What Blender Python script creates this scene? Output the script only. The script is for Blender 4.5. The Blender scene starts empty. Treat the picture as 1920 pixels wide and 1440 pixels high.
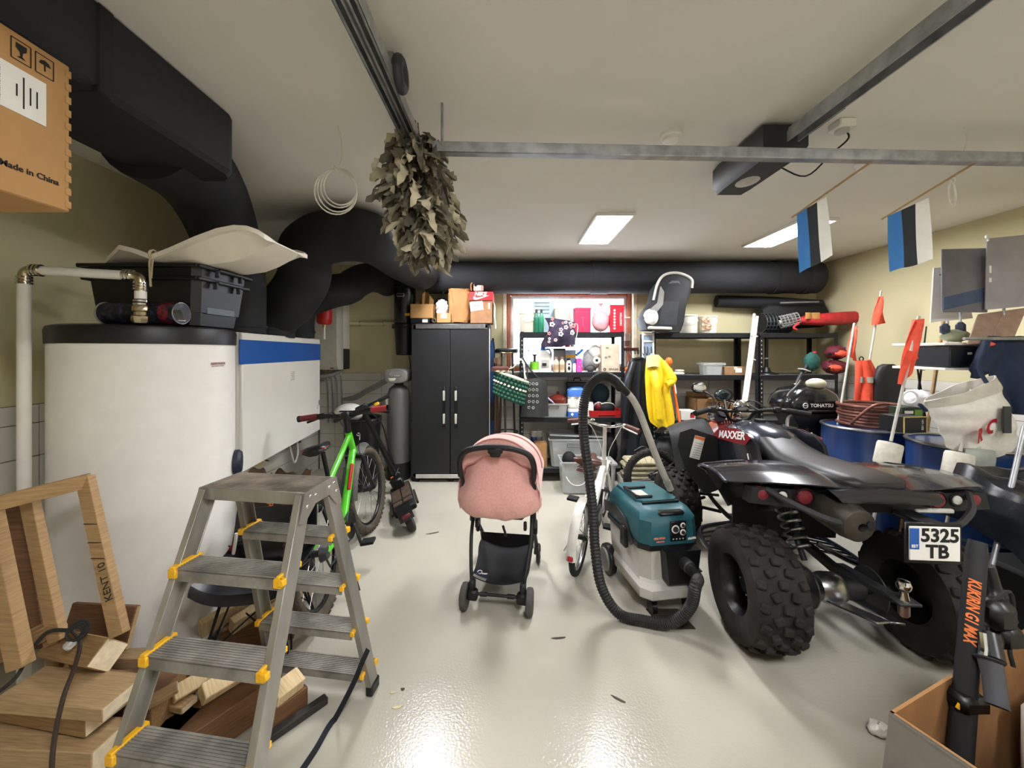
import bpy, math, random
from math import sin, cos, pi, radians, atan2, sqrt
from mathutils import Vector, Matrix

SC = bpy.context.scene
COL = SC.collection
# ---------------------------------------------------------------- camera, world, exposure
F, U0, V0, CH = 721.0, 954.0, 660.0, 1.5          # focal length, vanishing point (pixels of 1920x1440), lens height
cam_d = bpy.data.cameras.new('camera'); cam = bpy.data.objects.new('camera', cam_d); COL.objects.link(cam)
cam.location = (0, 0, CH); cam.rotation_euler = (radians(90), 0, 0)
cam_d.sensor_width = 36; cam_d.lens = F / 1920 * 36
cam_d.shift_x = 6 / 1920; cam_d.shift_y = -60 / 1920
cam_d.clip_start = 0.02; cam_d.clip_end = 200
SC.camera = cam
wd = bpy.data.worlds.new('overcast_sky'); SC.world = wd; wd.use_nodes = True
bg = wd.node_tree.nodes['Background']
bg.inputs[0].default_value = (0.80, 0.88, 1.0, 1); bg.inputs[1].default_value = 5.0
SC.view_settings.view_transform = 'Standard'; SC.view_settings.look = 'None'
SC.view_settings.gamma = 1; SC.view_settings.use_curve_mapping = False
SC.view_settings.exposure = 1.65
PANEL_STRENGTH = 28.0
SC.cycles.max_bounces = 10; SC.cycles.diffuse_bounces = 6; SC.cycles.glossy_bounces = 4
SC.cycles.transparent_max_bounces = 12; SC.cycles.transmission_bounces = 6
SC.cycles.use_denoising = True; SC.cycles.sample_clamp_indirect = 4.0

# ---------------------------------------------------------------- helpers: coordinates
rnd = random.Random(7)
def V(*a): return Vector(a)
def wx(u, Y): return (u - U0) / F * Y
def wz(v, Y): return CH - (v - V0) / F * Y
def W(u, v, Y): return V(wx(u, Y), Y, wz(v, Y))
def FL(u, v):                                   # point of the floor seen at a pixel
    Y = CH * F / (v - V0); return V(wx(u, Y), Y, 0)

# ---------------------------------------------------------------- helpers: materials
def lin(c):
    if isinstance(c, str):
        c = c.lstrip('#'); c = tuple(int(c[i:i+2], 16) for i in (0, 2, 4))
    r = []
    for x in c:
        x /= 255.0
        r.append(x / 12.92 if x <= 0.04045 else ((x + 0.055) / 1.055) ** 2.4)
    return r
MATS = {}
def mat(name, col='#808080', rough=.5, metal=0, var=.12, scale=14, bump=0, bscale=None, coat=0, spec=.5, trans=0, ior=1.45,
        emit=0, alpha=1, stretch=None, col2=None, fac=(.35, .65), sheen=0, detail=4, sss=0):
    if name in MATS: return MATS[name]
    m = bpy.data.materials.new(name); m.use_nodes = True; MATS[name] = m
    nt = m.node_tree; p = nt.nodes['Principled BSDF']
    N = nt.nodes.new; L = nt.links.new
    c = lin(col); c2 = lin(col2) if col2 else None
    tc = N('ShaderNodeTexCoord'); src = tc.outputs['Object']
    if stretch:
        mp = N('ShaderNodeMapping'); mp.inputs['Scale'].default_value = stretch; L(src, mp.inputs[0]); src = mp.outputs[0]
    nz = N('ShaderNodeTexNoise'); nz.inputs['Scale'].default_value = scale; nz.inputs['Detail'].default_value = detail
    L(src, nz.inputs['Vector'])
    cr = N('ShaderNodeValToRGB'); e = cr.color_ramp.elements
    e[0].position, e[1].position = fac
    a = [max(0, x * (1 - var)) for x in c]; b = [min(1, x * (1 + var)) for x in (c2 or c)]
    e[0].color = (*a, 1); e[1].color = (*b, 1)
    L(nz.outputs['Fac'], cr.inputs[0]); L(cr.outputs[0], p.inputs['Base Color'])
    p.inputs['Roughness'].default_value = rough; p.inputs['Metallic'].default_value = metal
    p.inputs['Specular IOR Level'].default_value = spec; p.inputs['IOR'].default_value = ior
    if coat: p.inputs['Coat Weight'].default_value = coat; p.inputs['Coat Roughness'].default_value = .08
    if trans: p.inputs['Transmission Weight'].default_value = trans
    if sheen: p.inputs['Sheen Weight'].default_value = sheen
    if alpha < 1: p.inputs['Alpha'].default_value = alpha
    if emit:
        p.inputs['Emission Color'].default_value = (*c, 1); p.inputs['Emission Strength'].default_value = emit
    if bump:
        nb = N('ShaderNodeTexNoise'); nb.inputs['Scale'].default_value = bscale or scale * 3; nb.inputs['Detail'].default_value = 3
        L(src, nb.inputs['Vector'])
        bp = N('ShaderNodeBump'); bp.inputs['Strength'].default_value = min(1, bump); bp.inputs['Distance'].default_value = .004
        L(nb.outputs['Fac'], bp.inputs['Height']); L(bp.outputs[0], p.inputs['Normal'])
    return m
def wood(name, col, col2, rough=.65, sc=(2, 2, 30), scale=6):
    return mat(name, col, rough, var=.06, col2=col2, stretch=sc, scale=scale, bump=.15, bscale=scale * 4, detail=6, fac=(.3, .7))

M_wall = mat('wall_paint', '#c9c19a', .85, var=.03, scale=2.5, bump=.08, bscale=180)
M_ceil = mat('ceiling_paint', '#dad7cd', .9, var=.02, scale=2)
M_tile = mat('wall_tile_glaze', '#cfccc2', .25, var=.03, scale=3)
M_grout = mat('grout', '#6f6b62', .9)
M_black = mat('black_plastic', '#0f0f10', .38, var=.2)
M_blackm = mat('black_matte', '#0d0d0e', .75, var=.25)
M_duct = mat('duct_foam', '#1b1c1f', .8, var=.14, scale=5, bump=.12, bscale=120)
M_rubber = mat('rubber', '#141312', .82, var=.3, scale=30)
M_dusty = mat('dusty_rubber', '#2a2724', .9, var=.35, scale=9)
M_steel = mat('steel', '#a9aaac', .32, 1, var=.12, scale=20)
M_galv = mat('galvanised', '#a3a6a8', .4, .7, var=.2, scale=16)
M_chrome = mat('chrome', '#d8d8d8', .1, 1, var=.05)
M_alu = mat('aluminium', '#96938b', .4, .5, var=.2, scale=9, stretch=(1, 1, .25), bump=.08)
M_alud = mat('tread_aluminium', '#8c8881', .55, .3, var=.3, scale=12, bump=.15)
M_white = mat('white_plastic', '#e4e2da', .4, var=.03)
M_wenam = mat('white_enamel', '#e9e7df', .28, var=.02, scale=3)
M_grey = mat('grey_plastic', '#7d7c78', .5, var=.08)
M_dgrey = mat('dark_grey_plastic', '#2c2d2f', .5, var=.12)
M_lgrey = mat('light_grey_plastic', '#b9b7ae', .45, var=.06)
M_card = mat('cardboard', '#b58a57', .85, var=.07, scale=6, bump=.06, bscale=60)
M_cardd = mat('cardboard_dark', '#7a5a38', .88, var=.1, scale=6)
M_pink = mat('pink_fabric', '#dba39a', .9, var=.06, scale=90, bump=.15, bscale=500, sheen=.3)
M_pinkd = mat('pink_fabric_trim', '#b9817a', .9, var=.06, scale=60)
M_red = mat('red_plastic', '#b3201f', .4, var=.08)
M_orange = mat('orange_plastic', '#e2702a', .5, var=.08)
M_orangef = mat('orange_flag_cloth', '#e8563c', .8, var=.1, scale=20)
M_yellow = mat('yellow_plastic', '#f0b41c', .45, var=.06)
M_ycoat = mat('yellow_coat', '#e8c51e', .45, var=.1, scale=10)
M_green = mat('green_paint', '#58c928', .25, var=.08, coat=.4)
M_teal = mat('teal_plastic', '#21565f', .45, var=.08, scale=20)
M_blue = mat('blue_plastic', '#2258a8', .35, var=.05)
M_bluedrum = mat('blue_drum_paint', '#15305f', .3, var=.12, scale=8, coat=.3)
M_navy = mat('navy_cloth', '#1c2740', .8, var=.2, scale=12, bump=.2, bscale=40)
M_paper = mat('white_paper', '#e6e4dc', .8, var=.03)
M_brownpaper = mat('brown_paper', '#a5794a', .8, var=.14, scale=8, bump=.25, bscale=25)
M_pine = wood('pine', '#997a53', '#ae8d62')
M_pinex = wood('pine_pale', '#cdb285', '#dec79c', sc=(30, 2, 2))
M_pined = wood('wood_brown', '#5e4029', '#775437')
M_end = mat('wood_end_grain', '#e3d3b2', .8, var=.1, scale=40)
M_clear = mat('clear_plastic', '#c9cdca', .25, var=.05, alpha=.42)
M_teal2 = mat('teal_cloth', '#1f5048', .85, var=.2)
M_maroon = mat('maroon_plastic', '#6d1f26', .4)
M_brass = mat('brass', '#c2a878', .3, 1, var=.15)
M_copper = mat('copper', '#6e4336', .45, .3, var=.2)
M_ink = mat('black_print', '#161616', .7, var=.05)
M_redink = mat('red_print', '#b02028', .6, var=.05)
M_orink = mat('orange_print', '#e0763a', .6, var=.05)
M_wink = mat('white_print', '#eceae4', .6, var=.03)
M_yink = mat('cream_print', '#dcd6b0', .7, var=.03)

# ---------------------------------------------------------------- helpers: mesh builder
class MB:
    def __init__(s): s.v = []; s.f = []; s.mi = []; s.cur = 0
    def add(s, vs, fs):
        o = len(s.v); s.v += [tuple(p) for p in vs]
        s.f += [tuple(i + o for i in f) for f in fs]; s.mi += [s.cur] * len(fs); return s
    def box(s, c, d, b=0, R=None):
        hx, hy, hz = d[0] / 2, d[1] / 2, d[2] / 2; c = Vector(c)
        b = min(b, hx * .9, hy * .9, hz * .9)
        if b <= 0:
            vs = [V(x, y, z) for z in (-hz, hz) for y in (-hy, hy) for x in (-hx, hx)]
            fs = [(0, 2, 3, 1), (4, 5, 7, 6), (0, 1, 5, 4), (2, 6, 7, 3), (0, 4, 6, 2), (1, 3, 7, 5)]
        else:
            vs = []; ix = {}
            for sx in (-1, 1):
                for sy in (-1, 1):
                    for sz in (-1, 1):
                        for a in range(3):
                            e = [hx - b, hy - b, hz - b]; e[a] += b
                            ix[(sx, sy, sz, a)] = len(vs); vs.append(V(sx * e[0], sy * e[1], sz * e[2]))
            fs = []
            for a in range(3):
                o1, o2 = [(1, 2), (2, 0), (0, 1)][a]
                for sg in (-1, 1):
                    q = []
                    for s1, s2 in ((-1, -1), (1, -1), (1, 1), (-1, 1)):
                        k = [0, 0, 0]; k[a] = sg; k[o1] = s1; k[o2] = s2; q.append(ix[(*k, a)])
                    fs.append(tuple(q if sg > 0 else q[::-1]))
            for a in range(3):
                o1, o2 = [(1, 2), (2, 0), (0, 1)][a]
                for s1 in (-1, 1):
                    for s2 in (-1, 1):
                        k0 = [0, 0, 0]; k0[a] = -1; k0[o1] = s1; k0[o2] = s2; k1 = list(k0); k1[a] = 1
                        q = [ix[(*k0, o1)], ix[(*k1, o1)], ix[(*k1, o2)], ix[(*k0, o2)]]
                        fs.append(tuple(q if s1 * s2 < 0 else q[::-1]))
            for sx in (-1, 1):
                for sy in (-1, 1):
                    for sz in (-1, 1):
                        q = [ix[(sx, sy, sz, a)] for a in range(3)]
                        fs.append(tuple(q if sx * sy * sz > 0 else q[::-1]))
        if R is not None: vs = [R @ p for p in vs]
        return s.add([p + c for p in vs], fs)
    def beam(s, p0, p1, w, h, b=0, up=(0, 0, 1)):             # box from p0 to p1
        p0 = Vector(p0); p1 = Vector(p1); d = p1 - p0; L = d.length; z = d.normalized()
        x = Vector(up).cross(z)
        if x.length < 1e-4: x = V(1, 0, 0)
        x.normalize(); y = z.cross(x)
        return s.box((p0 + p1) / 2, (w, h, L), b, Matrix((x, y, z)).transposed())
    def loft(s, rings, cap=True, closed=False):
        n = len(rings[0]); vs = [p for r in rings for p in r]; fs = []; m = len(rings)
        for i in range(m if closed else m - 1):
            a, b = i * n, ((i + 1) % m) * n
            for j in range(n):
                k = (j + 1) % n; fs.append((a + j, a + k, b + k, b + j))
        if cap and not closed: fs += [tuple(range(n))[::-1], tuple(range((m - 1) * n, m * n))]
        return s.add(vs, fs)
    def tube(s, pts, r, n=8, closed=False, cap=True, sub=0, flat=1):
        pts = [Vector(p) for p in pts]
        if sub: pts = smooth(pts, sub, closed)
        m = len(pts); rs = r if isinstance(r, (list, tuple)) else [r] * m
        if len(rs) != m: rs = [rs[min(len(rs) - 1, int(i * len(rs) / m))] for i in range(m)]
        rings = []; nrm = None
        for i, p in enumerate(pts):
            a = pts[(i - 1) % m] if (closed or i) else p; b = pts[(i + 1) % m] if (closed or i < m - 1) else p
            t = (b - a).normalized()
            if nrm is None:
                nrm = t.cross(V(0, 0, 1)); nrm = nrm if nrm.length > 1e-3 else t.cross(V(1, 0, 0))
            nrm = (nrm - t * nrm.dot(t)); nrm = nrm.normalized() if nrm.length > 1e-6 else t.orthogonal().normalized()
            bn = t.cross(nrm)
            rings.append([p + (nrm * cos(2 * pi * j / n) + bn * sin(2 * pi * j / n) * flat) * rs[i] for j in range(n)])
        return s.loft(rings, cap, closed)
    def cyl(s, p0, p1, r0, r1=None, n=16, cap=True): return s.tube([p0, p1], [r0, r0 if r1 is None else r1], n, cap=cap)
    def lathe(s, prof, c=(0, 0, 0), ax=(0, 0, 1), n=24, cap=True):
        c = Vector(c); z = Vector(ax).normalized(); x = z.orthogonal().normalized(); y = z.cross(x)
        return s.loft([[c + z * h + (x * cos(2 * pi * j / n) + y * sin(2 * pi * j / n)) * max(r, 1e-4) for j in range(n)] for r, h in prof], cap)
    def ell(s, c, d, nu=14, nv=8, R=None):
        c = Vector(c); rings = []
        for i in range(nv + 1):
            t = -pi / 2 + pi * i / nv; ring = []
            for j in range(nu):
                p = V(d[0] * cos(t) * cos(2 * pi * j / nu), d[1] * cos(t) * sin(2 * pi * j / nu), d[2] * sin(t))
                if i in (0, nv): p = V(d[0] * 1e-3 * cos(2 * pi * j / nu), d[1] * 1e-3 * sin(2 * pi * j / nu), d[2] * sin(t))
                ring.append(c + (R @ p if R is not None else p))
            rings.append(ring)
        return s.loft(rings)
    def prism(s, poly, d, o=(0, 0, 0), X=(1, 0, 0), Y=(0, 0, 1), N=None):   # polygon in plane (X,Y) at o, extruded by d along N
        o = Vector(o); X = Vector(X); Y = Vector(Y); N = Vector(N) if N is not None else X.cross(Y).normalized()
        a = [o + X * p[0] + Y * p[1] for p in poly]; return s.loft([a, [p + N * d for p in a]])
    def sheet(s, fn, nu, nv, th=.003):                         # thick surface fn(u,v)->Vector
        g = [[Vector(fn(i / nu, j / nv)) for j in range(nv + 1)] for i in range(nu + 1)]
        def nrm(i, j):
            a = g[min(i + 1, nu)][j] - g[max(i - 1, 0)][j]; b = g[i][min(j + 1, nv)] - g[i][max(j - 1, 0)]
            c = a.cross(b); return c.normalized() if c.length > 1e-9 else V(0, 0, 1)
        top = [g[i][j] for i in range(nu + 1) for j in range(nv + 1)]
        bot = [g[i][j] - nrm(i, j) * th for i in range(nu + 1) for j in range(nv + 1)]
        k = len(top); w = nv + 1; fs = []
        for i in range(nu):
            for j in range(nv):
                q = (i * w + j, (i + 1) * w + j, (i + 1) * w + j + 1, i * w + j + 1); fs.append(q); fs.append(tuple(x + k for x in q[::-1]))
        for i in range(nu):
            fs.append((i * w, i * w + k, (i + 1) * w + k, (i + 1) * w)); fs.append((i * w + nv, (i + 1) * w + nv, (i + 1) * w + nv + k, i * w + nv + k))
        for j in range(nv):
            fs.append((j, j + 1, j + 1 + k, j + k)); fs.append((nu * w + j, nu * w + j + k, nu * w + j + 1 + k, nu * w + j + 1))
        return s.add(top + bot, fs)
    def torus(s, c, R, r, ax=(0, 0, 1), n=32, k=10, flat=1):
        c = Vector(c); z = Vector(ax).normalized(); x = z.orthogonal().normalized(); y = z.cross(x); rings = []
        for i in range(n):
            d = x * cos(2 * pi * i / n) + y * sin(2 * pi * i / n)
            rings.append([c + d * (R + r * cos(2 * pi * j / k)) + z * (r * flat * sin(2 * pi * j / k)) for j in range(k)])
        return s.loft(rings, closed=True)
    def xf(s, Mx): s.v = [tuple(Mx @ Vector(p)) for p in s.v]; return s
    def jitter(s, a, seed=1):
        r = random.Random(seed); s.v = [(x + r.uniform(-a, a), y + r.uniform(-a, a), z + r.uniform(-a, a)) for x, y, z in s.v]; return s
    def mesh(s, name, m, sharp=38):
        me = bpy.data.meshes.new(name); me.from_pydata(s.v, [], s.f)
        for x in (m if isinstance(m, (list, tuple)) else [m]): me.materials.append(x)
        if isinstance(m, (list, tuple)): me.polygons.foreach_set('material_index', s.mi)
        me.polygons.foreach_set('use_smooth', [True] * len(me.polygons)); me.update()
        me.set_sharp_from_angle(angle=radians(sharp)); return me
def smooth(pts, sub=6, closed=False):
    out = []; n = len(pts)
    for i in range(n if closed else n - 1):
        p1, p2 = pts[i], pts[(i + 1) % n]
        p0 = pts[i - 1] if (closed or i) else p1 * 2 - p2
        p3 = pts[(i + 2) % n] if (closed or i < n - 2) else p2 * 2 - p1
        for k in range(sub):
            t = k / sub
            out.append(.5 * ((2 * p1) + (p2 - p0) * t + (2 * p0 - 5 * p1 + 4 * p2 - p3) * t * t + (3 * p1 - p0 - 3 * p2 + p3) * t ** 3))
    if not closed: out.append(pts[-1])
    return out
def wm(o):
    m = o.matrix_basis.copy()
    while o.parent: o = o.parent; m = o.matrix_basis @ m
    return m
def tag(o, label=None, cat=None, group=None, kind=None):
    for k, x in (('label', label), ('category', cat), ('group', group), ('kind', kind)):
        if x: o[k] = x
    return o
def T(name, label, cat, loc, rz=0, group=None, rot=None):
    o = bpy.data.objects.new(name, None); COL.objects.link(o); o.empty_display_size = .1
    o.location = loc; o.rotation_euler = rot or (0, 0, rz); return tag(o, label, cat, group)
def P(name, mb, m, par, label=None, world=False, sharp=38, kind=None):   # a part
    if world: mb.xf(wm(par).inverted())
    o = bpy.data.objects.new(name, mb if isinstance(mb, bpy.types.Mesh) else mb.mesh(name, m, sharp)); COL.objects.link(o); o.parent = par
    return tag(o, label, kind=kind)
def S(name, mb, m, label, cat, group=None, kind=None, sharp=38):         # a thing of one mesh, given in world coordinates
    xs = [p[0] for p in mb.v]; ys = [p[1] for p in mb.v]; zs = [p[2] for p in mb.v]
    b = V((min(xs) + max(xs)) / 2, (min(ys) + max(ys)) / 2, min(zs)); mb.xf(Matrix.Translation(-b))
    o = bpy.data.objects.new(name, mb.mesh(name, m, sharp)); COL.objects.link(o); o.location = b
    return tag(o, label, cat, group, kind)
def text(body, size, m, par, loc, X=(1, 0, 0), Y=(0, 0, 1), world=False, align='CENTER', name='lettering', sx=1, bold=0, shear=0):
    cu = bpy.data.curves.new('txt', 'FONT'); cu.body = body; cu.size = size; cu.align_x = align; cu.align_y = 'CENTER'
    cu.extrude = .0006; cu.offset = bold; cu.shear = shear; cu.resolution_u = 3
    to = bpy.data.objects.new('txt', cu); COL.objects.link(to)
    bpy.context.view_layer.update()
    me = bpy.data.meshes.new_from_object(to.evaluated_get(bpy.context.evaluated_depsgraph_get()))
    bpy.data.objects.remove(to); bpy.data.curves.remove(cu)
    X = Vector(X).normalized(); Y = Vector(Y); Y = (Y - X * Y.dot(X)).normalized(); Z = X.cross(Y)
    Mx = Matrix.Translation(Vector(loc)) @ Matrix((X * sx, Y, Z)).transposed().to_4x4()
    if world: Mx = wm(par).inverted() @ Mx
    me.transform(Mx); me.materials.clear(); me.materials.append(m)
    o = bpy.data.objects.new(name, me); COL.objects.link(o); o.parent = par; return o
def copy_tree(o, parent=None):
    c = o.copy(); COL.objects.link(c)
    if parent: c.parent = parent
    for ch in [x for x in bpy.data.objects if x.parent == o]: copy_tree(ch, c)
    return c
def struct(name, mb, m, par=None):
    o = bpy.data.objects.new(name, mb.mesh(name, m)); COL.objects.link(o)
    if par: o.parent = par
    else: o['kind'] = 'structure'
    return o
# ================================================================ the room
XL, XR, YF, YB, ZC = -2.45, 3.96, -2.0, 4.95, 2.62
nt = None
def floor_mat():
    m = mat('epoxy_floor', '#b7b3a4', .17, var=.05, scale=1.3, coat=.0, spec=.5)
    nt = m.node_tree; p = nt.nodes['Principled BSDF']; N = nt.nodes.new; L = nt.links.new
    tc = N('ShaderNodeTexCoord'); vo = N('ShaderNodeTexNoise'); vo.inputs['Scale'].default_value = 95; vo.inputs['Detail'].default_value = 2
    big = N('ShaderNodeTexNoise'); big.inputs['Scale'].default_value = 2.2
    L(tc.outputs['Object'], vo.inputs['Vector']); L(tc.outputs['Object'], big.inputs['Vector'])
    mu = N('ShaderNodeMath'); mu.operation = 'MULTIPLY'; L(vo.outputs['Fac'], mu.inputs[0]); L(big.outputs['Fac'], mu.inputs[1])
    bp = N('ShaderNodeBump'); bp.inputs['Strength'].default_value = .6; bp.inputs['Distance'].default_value = .003
    L(mu.outputs[0], bp.inputs['Height']); L(bp.outputs[0], p.inputs['Normal'])
    return m
struct('floor', MB().box(((XL + XR) / 2, (YF + YB) / 2, -.05), (XR - XL + .3, YB - YF + .3, .1)), floor_mat())
struct('ceiling', MB().box(((XL + XR) / 2, (YF + YB) / 2, ZC + .05), (XR - XL + .3, YB - YF + .3, .1)), M_ceil)
WX0, WX1, WZ0, WZ1 = -.03, 1.60, 1.25, 2.29
b = MB()
for x0, x1, z0, z1 in ((XL, WX0, 0, ZC), (WX1, XR, 0, ZC), (WX0, WX1, 0, WZ0), (WX0, WX1, WZ1, ZC)):
    b.box(((x0 + x1) / 2, YB + .15, (z0 + z1) / 2), (x1 - x0, .3, z1 - z0))
wall_b = struct('wall_back', b, M_wall)
wall_l = struct('wall_left', MB().box((XL - .1, (YF + YB) / 2, ZC / 2), (.2, YB - YF, ZC)), M_wall)
wall_r = struct('wall_right', MB().box((XR + .1, (YF + YB) / 2, ZC / 2), (.2, YB - YF, ZC)), M_wall)
struct('wall_front', MB().box(((XL + XR) / 2, YF - .1, ZC / 2), (XR - XL, .2, ZC)), mat('garage_door_white', '#d8d6cf', .5))
# glazed tile dado: every tile a piece of its wall
rows = [(.0, .11)] + [(.11 + .171 * k, .11 + .171 * (k + 1)) for k in range(6)] + [(1.136, 1.232)]
tile_me = {}
def tile(w, h, axis):
    k = (round(w, 3), round(h, 3), axis)
    if k not in tile_me:
        d = (w - .004, .012, h - .004) if axis == 'x' else (.012, w - .004, h - .004)
        tile_me[k] = MB().box((0, 0, 0), d, .0015).mesh('tile', M_tile)
    return tile_me[k]
def tile_wall(wall, axis, fixed, a0, a1, j0):
    js = [a0]; x = j0 - .6 * math.floor((j0 - a0) / .6)
    if x - a0 < .02: x += .6
    while x < a1 - .02: js.append(x); x += .6
    js.append(a1)
    for z0, z1 in rows:
        for p, q in zip(js, js[1:]):
            o = bpy.data.objects.new('tile', tile(q - p, z1 - z0, axis)); COL.objects.link(o); o.parent = wall
            o.location = ((p + q) / 2, fixed, (z0 + z1) / 2) if axis == 'x' else (fixed, (p + q) / 2, (z0 + z1) / 2)
tile_wall(wall_b, 'x', YB - .004, XL + .02, XR - .02, -1.634)
tile_wall(wall_l, 'y', XL + .004, .4, YB - .02, 2.0)
tile_wall(wall_r, 'y', XR - .004, .4, YB - .02, 3.3)
for wl, bx in ((wall_b, ((XL + XR) / 2, YB, .616, XR - XL, .01, 1.232)), (wall_l, (XL, 2.67, .616, .01, 4.54, 1.232)), (wall_r, (XR, 2.67, .616, .01, 4.54, 1.232))):
    struct('grout_bed', MB().box(bx[:3], bx[3:]), M_grout, wl)
# window
win = T('window_1', None, None, (.785, YB + .1, WZ0)); win['kind'] = 'structure'
M_frame = wood('window_frame_wood', '#94503f', '#a86450', sc=(30, 2, 2))  # wood tone lightened, window glare is mixed into the colour
b = MB(); fw = .055
for x0, x1, z0, z1 in ((WX0, WX0 + fw, WZ0, WZ1), (WX1 - fw, WX1, WZ0, WZ1), (WX0 + fw, WX1 - fw, WZ0, WZ0 + fw), (WX0 + fw, WX1 - fw, WZ1 - fw, WZ1)):
    b.box(((x0 + x1) / 2, YB + .10, (z0 + z1) / 2), (x1 - x0, .07, z1 - z0), .008)
P('window_frame', b, M_frame, win, world=True)
b = MB(); fw2 = .04; a = fw
for x0, x1, z0, z1 in ((WX0 + a, WX0 + a + fw2, WZ0 + a, WZ1 - a), (WX1 - a - fw2, WX1 - a, WZ0 + a, WZ1 - a), (WX0 + a + fw2, WX1 - a - fw2, WZ0 + a, WZ0 + a + fw2), (WX0 + a + fw2, WX1 - a - fw2, WZ1 - a - fw2, WZ1 - a)):
    b.box(((x0 + x1) / 2, YB + .115, (z0 + z1) / 2), (x1 - x0, .05, z1 - z0), .006)
P('sash', b, mat('sash_white', '#d9d5cf', .5), win, world=True)
gm = bpy.data.materials.new('window_glass'); gm.use_nodes = True; n = gm.node_tree
for x in list(n.nodes):
    if x.type == 'BSDF_PRINCIPLED': n.nodes.remove(x)
tr = n.nodes.new('ShaderNodeBsdfTransparent'); gl = n.nodes.new('ShaderNodeBsdfGlossy'); gl.inputs['Roughness'].default_value = .02
mx = n.nodes.new('ShaderNodeMixShader'); mx.inputs[0].default_value = .06
n.links.new(tr.outputs[0], mx.inputs[1]); n.links.new(gl.outputs[0], mx.inputs[2]); n.links.new(mx.outputs[0], n.nodes['Material Output'].inputs[0])
P('pane', MB().box((.785, YB + .12, (WZ0 + WZ1) / 2), (WX1 - WX0 - .2, .006, WZ1 - WZ0 - .2)), gm, win, world=True)
P('window_handle', MB().box((WX1 - .1, YB + .075, 1.93), (.02, .02, .05), .003).box((WX1 - .07, YB + .06, 1.95), (.1, .015, .018), .003), M_white, win, world=True)
b = MB()
for x0, x1, z0, z1 in ((WX0 - .045, WX0, WZ0 - .01, WZ1 + .035), (WX1, WX1 + .045, WZ0 - .01, WZ1 + .035), (WX0, WX1, WZ1, WZ1 + .035)):
    b.box(((x0 + x1) / 2, YB + .02, (z0 + z1) / 2), (x1 - x0, .07, z1 - z0), .003)
struct('trim_1', b, mat('reveal_white', '#e9e3c8', .6))
b = MB().box((.785, YB + .0, WZ0 - .015), (1.7, .12, .025), .004); struct('trim_2', b, M_white)
# LED ceiling panels
M_led = mat('led_diffuser', '#fbfbff', .5, var=0, emit=PANEL_STRENGTH)
def panel(x, y, lab):
    t = T('led_panel', lab, 'ceiling light', (x, y, ZC), 0, 'ceiling LED panels')
    b = MB(); w, d = .30, .82
    for bx in ((-w / 2, 0, .02, d), (w / 2, 0, .02, d), (0, -d / 2, w + .02, .02), (0, d / 2, w + .02, .02)):
        b.box((bx[0], bx[1], -.0125), (bx[2], bx[3], .025), .003)
    P('frame', b, M_white, t); P('diffuser', MB().box((0, 0, -.012), (w - .02, d - .02, .012)), M_led, t)
panel(.86, 3.50, 'bright LED ceiling panel above the window and shelving')
panel(2.60, 3.62, 'bright LED ceiling panel next to the nearer small flag')
panel(-.80, 3.66, 'bright LED ceiling panel hidden behind the dried leaf bundle')
for x, l in ((-1.5, 'LED ceiling panel behind the camera on the cardboard box side'), (.4, 'LED ceiling panel behind the camera over the garage entrance'), (2.6, 'LED ceiling panel behind the camera on the flag side')):
    panel(x, -.15, l)  # unseen row, added to light the near floor and the tank
# ================================================================ ceiling: ducts, tracks, hanging things
def arc_box(pts, w, h): pass
# rectangular duct along the ceiling
t = T('ceiling_duct', 'dark insulated rectangular ventilation duct running along the left ceiling', 'duct', (-1.52, -.3, 2.33))
b = MB(); pr = []
hw, h0, h1, r = .21, 2.335, 2.612, .02
sec = [(-hw, h0 + r), (-hw + r, h0), (hw - r, h0), (hw, h0 + r), (hw, h1), (-hw, h1)]
rings = [[V(-1.52 + x, y, z) for x, z in sec] for y in (-1.6, 1.80)]
for k, (sx, dy) in enumerate(((.93, .045), (.75, .08))):
    rings.append([V(-1.52 + x * sx - (1 - sx) * .05, 1.80 + dy, h0 + (z - h0)) for x, z in sec])
b.loft(rings); P('duct_body', b, M_duct, t, world=True)
for y in (.2, 1.25): P('joint_tape', MB().box((-1.52, y, 2.474), (.428, .05, .285), .004), M_duct, t, world=True)
def duct(name, label, pts, r, collars=()):
    t = T(name, label, 'duct', pts[-1])
    P('duct_body', MB().tube(pts, r, 24, sub=8), M_duct, t, world=True)
    sp = smooth([Vector(p) for p in pts], 8)
    for c in collars:
        i = int(c * (len(sp) - 2)); P('joint_tape', MB().tube([sp[i], sp[i + 1]], r + .008, 24), M_duct, t, world=True)
    return t
duct('round_duct', 'thick dark round duct bending down behind the white plastic sled',
     [V(-1.62, 1.72, 2.47), V(-1.68, 2.05, 2.46), V(-1.86, 2.45, 2.40), V(-2.0, 2.76, 2.22), V(-2.0, 2.80, 2.0), V(-2.0, 2.80, 1.80), V(-2.0, 2.80, 1.636)], .20, (.97,))
duct('round_duct', 'thick dark duct curving down onto the middle of the blue striped unit',
     [V(-1.0, 4.42, 2.41), V(-1.06, 3.8, 2.41), V(-1.1, 3.1, 2.41), V(-1.35, 2.98, 2.40), V(-1.62, 3.08, 2.32), V(-1.70, 3.2, 2.12), V(-1.85, 3.24, 1.92), V(-2.03, 3.28, 1.78), V(-2.05, 3.28, 1.636)], .20, (.98,))
duct('round_duct', 'thick dark duct with an S bend beside the red expansion vessel',
     [V(-1.56, 4.94, 2.38), V(-1.56, 4.66, 2.38), V(-1.60, 4.36, 2.34), V(-1.64, 4.12, 2.24), V(-1.68, 4.0, 2.16), V(-1.80, 3.86, 2.10), V(-2.02, 3.76, 1.98), V(-2.07, 3.74, 1.80), V(-2.07, 3.74, 1.636)], .165, (.98,))
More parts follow.
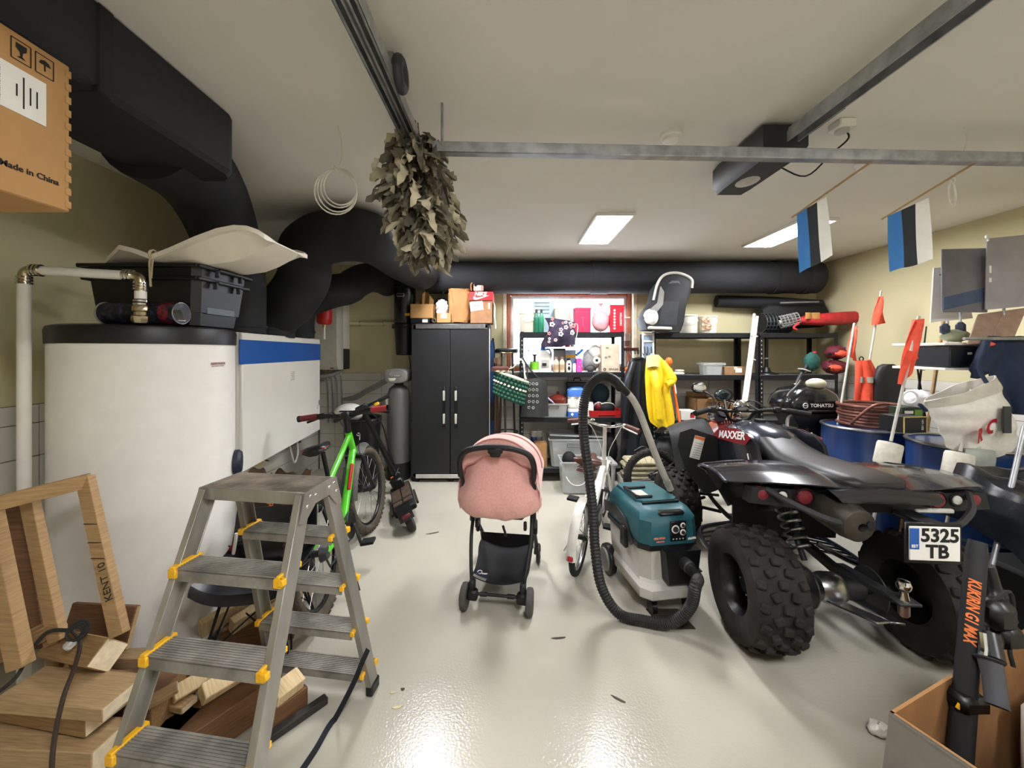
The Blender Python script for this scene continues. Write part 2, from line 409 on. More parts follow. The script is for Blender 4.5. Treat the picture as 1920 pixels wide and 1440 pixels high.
duct('ventilation_duct', 'long dark horizontal duct under the ceiling above the window',
     [V(-1.0, 4.70, 2.40), V(-.4, 4.68, 2.40), V(1.2, 4.67, 2.40), V(2.9, 4.66, 2.40), V(3.72, 4.66, 2.40)], .19, (.5, .85, .995))
duct('duct_branch', 'short dark duct branch over the grey mesh crate near the corner',
     [V(2.62, 4.86, 2.14), V(2.95, 4.82, 2.125), V(3.35, 4.8, 2.11), V(3.6, 4.78, 2.09), V(3.86, 4.76, 2.07)], .075)
# garage door track, cross bar, opener
t = T('garage_door_track', 'double galvanised garage door track on the ceiling left of centre', 'rail', (-.47, -1.4, 2.45))
b = MB()
for x in (-.462, -.424):
    for bx in ((x, .165, 2.50, .034, 3.13, .004), (x - .016, .165, 2.475, .003, 3.13, .05), (x + .016, .165, 2.475, .003, 3.13, .05), (x - .012, .165, 2.452, .009, 3.13, .004), (x + .012, .165, 2.452, .009, 3.13, .004)):
        b.box(bx[:3], bx[3:])
P('track_profile', b, M_galv, t, world=True)
for y in (-1.2, .3, 1.45): P('hanger', MB().box((-.443, y, 2.56), (.03, .04, .12), .003), M_galv, t, world=True)
b = MB().torus((-.395, 1.40, 2.51), .045, .02, ax=(1, 0, 0), n=20)
P('end_pulley', b, M_dgrey, t, world=True)
t = T('cross_bar', 'long galvanised square bar crossing under the ceiling', 'rail', (1.2, 1.76, 2.42))
P('bar', MB().beam((-.36, 1.73, 2.415), (2.85, 1.84, 2.415), .045, .05, .004), M_galv, t, world=True)
for x, y in ((-.30, 1.732), (2.7, 1.835)): P('hanger_rod', MB().cyl((x, y, 2.44), (x, y, 2.622), .006), M_galv, t, world=True)
t = T('door_opener', 'dark grey garage door opener with its long ceiling rail', 'door opener', (1.33, .3, 2.45))
P('rail', MB().box((1.33, .2, 2.535), (.05, 3.2, .03), .004).box((1.305, .2, 2.51), (.006, 3.2, .05)).box((1.355, .2, 2.51), (.006, 3.2, .05)), M_galv, t, world=True)
b = MB()
pr = [(-.11, 2.60), (.11, 2.60), (.11, 2.50), (.08, 2.455), (-.08, 2.455), (-.11, 2.50)]
b.loft([[V(1.34 + x * k, y, z + dz) for x, z in pr] for y, k, dz in ((1.86, 1, 0), (2.26, 1, 0), (2.34, .9, 0))])
P('motor_housing', b, M_dgrey, t, world=True)
P('ceiling_plate', MB().box((1.46, 1.83, 2.60), (.10, .22, .02), .003), M_dgrey, t, world=True)
P('lamp_cover', MB().ell((1.34, 2.16, 2.46), (.06, .08, .014)), M_lgrey, t, world=True)
P('power_cord', MB().tube([V(1.46, 2.1, 2.52), V(1.62, 2.1, 2.46), V(1.66, 1.98, 2.52), V(1.68, 1.9, 2.56), V(1.62, 1.88, 2.6)], .004, 6, sub=5), M_blackm, t, world=True)
t = T('ceiling_socket', 'white power socket box on the ceiling beside the opener', 'socket', (1.62, 1.87, 2.62))
P('box', MB().box((0, 0, -.02), (.08, .08, .04), .006), M_white, t); P('socket_face', MB().lathe([(.028, 0), (.03, -.012), (.02, -.012)], (0, 0, -.04)), M_lgrey, t)
def detector(x, y, r, lab, nm, cat):
    t = T(nm, lab, cat, (x, y, ZC))
    P('base', MB().lathe([(r, 0), (r, -.014), (r * .9, -.02)], n=24), M_white, t)
    P('cap', MB().lathe([(r * .75, -.018), (r * .72, -.034), (r * .5, -.044), (.002, -.046)], n=24), M_white, t)
detector(.835, 1.98, .055, 'round white smoke detector on the ceiling', 'smoke_detector', 'smoke detector')
detector(2.1, 2.3, .028, 'tiny white sensor dome on the ceiling near the cross bar', 'ceiling_sensor', 'sensor')
def coil(lab, c, R, top, n, tilt, m, r=.0035, grp=None):
    t = T('hanging_cable', lab, 'cable', top)
    for k in range(n):
        rr = R * (1 - .07 * k); cc = Vector(c) + V(.004 * k, .008 * k, .012 * k - .01)
        b = MB(); pts = [cc + V(cos(a) * rr * cos(tilt), cos(a) * rr * sin(tilt), sin(a) * rr * (1.12 + .05 * (k % 2))) for a in [2 * pi * i / 28 for i in range(28)]]
        P('cable_loop', b.tube(pts, r, 6, closed=True), m, t, world=True)
    P('cable_lead', MB().tube([Vector(top), Vector(top) + V(.015, 0, -.06), Vector(c) + V(.03, 0, R + .06), Vector(c) + V(.01, 0, R * 1.08)], r * .9, 6, sub=5), m, t, world=True)
    P('cable_tie', MB().torus(Vector(c) + V(0, 0, R * 1.07), .014, .003, ax=(1, 0, .2), n=12, k=5), m, t, world=True)
M_cable = mat('white_cable', '#d9d5c6', .5)
coil('coil of thin white cable hanging from the ceiling left of the leaf bundle', (-.855, 1.9, 2.30), .098, (-.845, 1.9, 2.618), 4, .2, M_cable)
coil('single loop of thin cable hanging at the far right under the cross bar', (2.25, 1.95, 2.31), .055, (2.27, 1.92, 2.618), 2, .5, M_cable, .0025)
# small tricolour flags on sticks
def flag(lab, tl, tr, bl, br, pole_end, Yf):
    TL, TR, BL, BR = [Vector(p) for p in (tl, tr, bl, br)]
    t = T('small_flag', lab, 'flag', TL, 0, 'small blue black and white flags')
    cols = (mat('flag_blue', '#3d7cc0', .8, var=.05), mat('flag_black', '#2b3036', .8, var=.08), mat('flag_white', '#ecebe6', .8, var=.03))  # black stripe lifted to grey, lens haze held in its colour
    for k in range(3):
        def fn(a, c, k=k):
            x = (k + a) / 3; p = TL.lerp(TR, x).lerp(BL.lerp(BR, x), c)
            return p + V(0, .004 * sin(9 * x + 3 * c), .004 * sin(8 * x) * c)
        P('stripe', MB().sheet(fn, 5, 14, .0015), cols[k], t, world=True)
    d = (TR - TL).normalized()
    P('stick', MB().cyl(TL - d * .03, Vector(pole_end), .005, n=8), M_pine, t, world=True)
Yf = 2.15
flag('small tricolour flag on a stick in front of the bright ceiling panel', W(1494, 402, Yf + .02), W(1550, 368, Yf), W(1499, 512, Yf + .02), W(1560, 480, Yf), V(1.70, 1.80, 2.392), Yf)
flag('small tricolour flag on a stick, the one nearer the wall boards', W(1664, 406, Yf + .05), W(1742, 370, Yf), W(1668, 510, Yf + .05), W(1748, 487, Yf), V(2.2, 1.815, 2.392), Yf)
# dried oak leaf whisk
lc = V(-.405, 1.75, 2.20)
t = T('leaf_bundle', 'dried oak leaf sauna whisk hanging from the track end', 'leaf bundle', (lc.x, lc.y, 1.90))
lm = [mat('dry_leaf_a', '#908973', .8, var=.25, scale=25), mat('dry_leaf_b', '#746d5a', .85, var=.25, scale=25), mat('dry_leaf_c', '#b5ab90', .8, var=.2, scale=25), mat('dry_leaf_d', '#5d5646', .85, var=.2, scale=25)]
leaf_me = []
for q in range(8):
    o = []; L = .075 + .008 * q % 3
    for sgn in (1, -1):
        side = []
        for i in range(7):
            s = i / 6; w = .026 * sin(pi * (s * .85 + .1)) * (1 if i % 2 else .55)
            side.append((sgn * w, s * L))
        o += side if sgn > 0 else side[::-1]
    rr = random.Random(q); cu = rr.uniform(-.02, .03); tw = rr.uniform(-.5, .5); fd = rr.uniform(.2, .9)
    def bend(x, y, cu=cu, tw=tw, fd=fd): return V(x * cos(tw * y * 12), y, cu * sin(y * 30) + abs(x) * fd + x * sin(tw * y * 12))
    b = MB(); n = 7; R_ = [bend(*o[i]) for i in range(7)]; C_ = [bend(0, i / 6 * L) for i in range(7)]; L_ = [bend(*o[13 - i]) for i in range(7)]
    vs = R_ + C_ + L_; fs = []
    for i in range(6):
        fs += [(i, i + 1, 7 + i + 1, 7 + i), (7 + i, 7 + i + 1, 14 + i + 1, 14 + i)]
    k = len(vs); vs2 = [p - V(0, 0, .0008) for p in vs]
    b.add(vs + vs2, fs + [tuple(x + k for x in f[::-1]) for f in fs])
    leaf_me.append(b.mesh('leaf', lm[q % 4], 60))
rr = random.Random(11)
for i in range(290):
    z = rr.random() ** .85                                       # 0 top .. 1 bottom
    Rm = .125 * sin(pi * min(1, z * .78 + .10)) ** .8 + .008
    a = rr.uniform(0, 2 * pi); q = rr.uniform(.55, 1.0)
    pos = V(lc.x + .05 * (z - .5) + cos(a) * Rm * q, lc.y + sin(a) * Rm * q, 2.50 - z * .53)
    o = bpy.data.objects.new('leaf', leaf_me[rr.randrange(8)]); COL.objects.link(o); o.parent = t
    o.location = pos - t.location
    dn = V(cos(a) * rr.uniform(.2, 1.1), sin(a) * rr.uniform(.2, 1.1), -rr.uniform(.4, 1.2)).normalized()
    o.rotation_euler = (dn.to_track_quat('Y', 'Z') @ Matrix.Rotation(rr.uniform(-2, 2), 3, 'Y').to_quaternion()).to_euler()
    s_ = rr.uniform(.8, 1.3); o.scale = (s_, s_, s_)
b = MB()
for i in range(420):
    z = rr.random(); Rm = .11 * sin(pi * min(1, z * .78 + .10)) ** .8 + .006; a = rr.uniform(0, 2 * pi); q = rr.uniform(.1, .85)
    me = leaf_me[rr.randrange(8)]; s_ = rr.uniform(.8, 1.2)
    dn = V(cos(a) * rr.uniform(.1, .9), sin(a) * rr.uniform(.1, .9), -rr.uniform(.5, 1.2)).normalized()
    Mx = Matrix.Translation(V(lc.x + .05 * (z - .5) + cos(a) * Rm * q, lc.y + sin(a) * Rm * q, 2.50 - z * .53)) @ (dn.to_track_quat('Y', 'Z') @ Matrix.Rotation(rr.uniform(-2, 2), 3, 'Y').to_quaternion()).to_matrix().to_4x4() @ Matrix.Scale(s_, 4)
    b.cur = rr.randrange(4); b.add([Mx @ v.co for v in me.vertices], [tuple(p.vertices) for p in me.polygons])
P('inner_leaves', b, lm, t, world=True, kind='stuff', sharp=60)
for i in range(9):
    a = i * .7; P('twig', MB().tube([V(lc.x - .02 + .012 * cos(a), lc.y + .012 * sin(a), 2.53 + .02 * sin(a * 3)), V(lc.x - .01 + .015 * cos(a), lc.y + .015 * sin(a), 2.45), V(lc.x + .07 * cos(a), lc.y + .07 * sin(a), 2.2), V(lc.x + .06 * cos(a) + .02, lc.y + .06 * sin(a), 2.02)], .003, 5, sub=3), M_pined, t, world=True)
P('binding_string', MB().torus((lc.x - .015, lc.y, 2.47), .022, .004, n=14, k=5).tube([V(lc.x - .02, lc.y, 2.47), V(lc.x - .04, lc.y - .02, 2.5), V(-.45, 1.70, 2.50)], .0025, 5), mat('jute', '#a08a5c', .9), t, world=True)
# ================================================================ cardboard box at top left on its wall shelf
t = T('wall_shelf', 'plain wooden wall shelf carrying the large cardboard box', 'shelf', (-1.98, .85, 1.86))
P('board', MB().box((-1.985, .8, 1.88), (.92, .6, .03), .003), M_pine, t, world=True)
for y in (.6, 1.0): P('bracket', MB().beam((-2.44, y, 1.55), (-1.9, y, 1.86), .02, .02).box((-2.2, y, 1.858), (.48, .02, .012)), M_steel, t, world=True)
t = T('cardboard_box', 'large brown shipping carton with white address label at upper left', 'box', (-1.53, .82, 1.897))
x0, x1, y0, y1, z0, z1 = -1.81, -1.25, .52, 1.096, 1.897, 2.312
P('carton_body', MB().box(((x0 + x1) / 2, (y0 + y1) / 2, (z0 + z1) / 2), (x1 - x0, y1 - y0, z1 - z0), .004), M_card, t, world=True)
b = MB()
for k in range(11): b.box((x1 + .001, y1 - .006, z0 + .02 + k * .037), (.004, .014, .02), .001)
P('corner_staples', b, M_card, t, world=True, kind='stuff')
P('bottom_tape', MB().box((-1.53, .808, z0 - .0005), (.56, .06, .002)), M_lgrey, t, world=True)
lb = P('address_label', MB().box((x1 + .0012, .955, 2.165), (.002, .165, .115)), M_paper, t, 'white address label with barcode', world=True)
for i in range(13): pass
b = MB()
for i in range(16):
    w = .0012 + .0018 * ((i * 7) % 3); b.box((x1 + .0025, .930, 2.12 + i * .0056), (.001, .026, w))
P('barcode', b, M_ink, lb, world=True)
b = MB(); r2 = random.Random(3)
for i in range(6): b.box((x1 + .0025, .900 + .012 * i - .02, 2.165), (.001, .003, r2.uniform(.04, .09)))
for i in range(4): b.box((x1 + .0025, .975 + .014 * i, 2.165), (.001, .003, r2.uniform(.03, .09)))
P('label_print', b, M_ink, lb, world=True, kind='stuff')
text('Made in China', .0215, M_ink, t, (x1 + .001, 1.005, 1.968), X=(0, 1, 0), Y=(0, 0, 1), world=True, bold=.0004)
for k, (yy) in enumerate((.985, 1.035)):
    b = MB(); c = (x1 + .001, yy, 2.268)
    for dy, dz, sy, sz in ((0, .026, .04, .002), (0, -.026, .04, .002), (.02, 0, .002, .052), (-.02, 0, .002, .052)): b.box((c[0], c[1] + dy, c[2] + dz), (.001, sy, sz))
    if k == 0: b.prism([(-.011, .018), (.011, .018), (.011, .006), (.003, -.002), (.002, -.012), (.009, -.017), (-.009, -.017), (-.002, -.012), (-.003, -.002), (-.011, .006)], .001, c, (0, 1, 0), (0, 0, 1))
    else: b.prism([(-.013, .003), (-.009, .012), (0, .016), (.009, .012), (.013, .003), (.0015, .003), (.0015, -.013), (-.0015, -.013), (-.0015, .003)], .001, c, (0, 1, 0), (0, 0, 1))
    P('handling_mark', b, M_ink, t, world=True)
# ================================================================ hot water tank
TX, TY, TR = -1.886, 2.03, .36
t = T('water_tank', 'tall white cylindrical hot water tank with a black lid', 'tank', (TX, TY, 0))
P('tank_body', MB().lathe([(.33, .0), (.33, .04), (TR, .045), (TR, 1.54)], n=64), mat('tank_white', '#eeece6', .35, var=.02), t)
P('lid', MB().lathe([(TR + .006, 1.538), (TR + .008, 1.6), (TR + .002, 1.618), (TR - .02, 1.626), (.1, 1.632), (.002, 1.632)], n=64), mat('lid_black', '#17181a', .4), t)
fd = V(.93, -.37, 0).normalized()
def on_tank(a, z, e=.002):
    d = V(cos(a), sin(a), 0); return d * (TR + e) + V(0, 0, z), V(-sin(a), cos(a), 0)
a = radians(14); p, tx = on_tank(a - radians(16), 1.44)
P('maker_badge', MB().box(p, (.09, .003, .012), 0, Matrix((tx, V(0, 0, 1).cross(tx), V(0, 0, 1))).transposed()).box(p - V(0, 0, .013), (.08, .003, .003), 0, Matrix((tx, V(0, 0, 1).cross(tx), V(0, 0, 1))).transposed()), mat('badge_red', '#7d4a4a', .5, col2='#b08a88', scale=200, fac=(.4, .6)), t)
p, tx = on_tank(radians(28), .87, 0); n_ = V(cos(radians(28)), sin(radians(28)), 0)
P('flange_cover', MB().lathe([(.07, 0), (.07, .02), (.055, .035), (.002, .035)], p, n_), mat('port_blue', '#23283a', .5), t)
# white pipe loop on the tank
t = T('water_pipe', 'white water pipe with metal press fittings bending onto the tank top', 'pipe', (-2.13, 1.69, 0))
A, B, C_, D = V(-2.13, 1.69, .0), V(-2.13, 1.69, 1.862), V(-1.69, 1.765, 1.848), V(-1.69, 1.765, 1.636)
P('pipe_riser', MB().cyl(A, B - V(0, 0, .06), .022, n=20), M_white, t, world=True)
P('pipe_crossover', MB().cyl(B.lerp(C_, .16), B.lerp(C_, .88), .021, n=20), M_white, t, world=True)
dr = (C_ - B).normalized(); M_press = mat('nickel_brass', '#c9bda0', .28, 1, var=.12)
for q, (c, d1, d2) in enumerate(((B, V(0, 0, -1), dr), (C_, -dr, V(0, 0, -1)))):
    P('elbow', MB().tube([c + d1 * .07, c + d1 * .03, c + d1 * .008 + d2 * .008, c + d2 * .03, c + d2 * .07], .02, 16, sub=4), M_press, t, world=True)
    b = MB()
    for d in (d1, d2):
        for s_ in (.03, .043, .056): b.tube([c + d * s_, c + d * (s_ + .008)], .027, 18)
    P('press_ring', b, M_chrome, t, world=True)
P('pipe_stub', MB().cyl(C_ - V(0, 0, .07), C_ - V(0, 0, .105), .022, n=18), M_white, t, world=True)
b = MB()
for s_ in (.11, .124, .138): b.cyl(C_ - V(0, 0, s_), C_ - V(0, 0, s_ + .009), .027, n=18)
P('press_ring', b, M_chrome, t, world=True)
P('union_nut', MB().lathe([(.022, .13), (.03, .14), (.03, .16), (.024, .165), (.024, .18), (.033, .185), (.033, .205), (.026, .216)], C_, (0, 0, -1), 8), M_press, t, world=True)
# black totes, sled, dark case on the tank
t = T('plastic_tote', 'black plastic storage tote standing on top of the water tank', 'storage box', (-1.815, 2.075, 1.633))
def tub(bx, by, tx, ty, z0, z1, th=.006):
    def ring(w, d, z, k=.03): return [V(x, y, z) for x, y in ((-w + k, -d), (w - k, -d), (w, -d + k), (w, d - k), (w - k, d), (-w + k, d), (-w, d - k), (-w, -d + k))]
    return [ring(bx, by, z0), ring(tx, ty, z1), ring(tx - th, ty - th, z1), ring(bx - th, by - th, z0 + th)]
TB = Matrix.Translation(V(-1.815, 2.075, 0))
P('tub_body', MB().loft(tub(.245, .15, .275, .175, 1.634, 1.87)).xf(TB), M_black, t, world=True)
P('tub_body', MB().loft(tub(.262, .165, .285, .185, 1.70, 1.925)).xf(TB), M_black, t, world=True)
for z in (1.865, 1.925):
    b = MB(); w, d = (.285, .185) if z < 1.9 else (.295, .195)
    for bx in ((0, -d, 2 * w, .02), (0, d, 2 * w, .02), (-w, 0, .02, 2 * d), (w, 0, .02, 2 * d)): b.box((bx[0], bx[1], z), (bx[2], bx[3], .018), .004)
    P('rim', b.xf(TB), M_black, t, world=True)
    h = MB().box((w + .016, 0, z - .005), (.03, .17, .012), .003).box((w + .012, .085, z - .022), (.024, .01, .04), .003).box((w + .012, -.085, z - .022), (.024, .01, .04), .003)
    P('handle', h.xf(TB), mat('tote_handle', '#35383b', .3), t, world=True)
P('side_panel', MB().box((.262, 0, 1.755), (.006, .2, .12), .004).xf(TB), mat('tote_side', '#3f4a52', .35), t, world=True)
# sled: rim with a dip in the side, hull below
t = T('plastic_sled', 'white plastic sled tied with string on top of the black tote', 'sled', (-1.7, 2.0, 1.935))
M_sled = mat('sled_white', '#e6dfce', .4, var=.03)
prof = [(-2.07, 1.945, .05), (-1.98, 1.962, .13), (-1.86, 2.012, .185), (-1.79, 1.995, .19), (-1.70, 1.962, .195), (-1.60, 1.995, .205), (-1.48, 2.045, .21), (-1.38, 2.085, .205), (-1.30, 2.10, .205), (-1.24, 2.098, .20), (-1.20, 2.085, .19), (-1.178, 2.068, .17)]
rings = []
for i, (x, zr, w) in enumerate(prof):
    zb = 1.938 if x < -1.45 else 1.938 + .9 * (x + 1.45) ** 1.6
    dp = max(.006, zr - zb); wb = w * .62; xo = 0
    sec = [(-w - .03, 0), (-w - .03, -.022), (-w - .006, -.024), (-wb, -dp), (wb, -dp), (w + .006, -.024), (w + .03, -.022), (w + .03, 0), (w, 0), (wb - .006, -dp + .006), (-wb + .006, -dp + .006), (-w, 0)]
    rings.append([V(x, 2.05 + a, zr + c) for a, c in sec])
P('sled_hull', MB().loft(rings), M_sled, t, world=True, sharp=30)
P('tie_string', MB().tube([V(-1.70, 1.84, 1.972), V(-1.704, 1.825, 1.93), V(-1.70, 1.822, 1.86), V(-1.697, 1.822, 1.81)], .005, 6, sub=4).tube([V(-1.692, 1.84, 1.972), V(-1.69, 1.825, 1.93), V(-1.694, 1.822, 1.85)], .004, 6, sub=4).torus((-1.70, 1.84, 1.965), .022, .006, ax=(1, 0, 0), n=12, k=6), mat('string', '#b9aa8a', .9), t, world=True)
t = T('cylinder_case', 'dark patterned cylinder case lying on the tank lid with silver open end', 'case', (-1.72, 1.86, 1.633))
ax = V(1, .0, 0)
P('case_body', MB().lathe([(.004, -.22), (.05, -.22), (.052, -.2), (.052, .13), (.05, .15)], (-1.73, 1.862, 1.687), ax, 20), mat('case_dark', '#1a1b22', .45, col2='#3b3f52', var=.3, scale=40, fac=(.5, .75)), t, world=True)
P('red_band', MB().lathe([(.0535, .075), (.0535, .125)], (-1.73, 1.862, 1.687), ax, 20, cap=False), mat('case_red', '#7d1c28', .5, col2='#2a1a20', fac=(.45, .6), scale=60), t, world=True)
P('end_ring', MB().torus((-1.585, 1.862, 1.687), .05, .004, ax, 24, 6), M_steel, t, world=True)
P('open_flap', MB().beam((-1.58, 1.83, 1.70), (-1.53, 1.80, 1.645), .03, .006, .002), M_steel, t, world=True)
P('neck_ring', MB().torus((-1.95, 1.862, 1.687), .05, .005, ax, 20, 6), mat('pale_ring', '#8f8f78', .5), t, world=True)
# ================================================================ ventilation unit with blue stripe
a_, b_ = V(-1.785, 2.57, 0), V(-1.965, 3.99, 0)          # front face, near and far bottom corners
d = (b_ - a_); L = d.length; d.normalize(); rz = atan2(d.y, d.x)
t = T('ventilation_unit', 'wide white wall mounted ventilation unit with a bright blue stripe', 'ventilation unit', (a_.x, a_.y, .69), rz)   # local x along the front, y towards the wall
Zt = 1.633 - .69
P('cabinet', MB().box((L / 2, .25, Zt / 2), (L, .46, Zt), .006), M_wenam, t)
P('front_panel', MB().box((L / 2, .008, Zt / 2), (L, .026, Zt - .004), .006), M_wenam, t)
P('blue_stripe', MB().box((L / 2 - .02, -.007, .81), (L + .04, .008, .165), .002), M_blue, t, 'bright blue stripe')
P('rating_label', MB().box((.78, -.0058, .60), (.09, .002, .09)), M_paper, t)
b = MB()
for k in range(6): b.box((.78 + .006 * (k % 3 - 1), -.0072, .57 + k * .013), (.06 - .01 * (k % 2), .001, .004))
P('label_print', b, M_grey, t, kind='stuff')
P('control_keys', MB().box((L - .03, -.0065, .29), (.012, .003, .05)).box((L - .07, -.0065, .26), (.02, .002, .006)).box((L - .07, -.0065, .24), (.02, .002, .006)), M_ink, t)
P('mounting_rail', MB().box((L / 2, .455, .3), (L * .9, .04, .05)), M_steel, t)
b = MB()
for k in range(5): b.tube([V(.2 + k * .02, .2, 0), V(.24 + k * .12, .16, -.12), V(.5 + k * .1, .3, -.2)], .01, 8, sub=4)
P('condensate_hoses', MB().tube([V(.95, .1, .005), V(.97, .08, -.14), V(1.03, .08, -.22), V(1.10, .08, -.14), V(1.12, .10, .005)], .008, 8, sub=5), M_lgrey, t)
# pipes below the unit on the wall
t = T('pipe_manifold', 'copper and brass pipe valves on the wall under the ventilation unit', 'pipe', (-2.3, 3.5, .2))
P('supply_pipe', MB().tube([V(-2.34, 2.7, .52), V(-2.34, 3.6, .52), V(-2.34, 4.3, .5)], .02, 12), M_copper, t, world=True)
P('return_pipe', MB().tube([V(-2.36, 3.3, .0), V(-2.36, 3.3, .68)], .018, 12), M_lgrey, t, world=True)
P('valve', MB().lathe([(.02, -.06), (.035, -.04), (.035, -.01), (.022, 0), (.022, .02), (.035, .03), (.03, .06)], (-2.2, 3.35, .55), (1, -.6, -.2), 12), M_brass, t, world=True)
P('valve_lever', MB().beam((-2.2, 3.35, .59), (-2.05, 3.28, .57), .02, .006, .002), M_maroon, t, world=True)
# heating boiler, expansion vessel, waste pipe on the back wall
t = T('gas_boiler', 'grey white wall boiler in the far left corner', 'boiler', (-2.22, 4.77, 1.28))
x0, x1 = -2.41, -2.04
P('front_cover', MB().loft([[V(x, y, z) for x, y in ((x0, 4.74), (x0, 4.60 + k), (x1 - .02, 4.60 + k), (x1, 4.63 + k), (x1, 4.74))] for z, k in ((1.285, .05), (1.34, .015), (1.45, 0), (2.08, 0), (2.1, .02))]), M_lgrey, t, world=True)
P('side_frame', MB().box(((x0 + x1) / 2, 4.84, 1.82), (x1 - x0 - .006, .2, .56), .004), M_white, t, world=True)
P('connection_shroud', MB().box(((x0 + x1) / 2, 4.84, 1.41), (x1 - x0 - .006, .2, .25), .004), M_dgrey, t, world=True)
P('badge', MB().box((-2.13, 4.632, 1.305), (.04, .003, .012)), M_ink, t, world=True)
b = MB()
for k in range(4): b.tube([V(-2.34 + k * .08, 4.82, 1.29), V(-2.34 + k * .08, 4.80, 1.2), V(-2.30 + k * .06, 4.86, 1.1), V(-2.3 + k * .06, 4.9, .6)], .011, 8, sub=4)
P('connection_pipes', b, M_steel, t, world=True)
P('flexible_hose', MB().tube([V(-2.38, 4.75, 1.28), V(-2.3, 4.68, 1.2), V(-2.15, 4.72, 1.23), V(-2.08, 4.8, 1.29)], .022, 10, sub=5), M_grey, t, world=True)
t = T('expansion_vessel', 'red heating expansion vessel above the ventilation unit', 'vessel', (-2.06, 4.22, 1.64))
P('vessel', MB().lathe([(.02, 1.80), (.06, 1.805), (.078, 1.83), (.08, 1.86), (.08, 1.96), (.06, 2.0), (.004, 2.01)], (-2.04, 4.25, 0), n=24), M_red, t, world=True)
P('feed_pipe', MB().cyl((-2.04, 4.25, 1.64), (-2.04, 4.25, 1.81), .012), M_white, t, world=True)
P('pipe_nut', MB().lathe([(.018, 1.775), (.02, 1.78), (.02, 1.80), (.014, 1.805)], (-2.04, 4.25, 0), n=6), M_brass, t, world=True)
t = T('pipe_duct', 'white painted horizontal pipe on the back wall beside the canister', 'pipe', (-1.75, 4.91, 1.85))
P('pipe', MB().cyl((-2.03, 4.91, 1.865), (-1.40, 4.91, 1.865), .026), M_wall, t, world=True)
for x in (-1.9, -1.6): P('clip', MB().torus((x, 4.915, 1.865), .029, .006, (1, 0, 0), 16, 6), M_steel, t, world=True)
# central vacuum canister
t = T('vacuum_canister', 'black central vacuum canister on the wall above the water softener', 'vacuum', (-1.28, 4.80, 1.45))
cx, cy = -1.29, 4.78
P('motor_housing', MB().lathe([(.004, 2.40), (.10, 2.39), (.128, 2.36), (.13, 2.31), (.137, 2.305), (.137, 2.295), (.13, 2.29), (.13, 1.86), (.125, 1.85)], (cx, cy, 0), n=32), mat('canister_black', '#1b1c1e', .25, var=.08), t, world=True)
P('clamp_rim', MB().lathe([(.13, 1.80), (.152, 1.81), (.152, 1.835), (.13, 1.85)], (cx, cy, 0), n=32), M_black, t, world=True)
P('dust_bucket', MB().lathe([(.004, 1.46), (.10, 1.462), (.108, 1.47), (.128, 1.80)], (cx, cy, 0), n=32), M_black, t, world=True)
P('name_plate', MB().box((cx - .02, cy - .131, 2.19), (.09, .012, .04), .005), M_lgrey, t, world=True)
P('name_plate_face', MB().box((cx - .02, cy - .138, 2.19), (.08, .004, .03)), M_ink, t, world=True)
P('warning_sticker', MB().box((cx + .055, cy - .121, 1.955), (.07, .01, .03)), M_yellow, t, world=True)
for s in (-1, 1): P('latch', MB().box((cx + .145 * s, cy, 1.82), (.03, .03, .05), .004), M_black, t, world=True)
P('power_cord', MB().tube([V(cx + .03, 4.85, 1.47), V(cx + .035, 4.9, 1.35), V(cx + .03, 4.9, 1.18)], .006, 6, sub=4), M_blackm, t, world=True)
# water softener
cx, cy = -1.31, 4.58
t = T('water_softener', 'grey water softener cylinder with control head beside the black cabinet', 'water softener', (cx, cy, 0))
P('pressure_tank', MB().lathe([(.13, .20), (.132, .24), (.132, 1.0), (.11, 1.07), (.06, 1.11), (.03, 1.115)], (cx, cy, 0), n=32), mat('softener_grey', '#5b5a57', .35, var=.04), t, world=True)
P('base', MB().lathe([(.13, 0), (.135, .02), (.135, .2), (.13, .205)], (cx, cy, 0), n=32), M_blackm, t, world=True)
P('neck', MB().lathe([(.04, 1.10), (.055, 1.12), (.055, 1.14), (.04, 1.16)], (cx, cy, 0), n=20), M_black, t, world=True)
def sup(w, h, n=24, e=3.2): return [(w * abs(cos(2 * pi * i / n)) ** (2 / e) * (1 if cos(2 * pi * i / n) >= 0 else -1), h * abs(sin(2 * pi * i / n)) ** (2 / e) * (1 if sin(2 * pi * i / n) >= 0 else -1)) for i in range(n)]
P('control_head', MB().loft([[V(cx + x * k, cy + y, 1.22 + z * k) for x, z in sup(.14, .085)] for y, k in ((-.15, .86), (-.14, .96), (-.12, 1), (.1, 1), (.12, .9))]), mat('softener_head', '#757370', .4), t, world=True)
P('display', MB().loft([[V(cx + .01 + x * k, cy + y, 1.245 + z * k) for x, z in sup(.085, .03)] for y, k in ((-.149, 1), (-.156, .95))]), M_grey, t, world=True)
P('lcd', MB().prism([(-.05, .012), (.045, .016), (.025, -.014), (-.03, -.02)], .003, (cx - .03, cy - .151, 1.185), (1, 0, 0), (0, 0, 1)), mat('lcd', '#c9cfae', .3), t, world=True)
b = MB()
for k in range(3): b.ell((cx + .0 + k * .022, cy - .157, 1.225), (.006, .004, .006), 8, 6)
P('button', b, M_white, t, world=True)
for k in range(2): P('hose', MB().tube([V(cx - .12, cy - .02, 1.19 - .03 * k), V(cx - .25, cy + .02, 1.12 - .03 * k), V(cx - .42, cy + .1, 1.04 - .03 * k), V(cx - .6, cy + .2, .95 - .03 * k), V(cx - .8, cy + .28, .9)], .018, 10, sub=4), M_grey, t, world=True)
P('data_label', MB().box((cx - .115, cy - .08, .93), (.03, .006, .09)), M_lgrey, t, world=True)
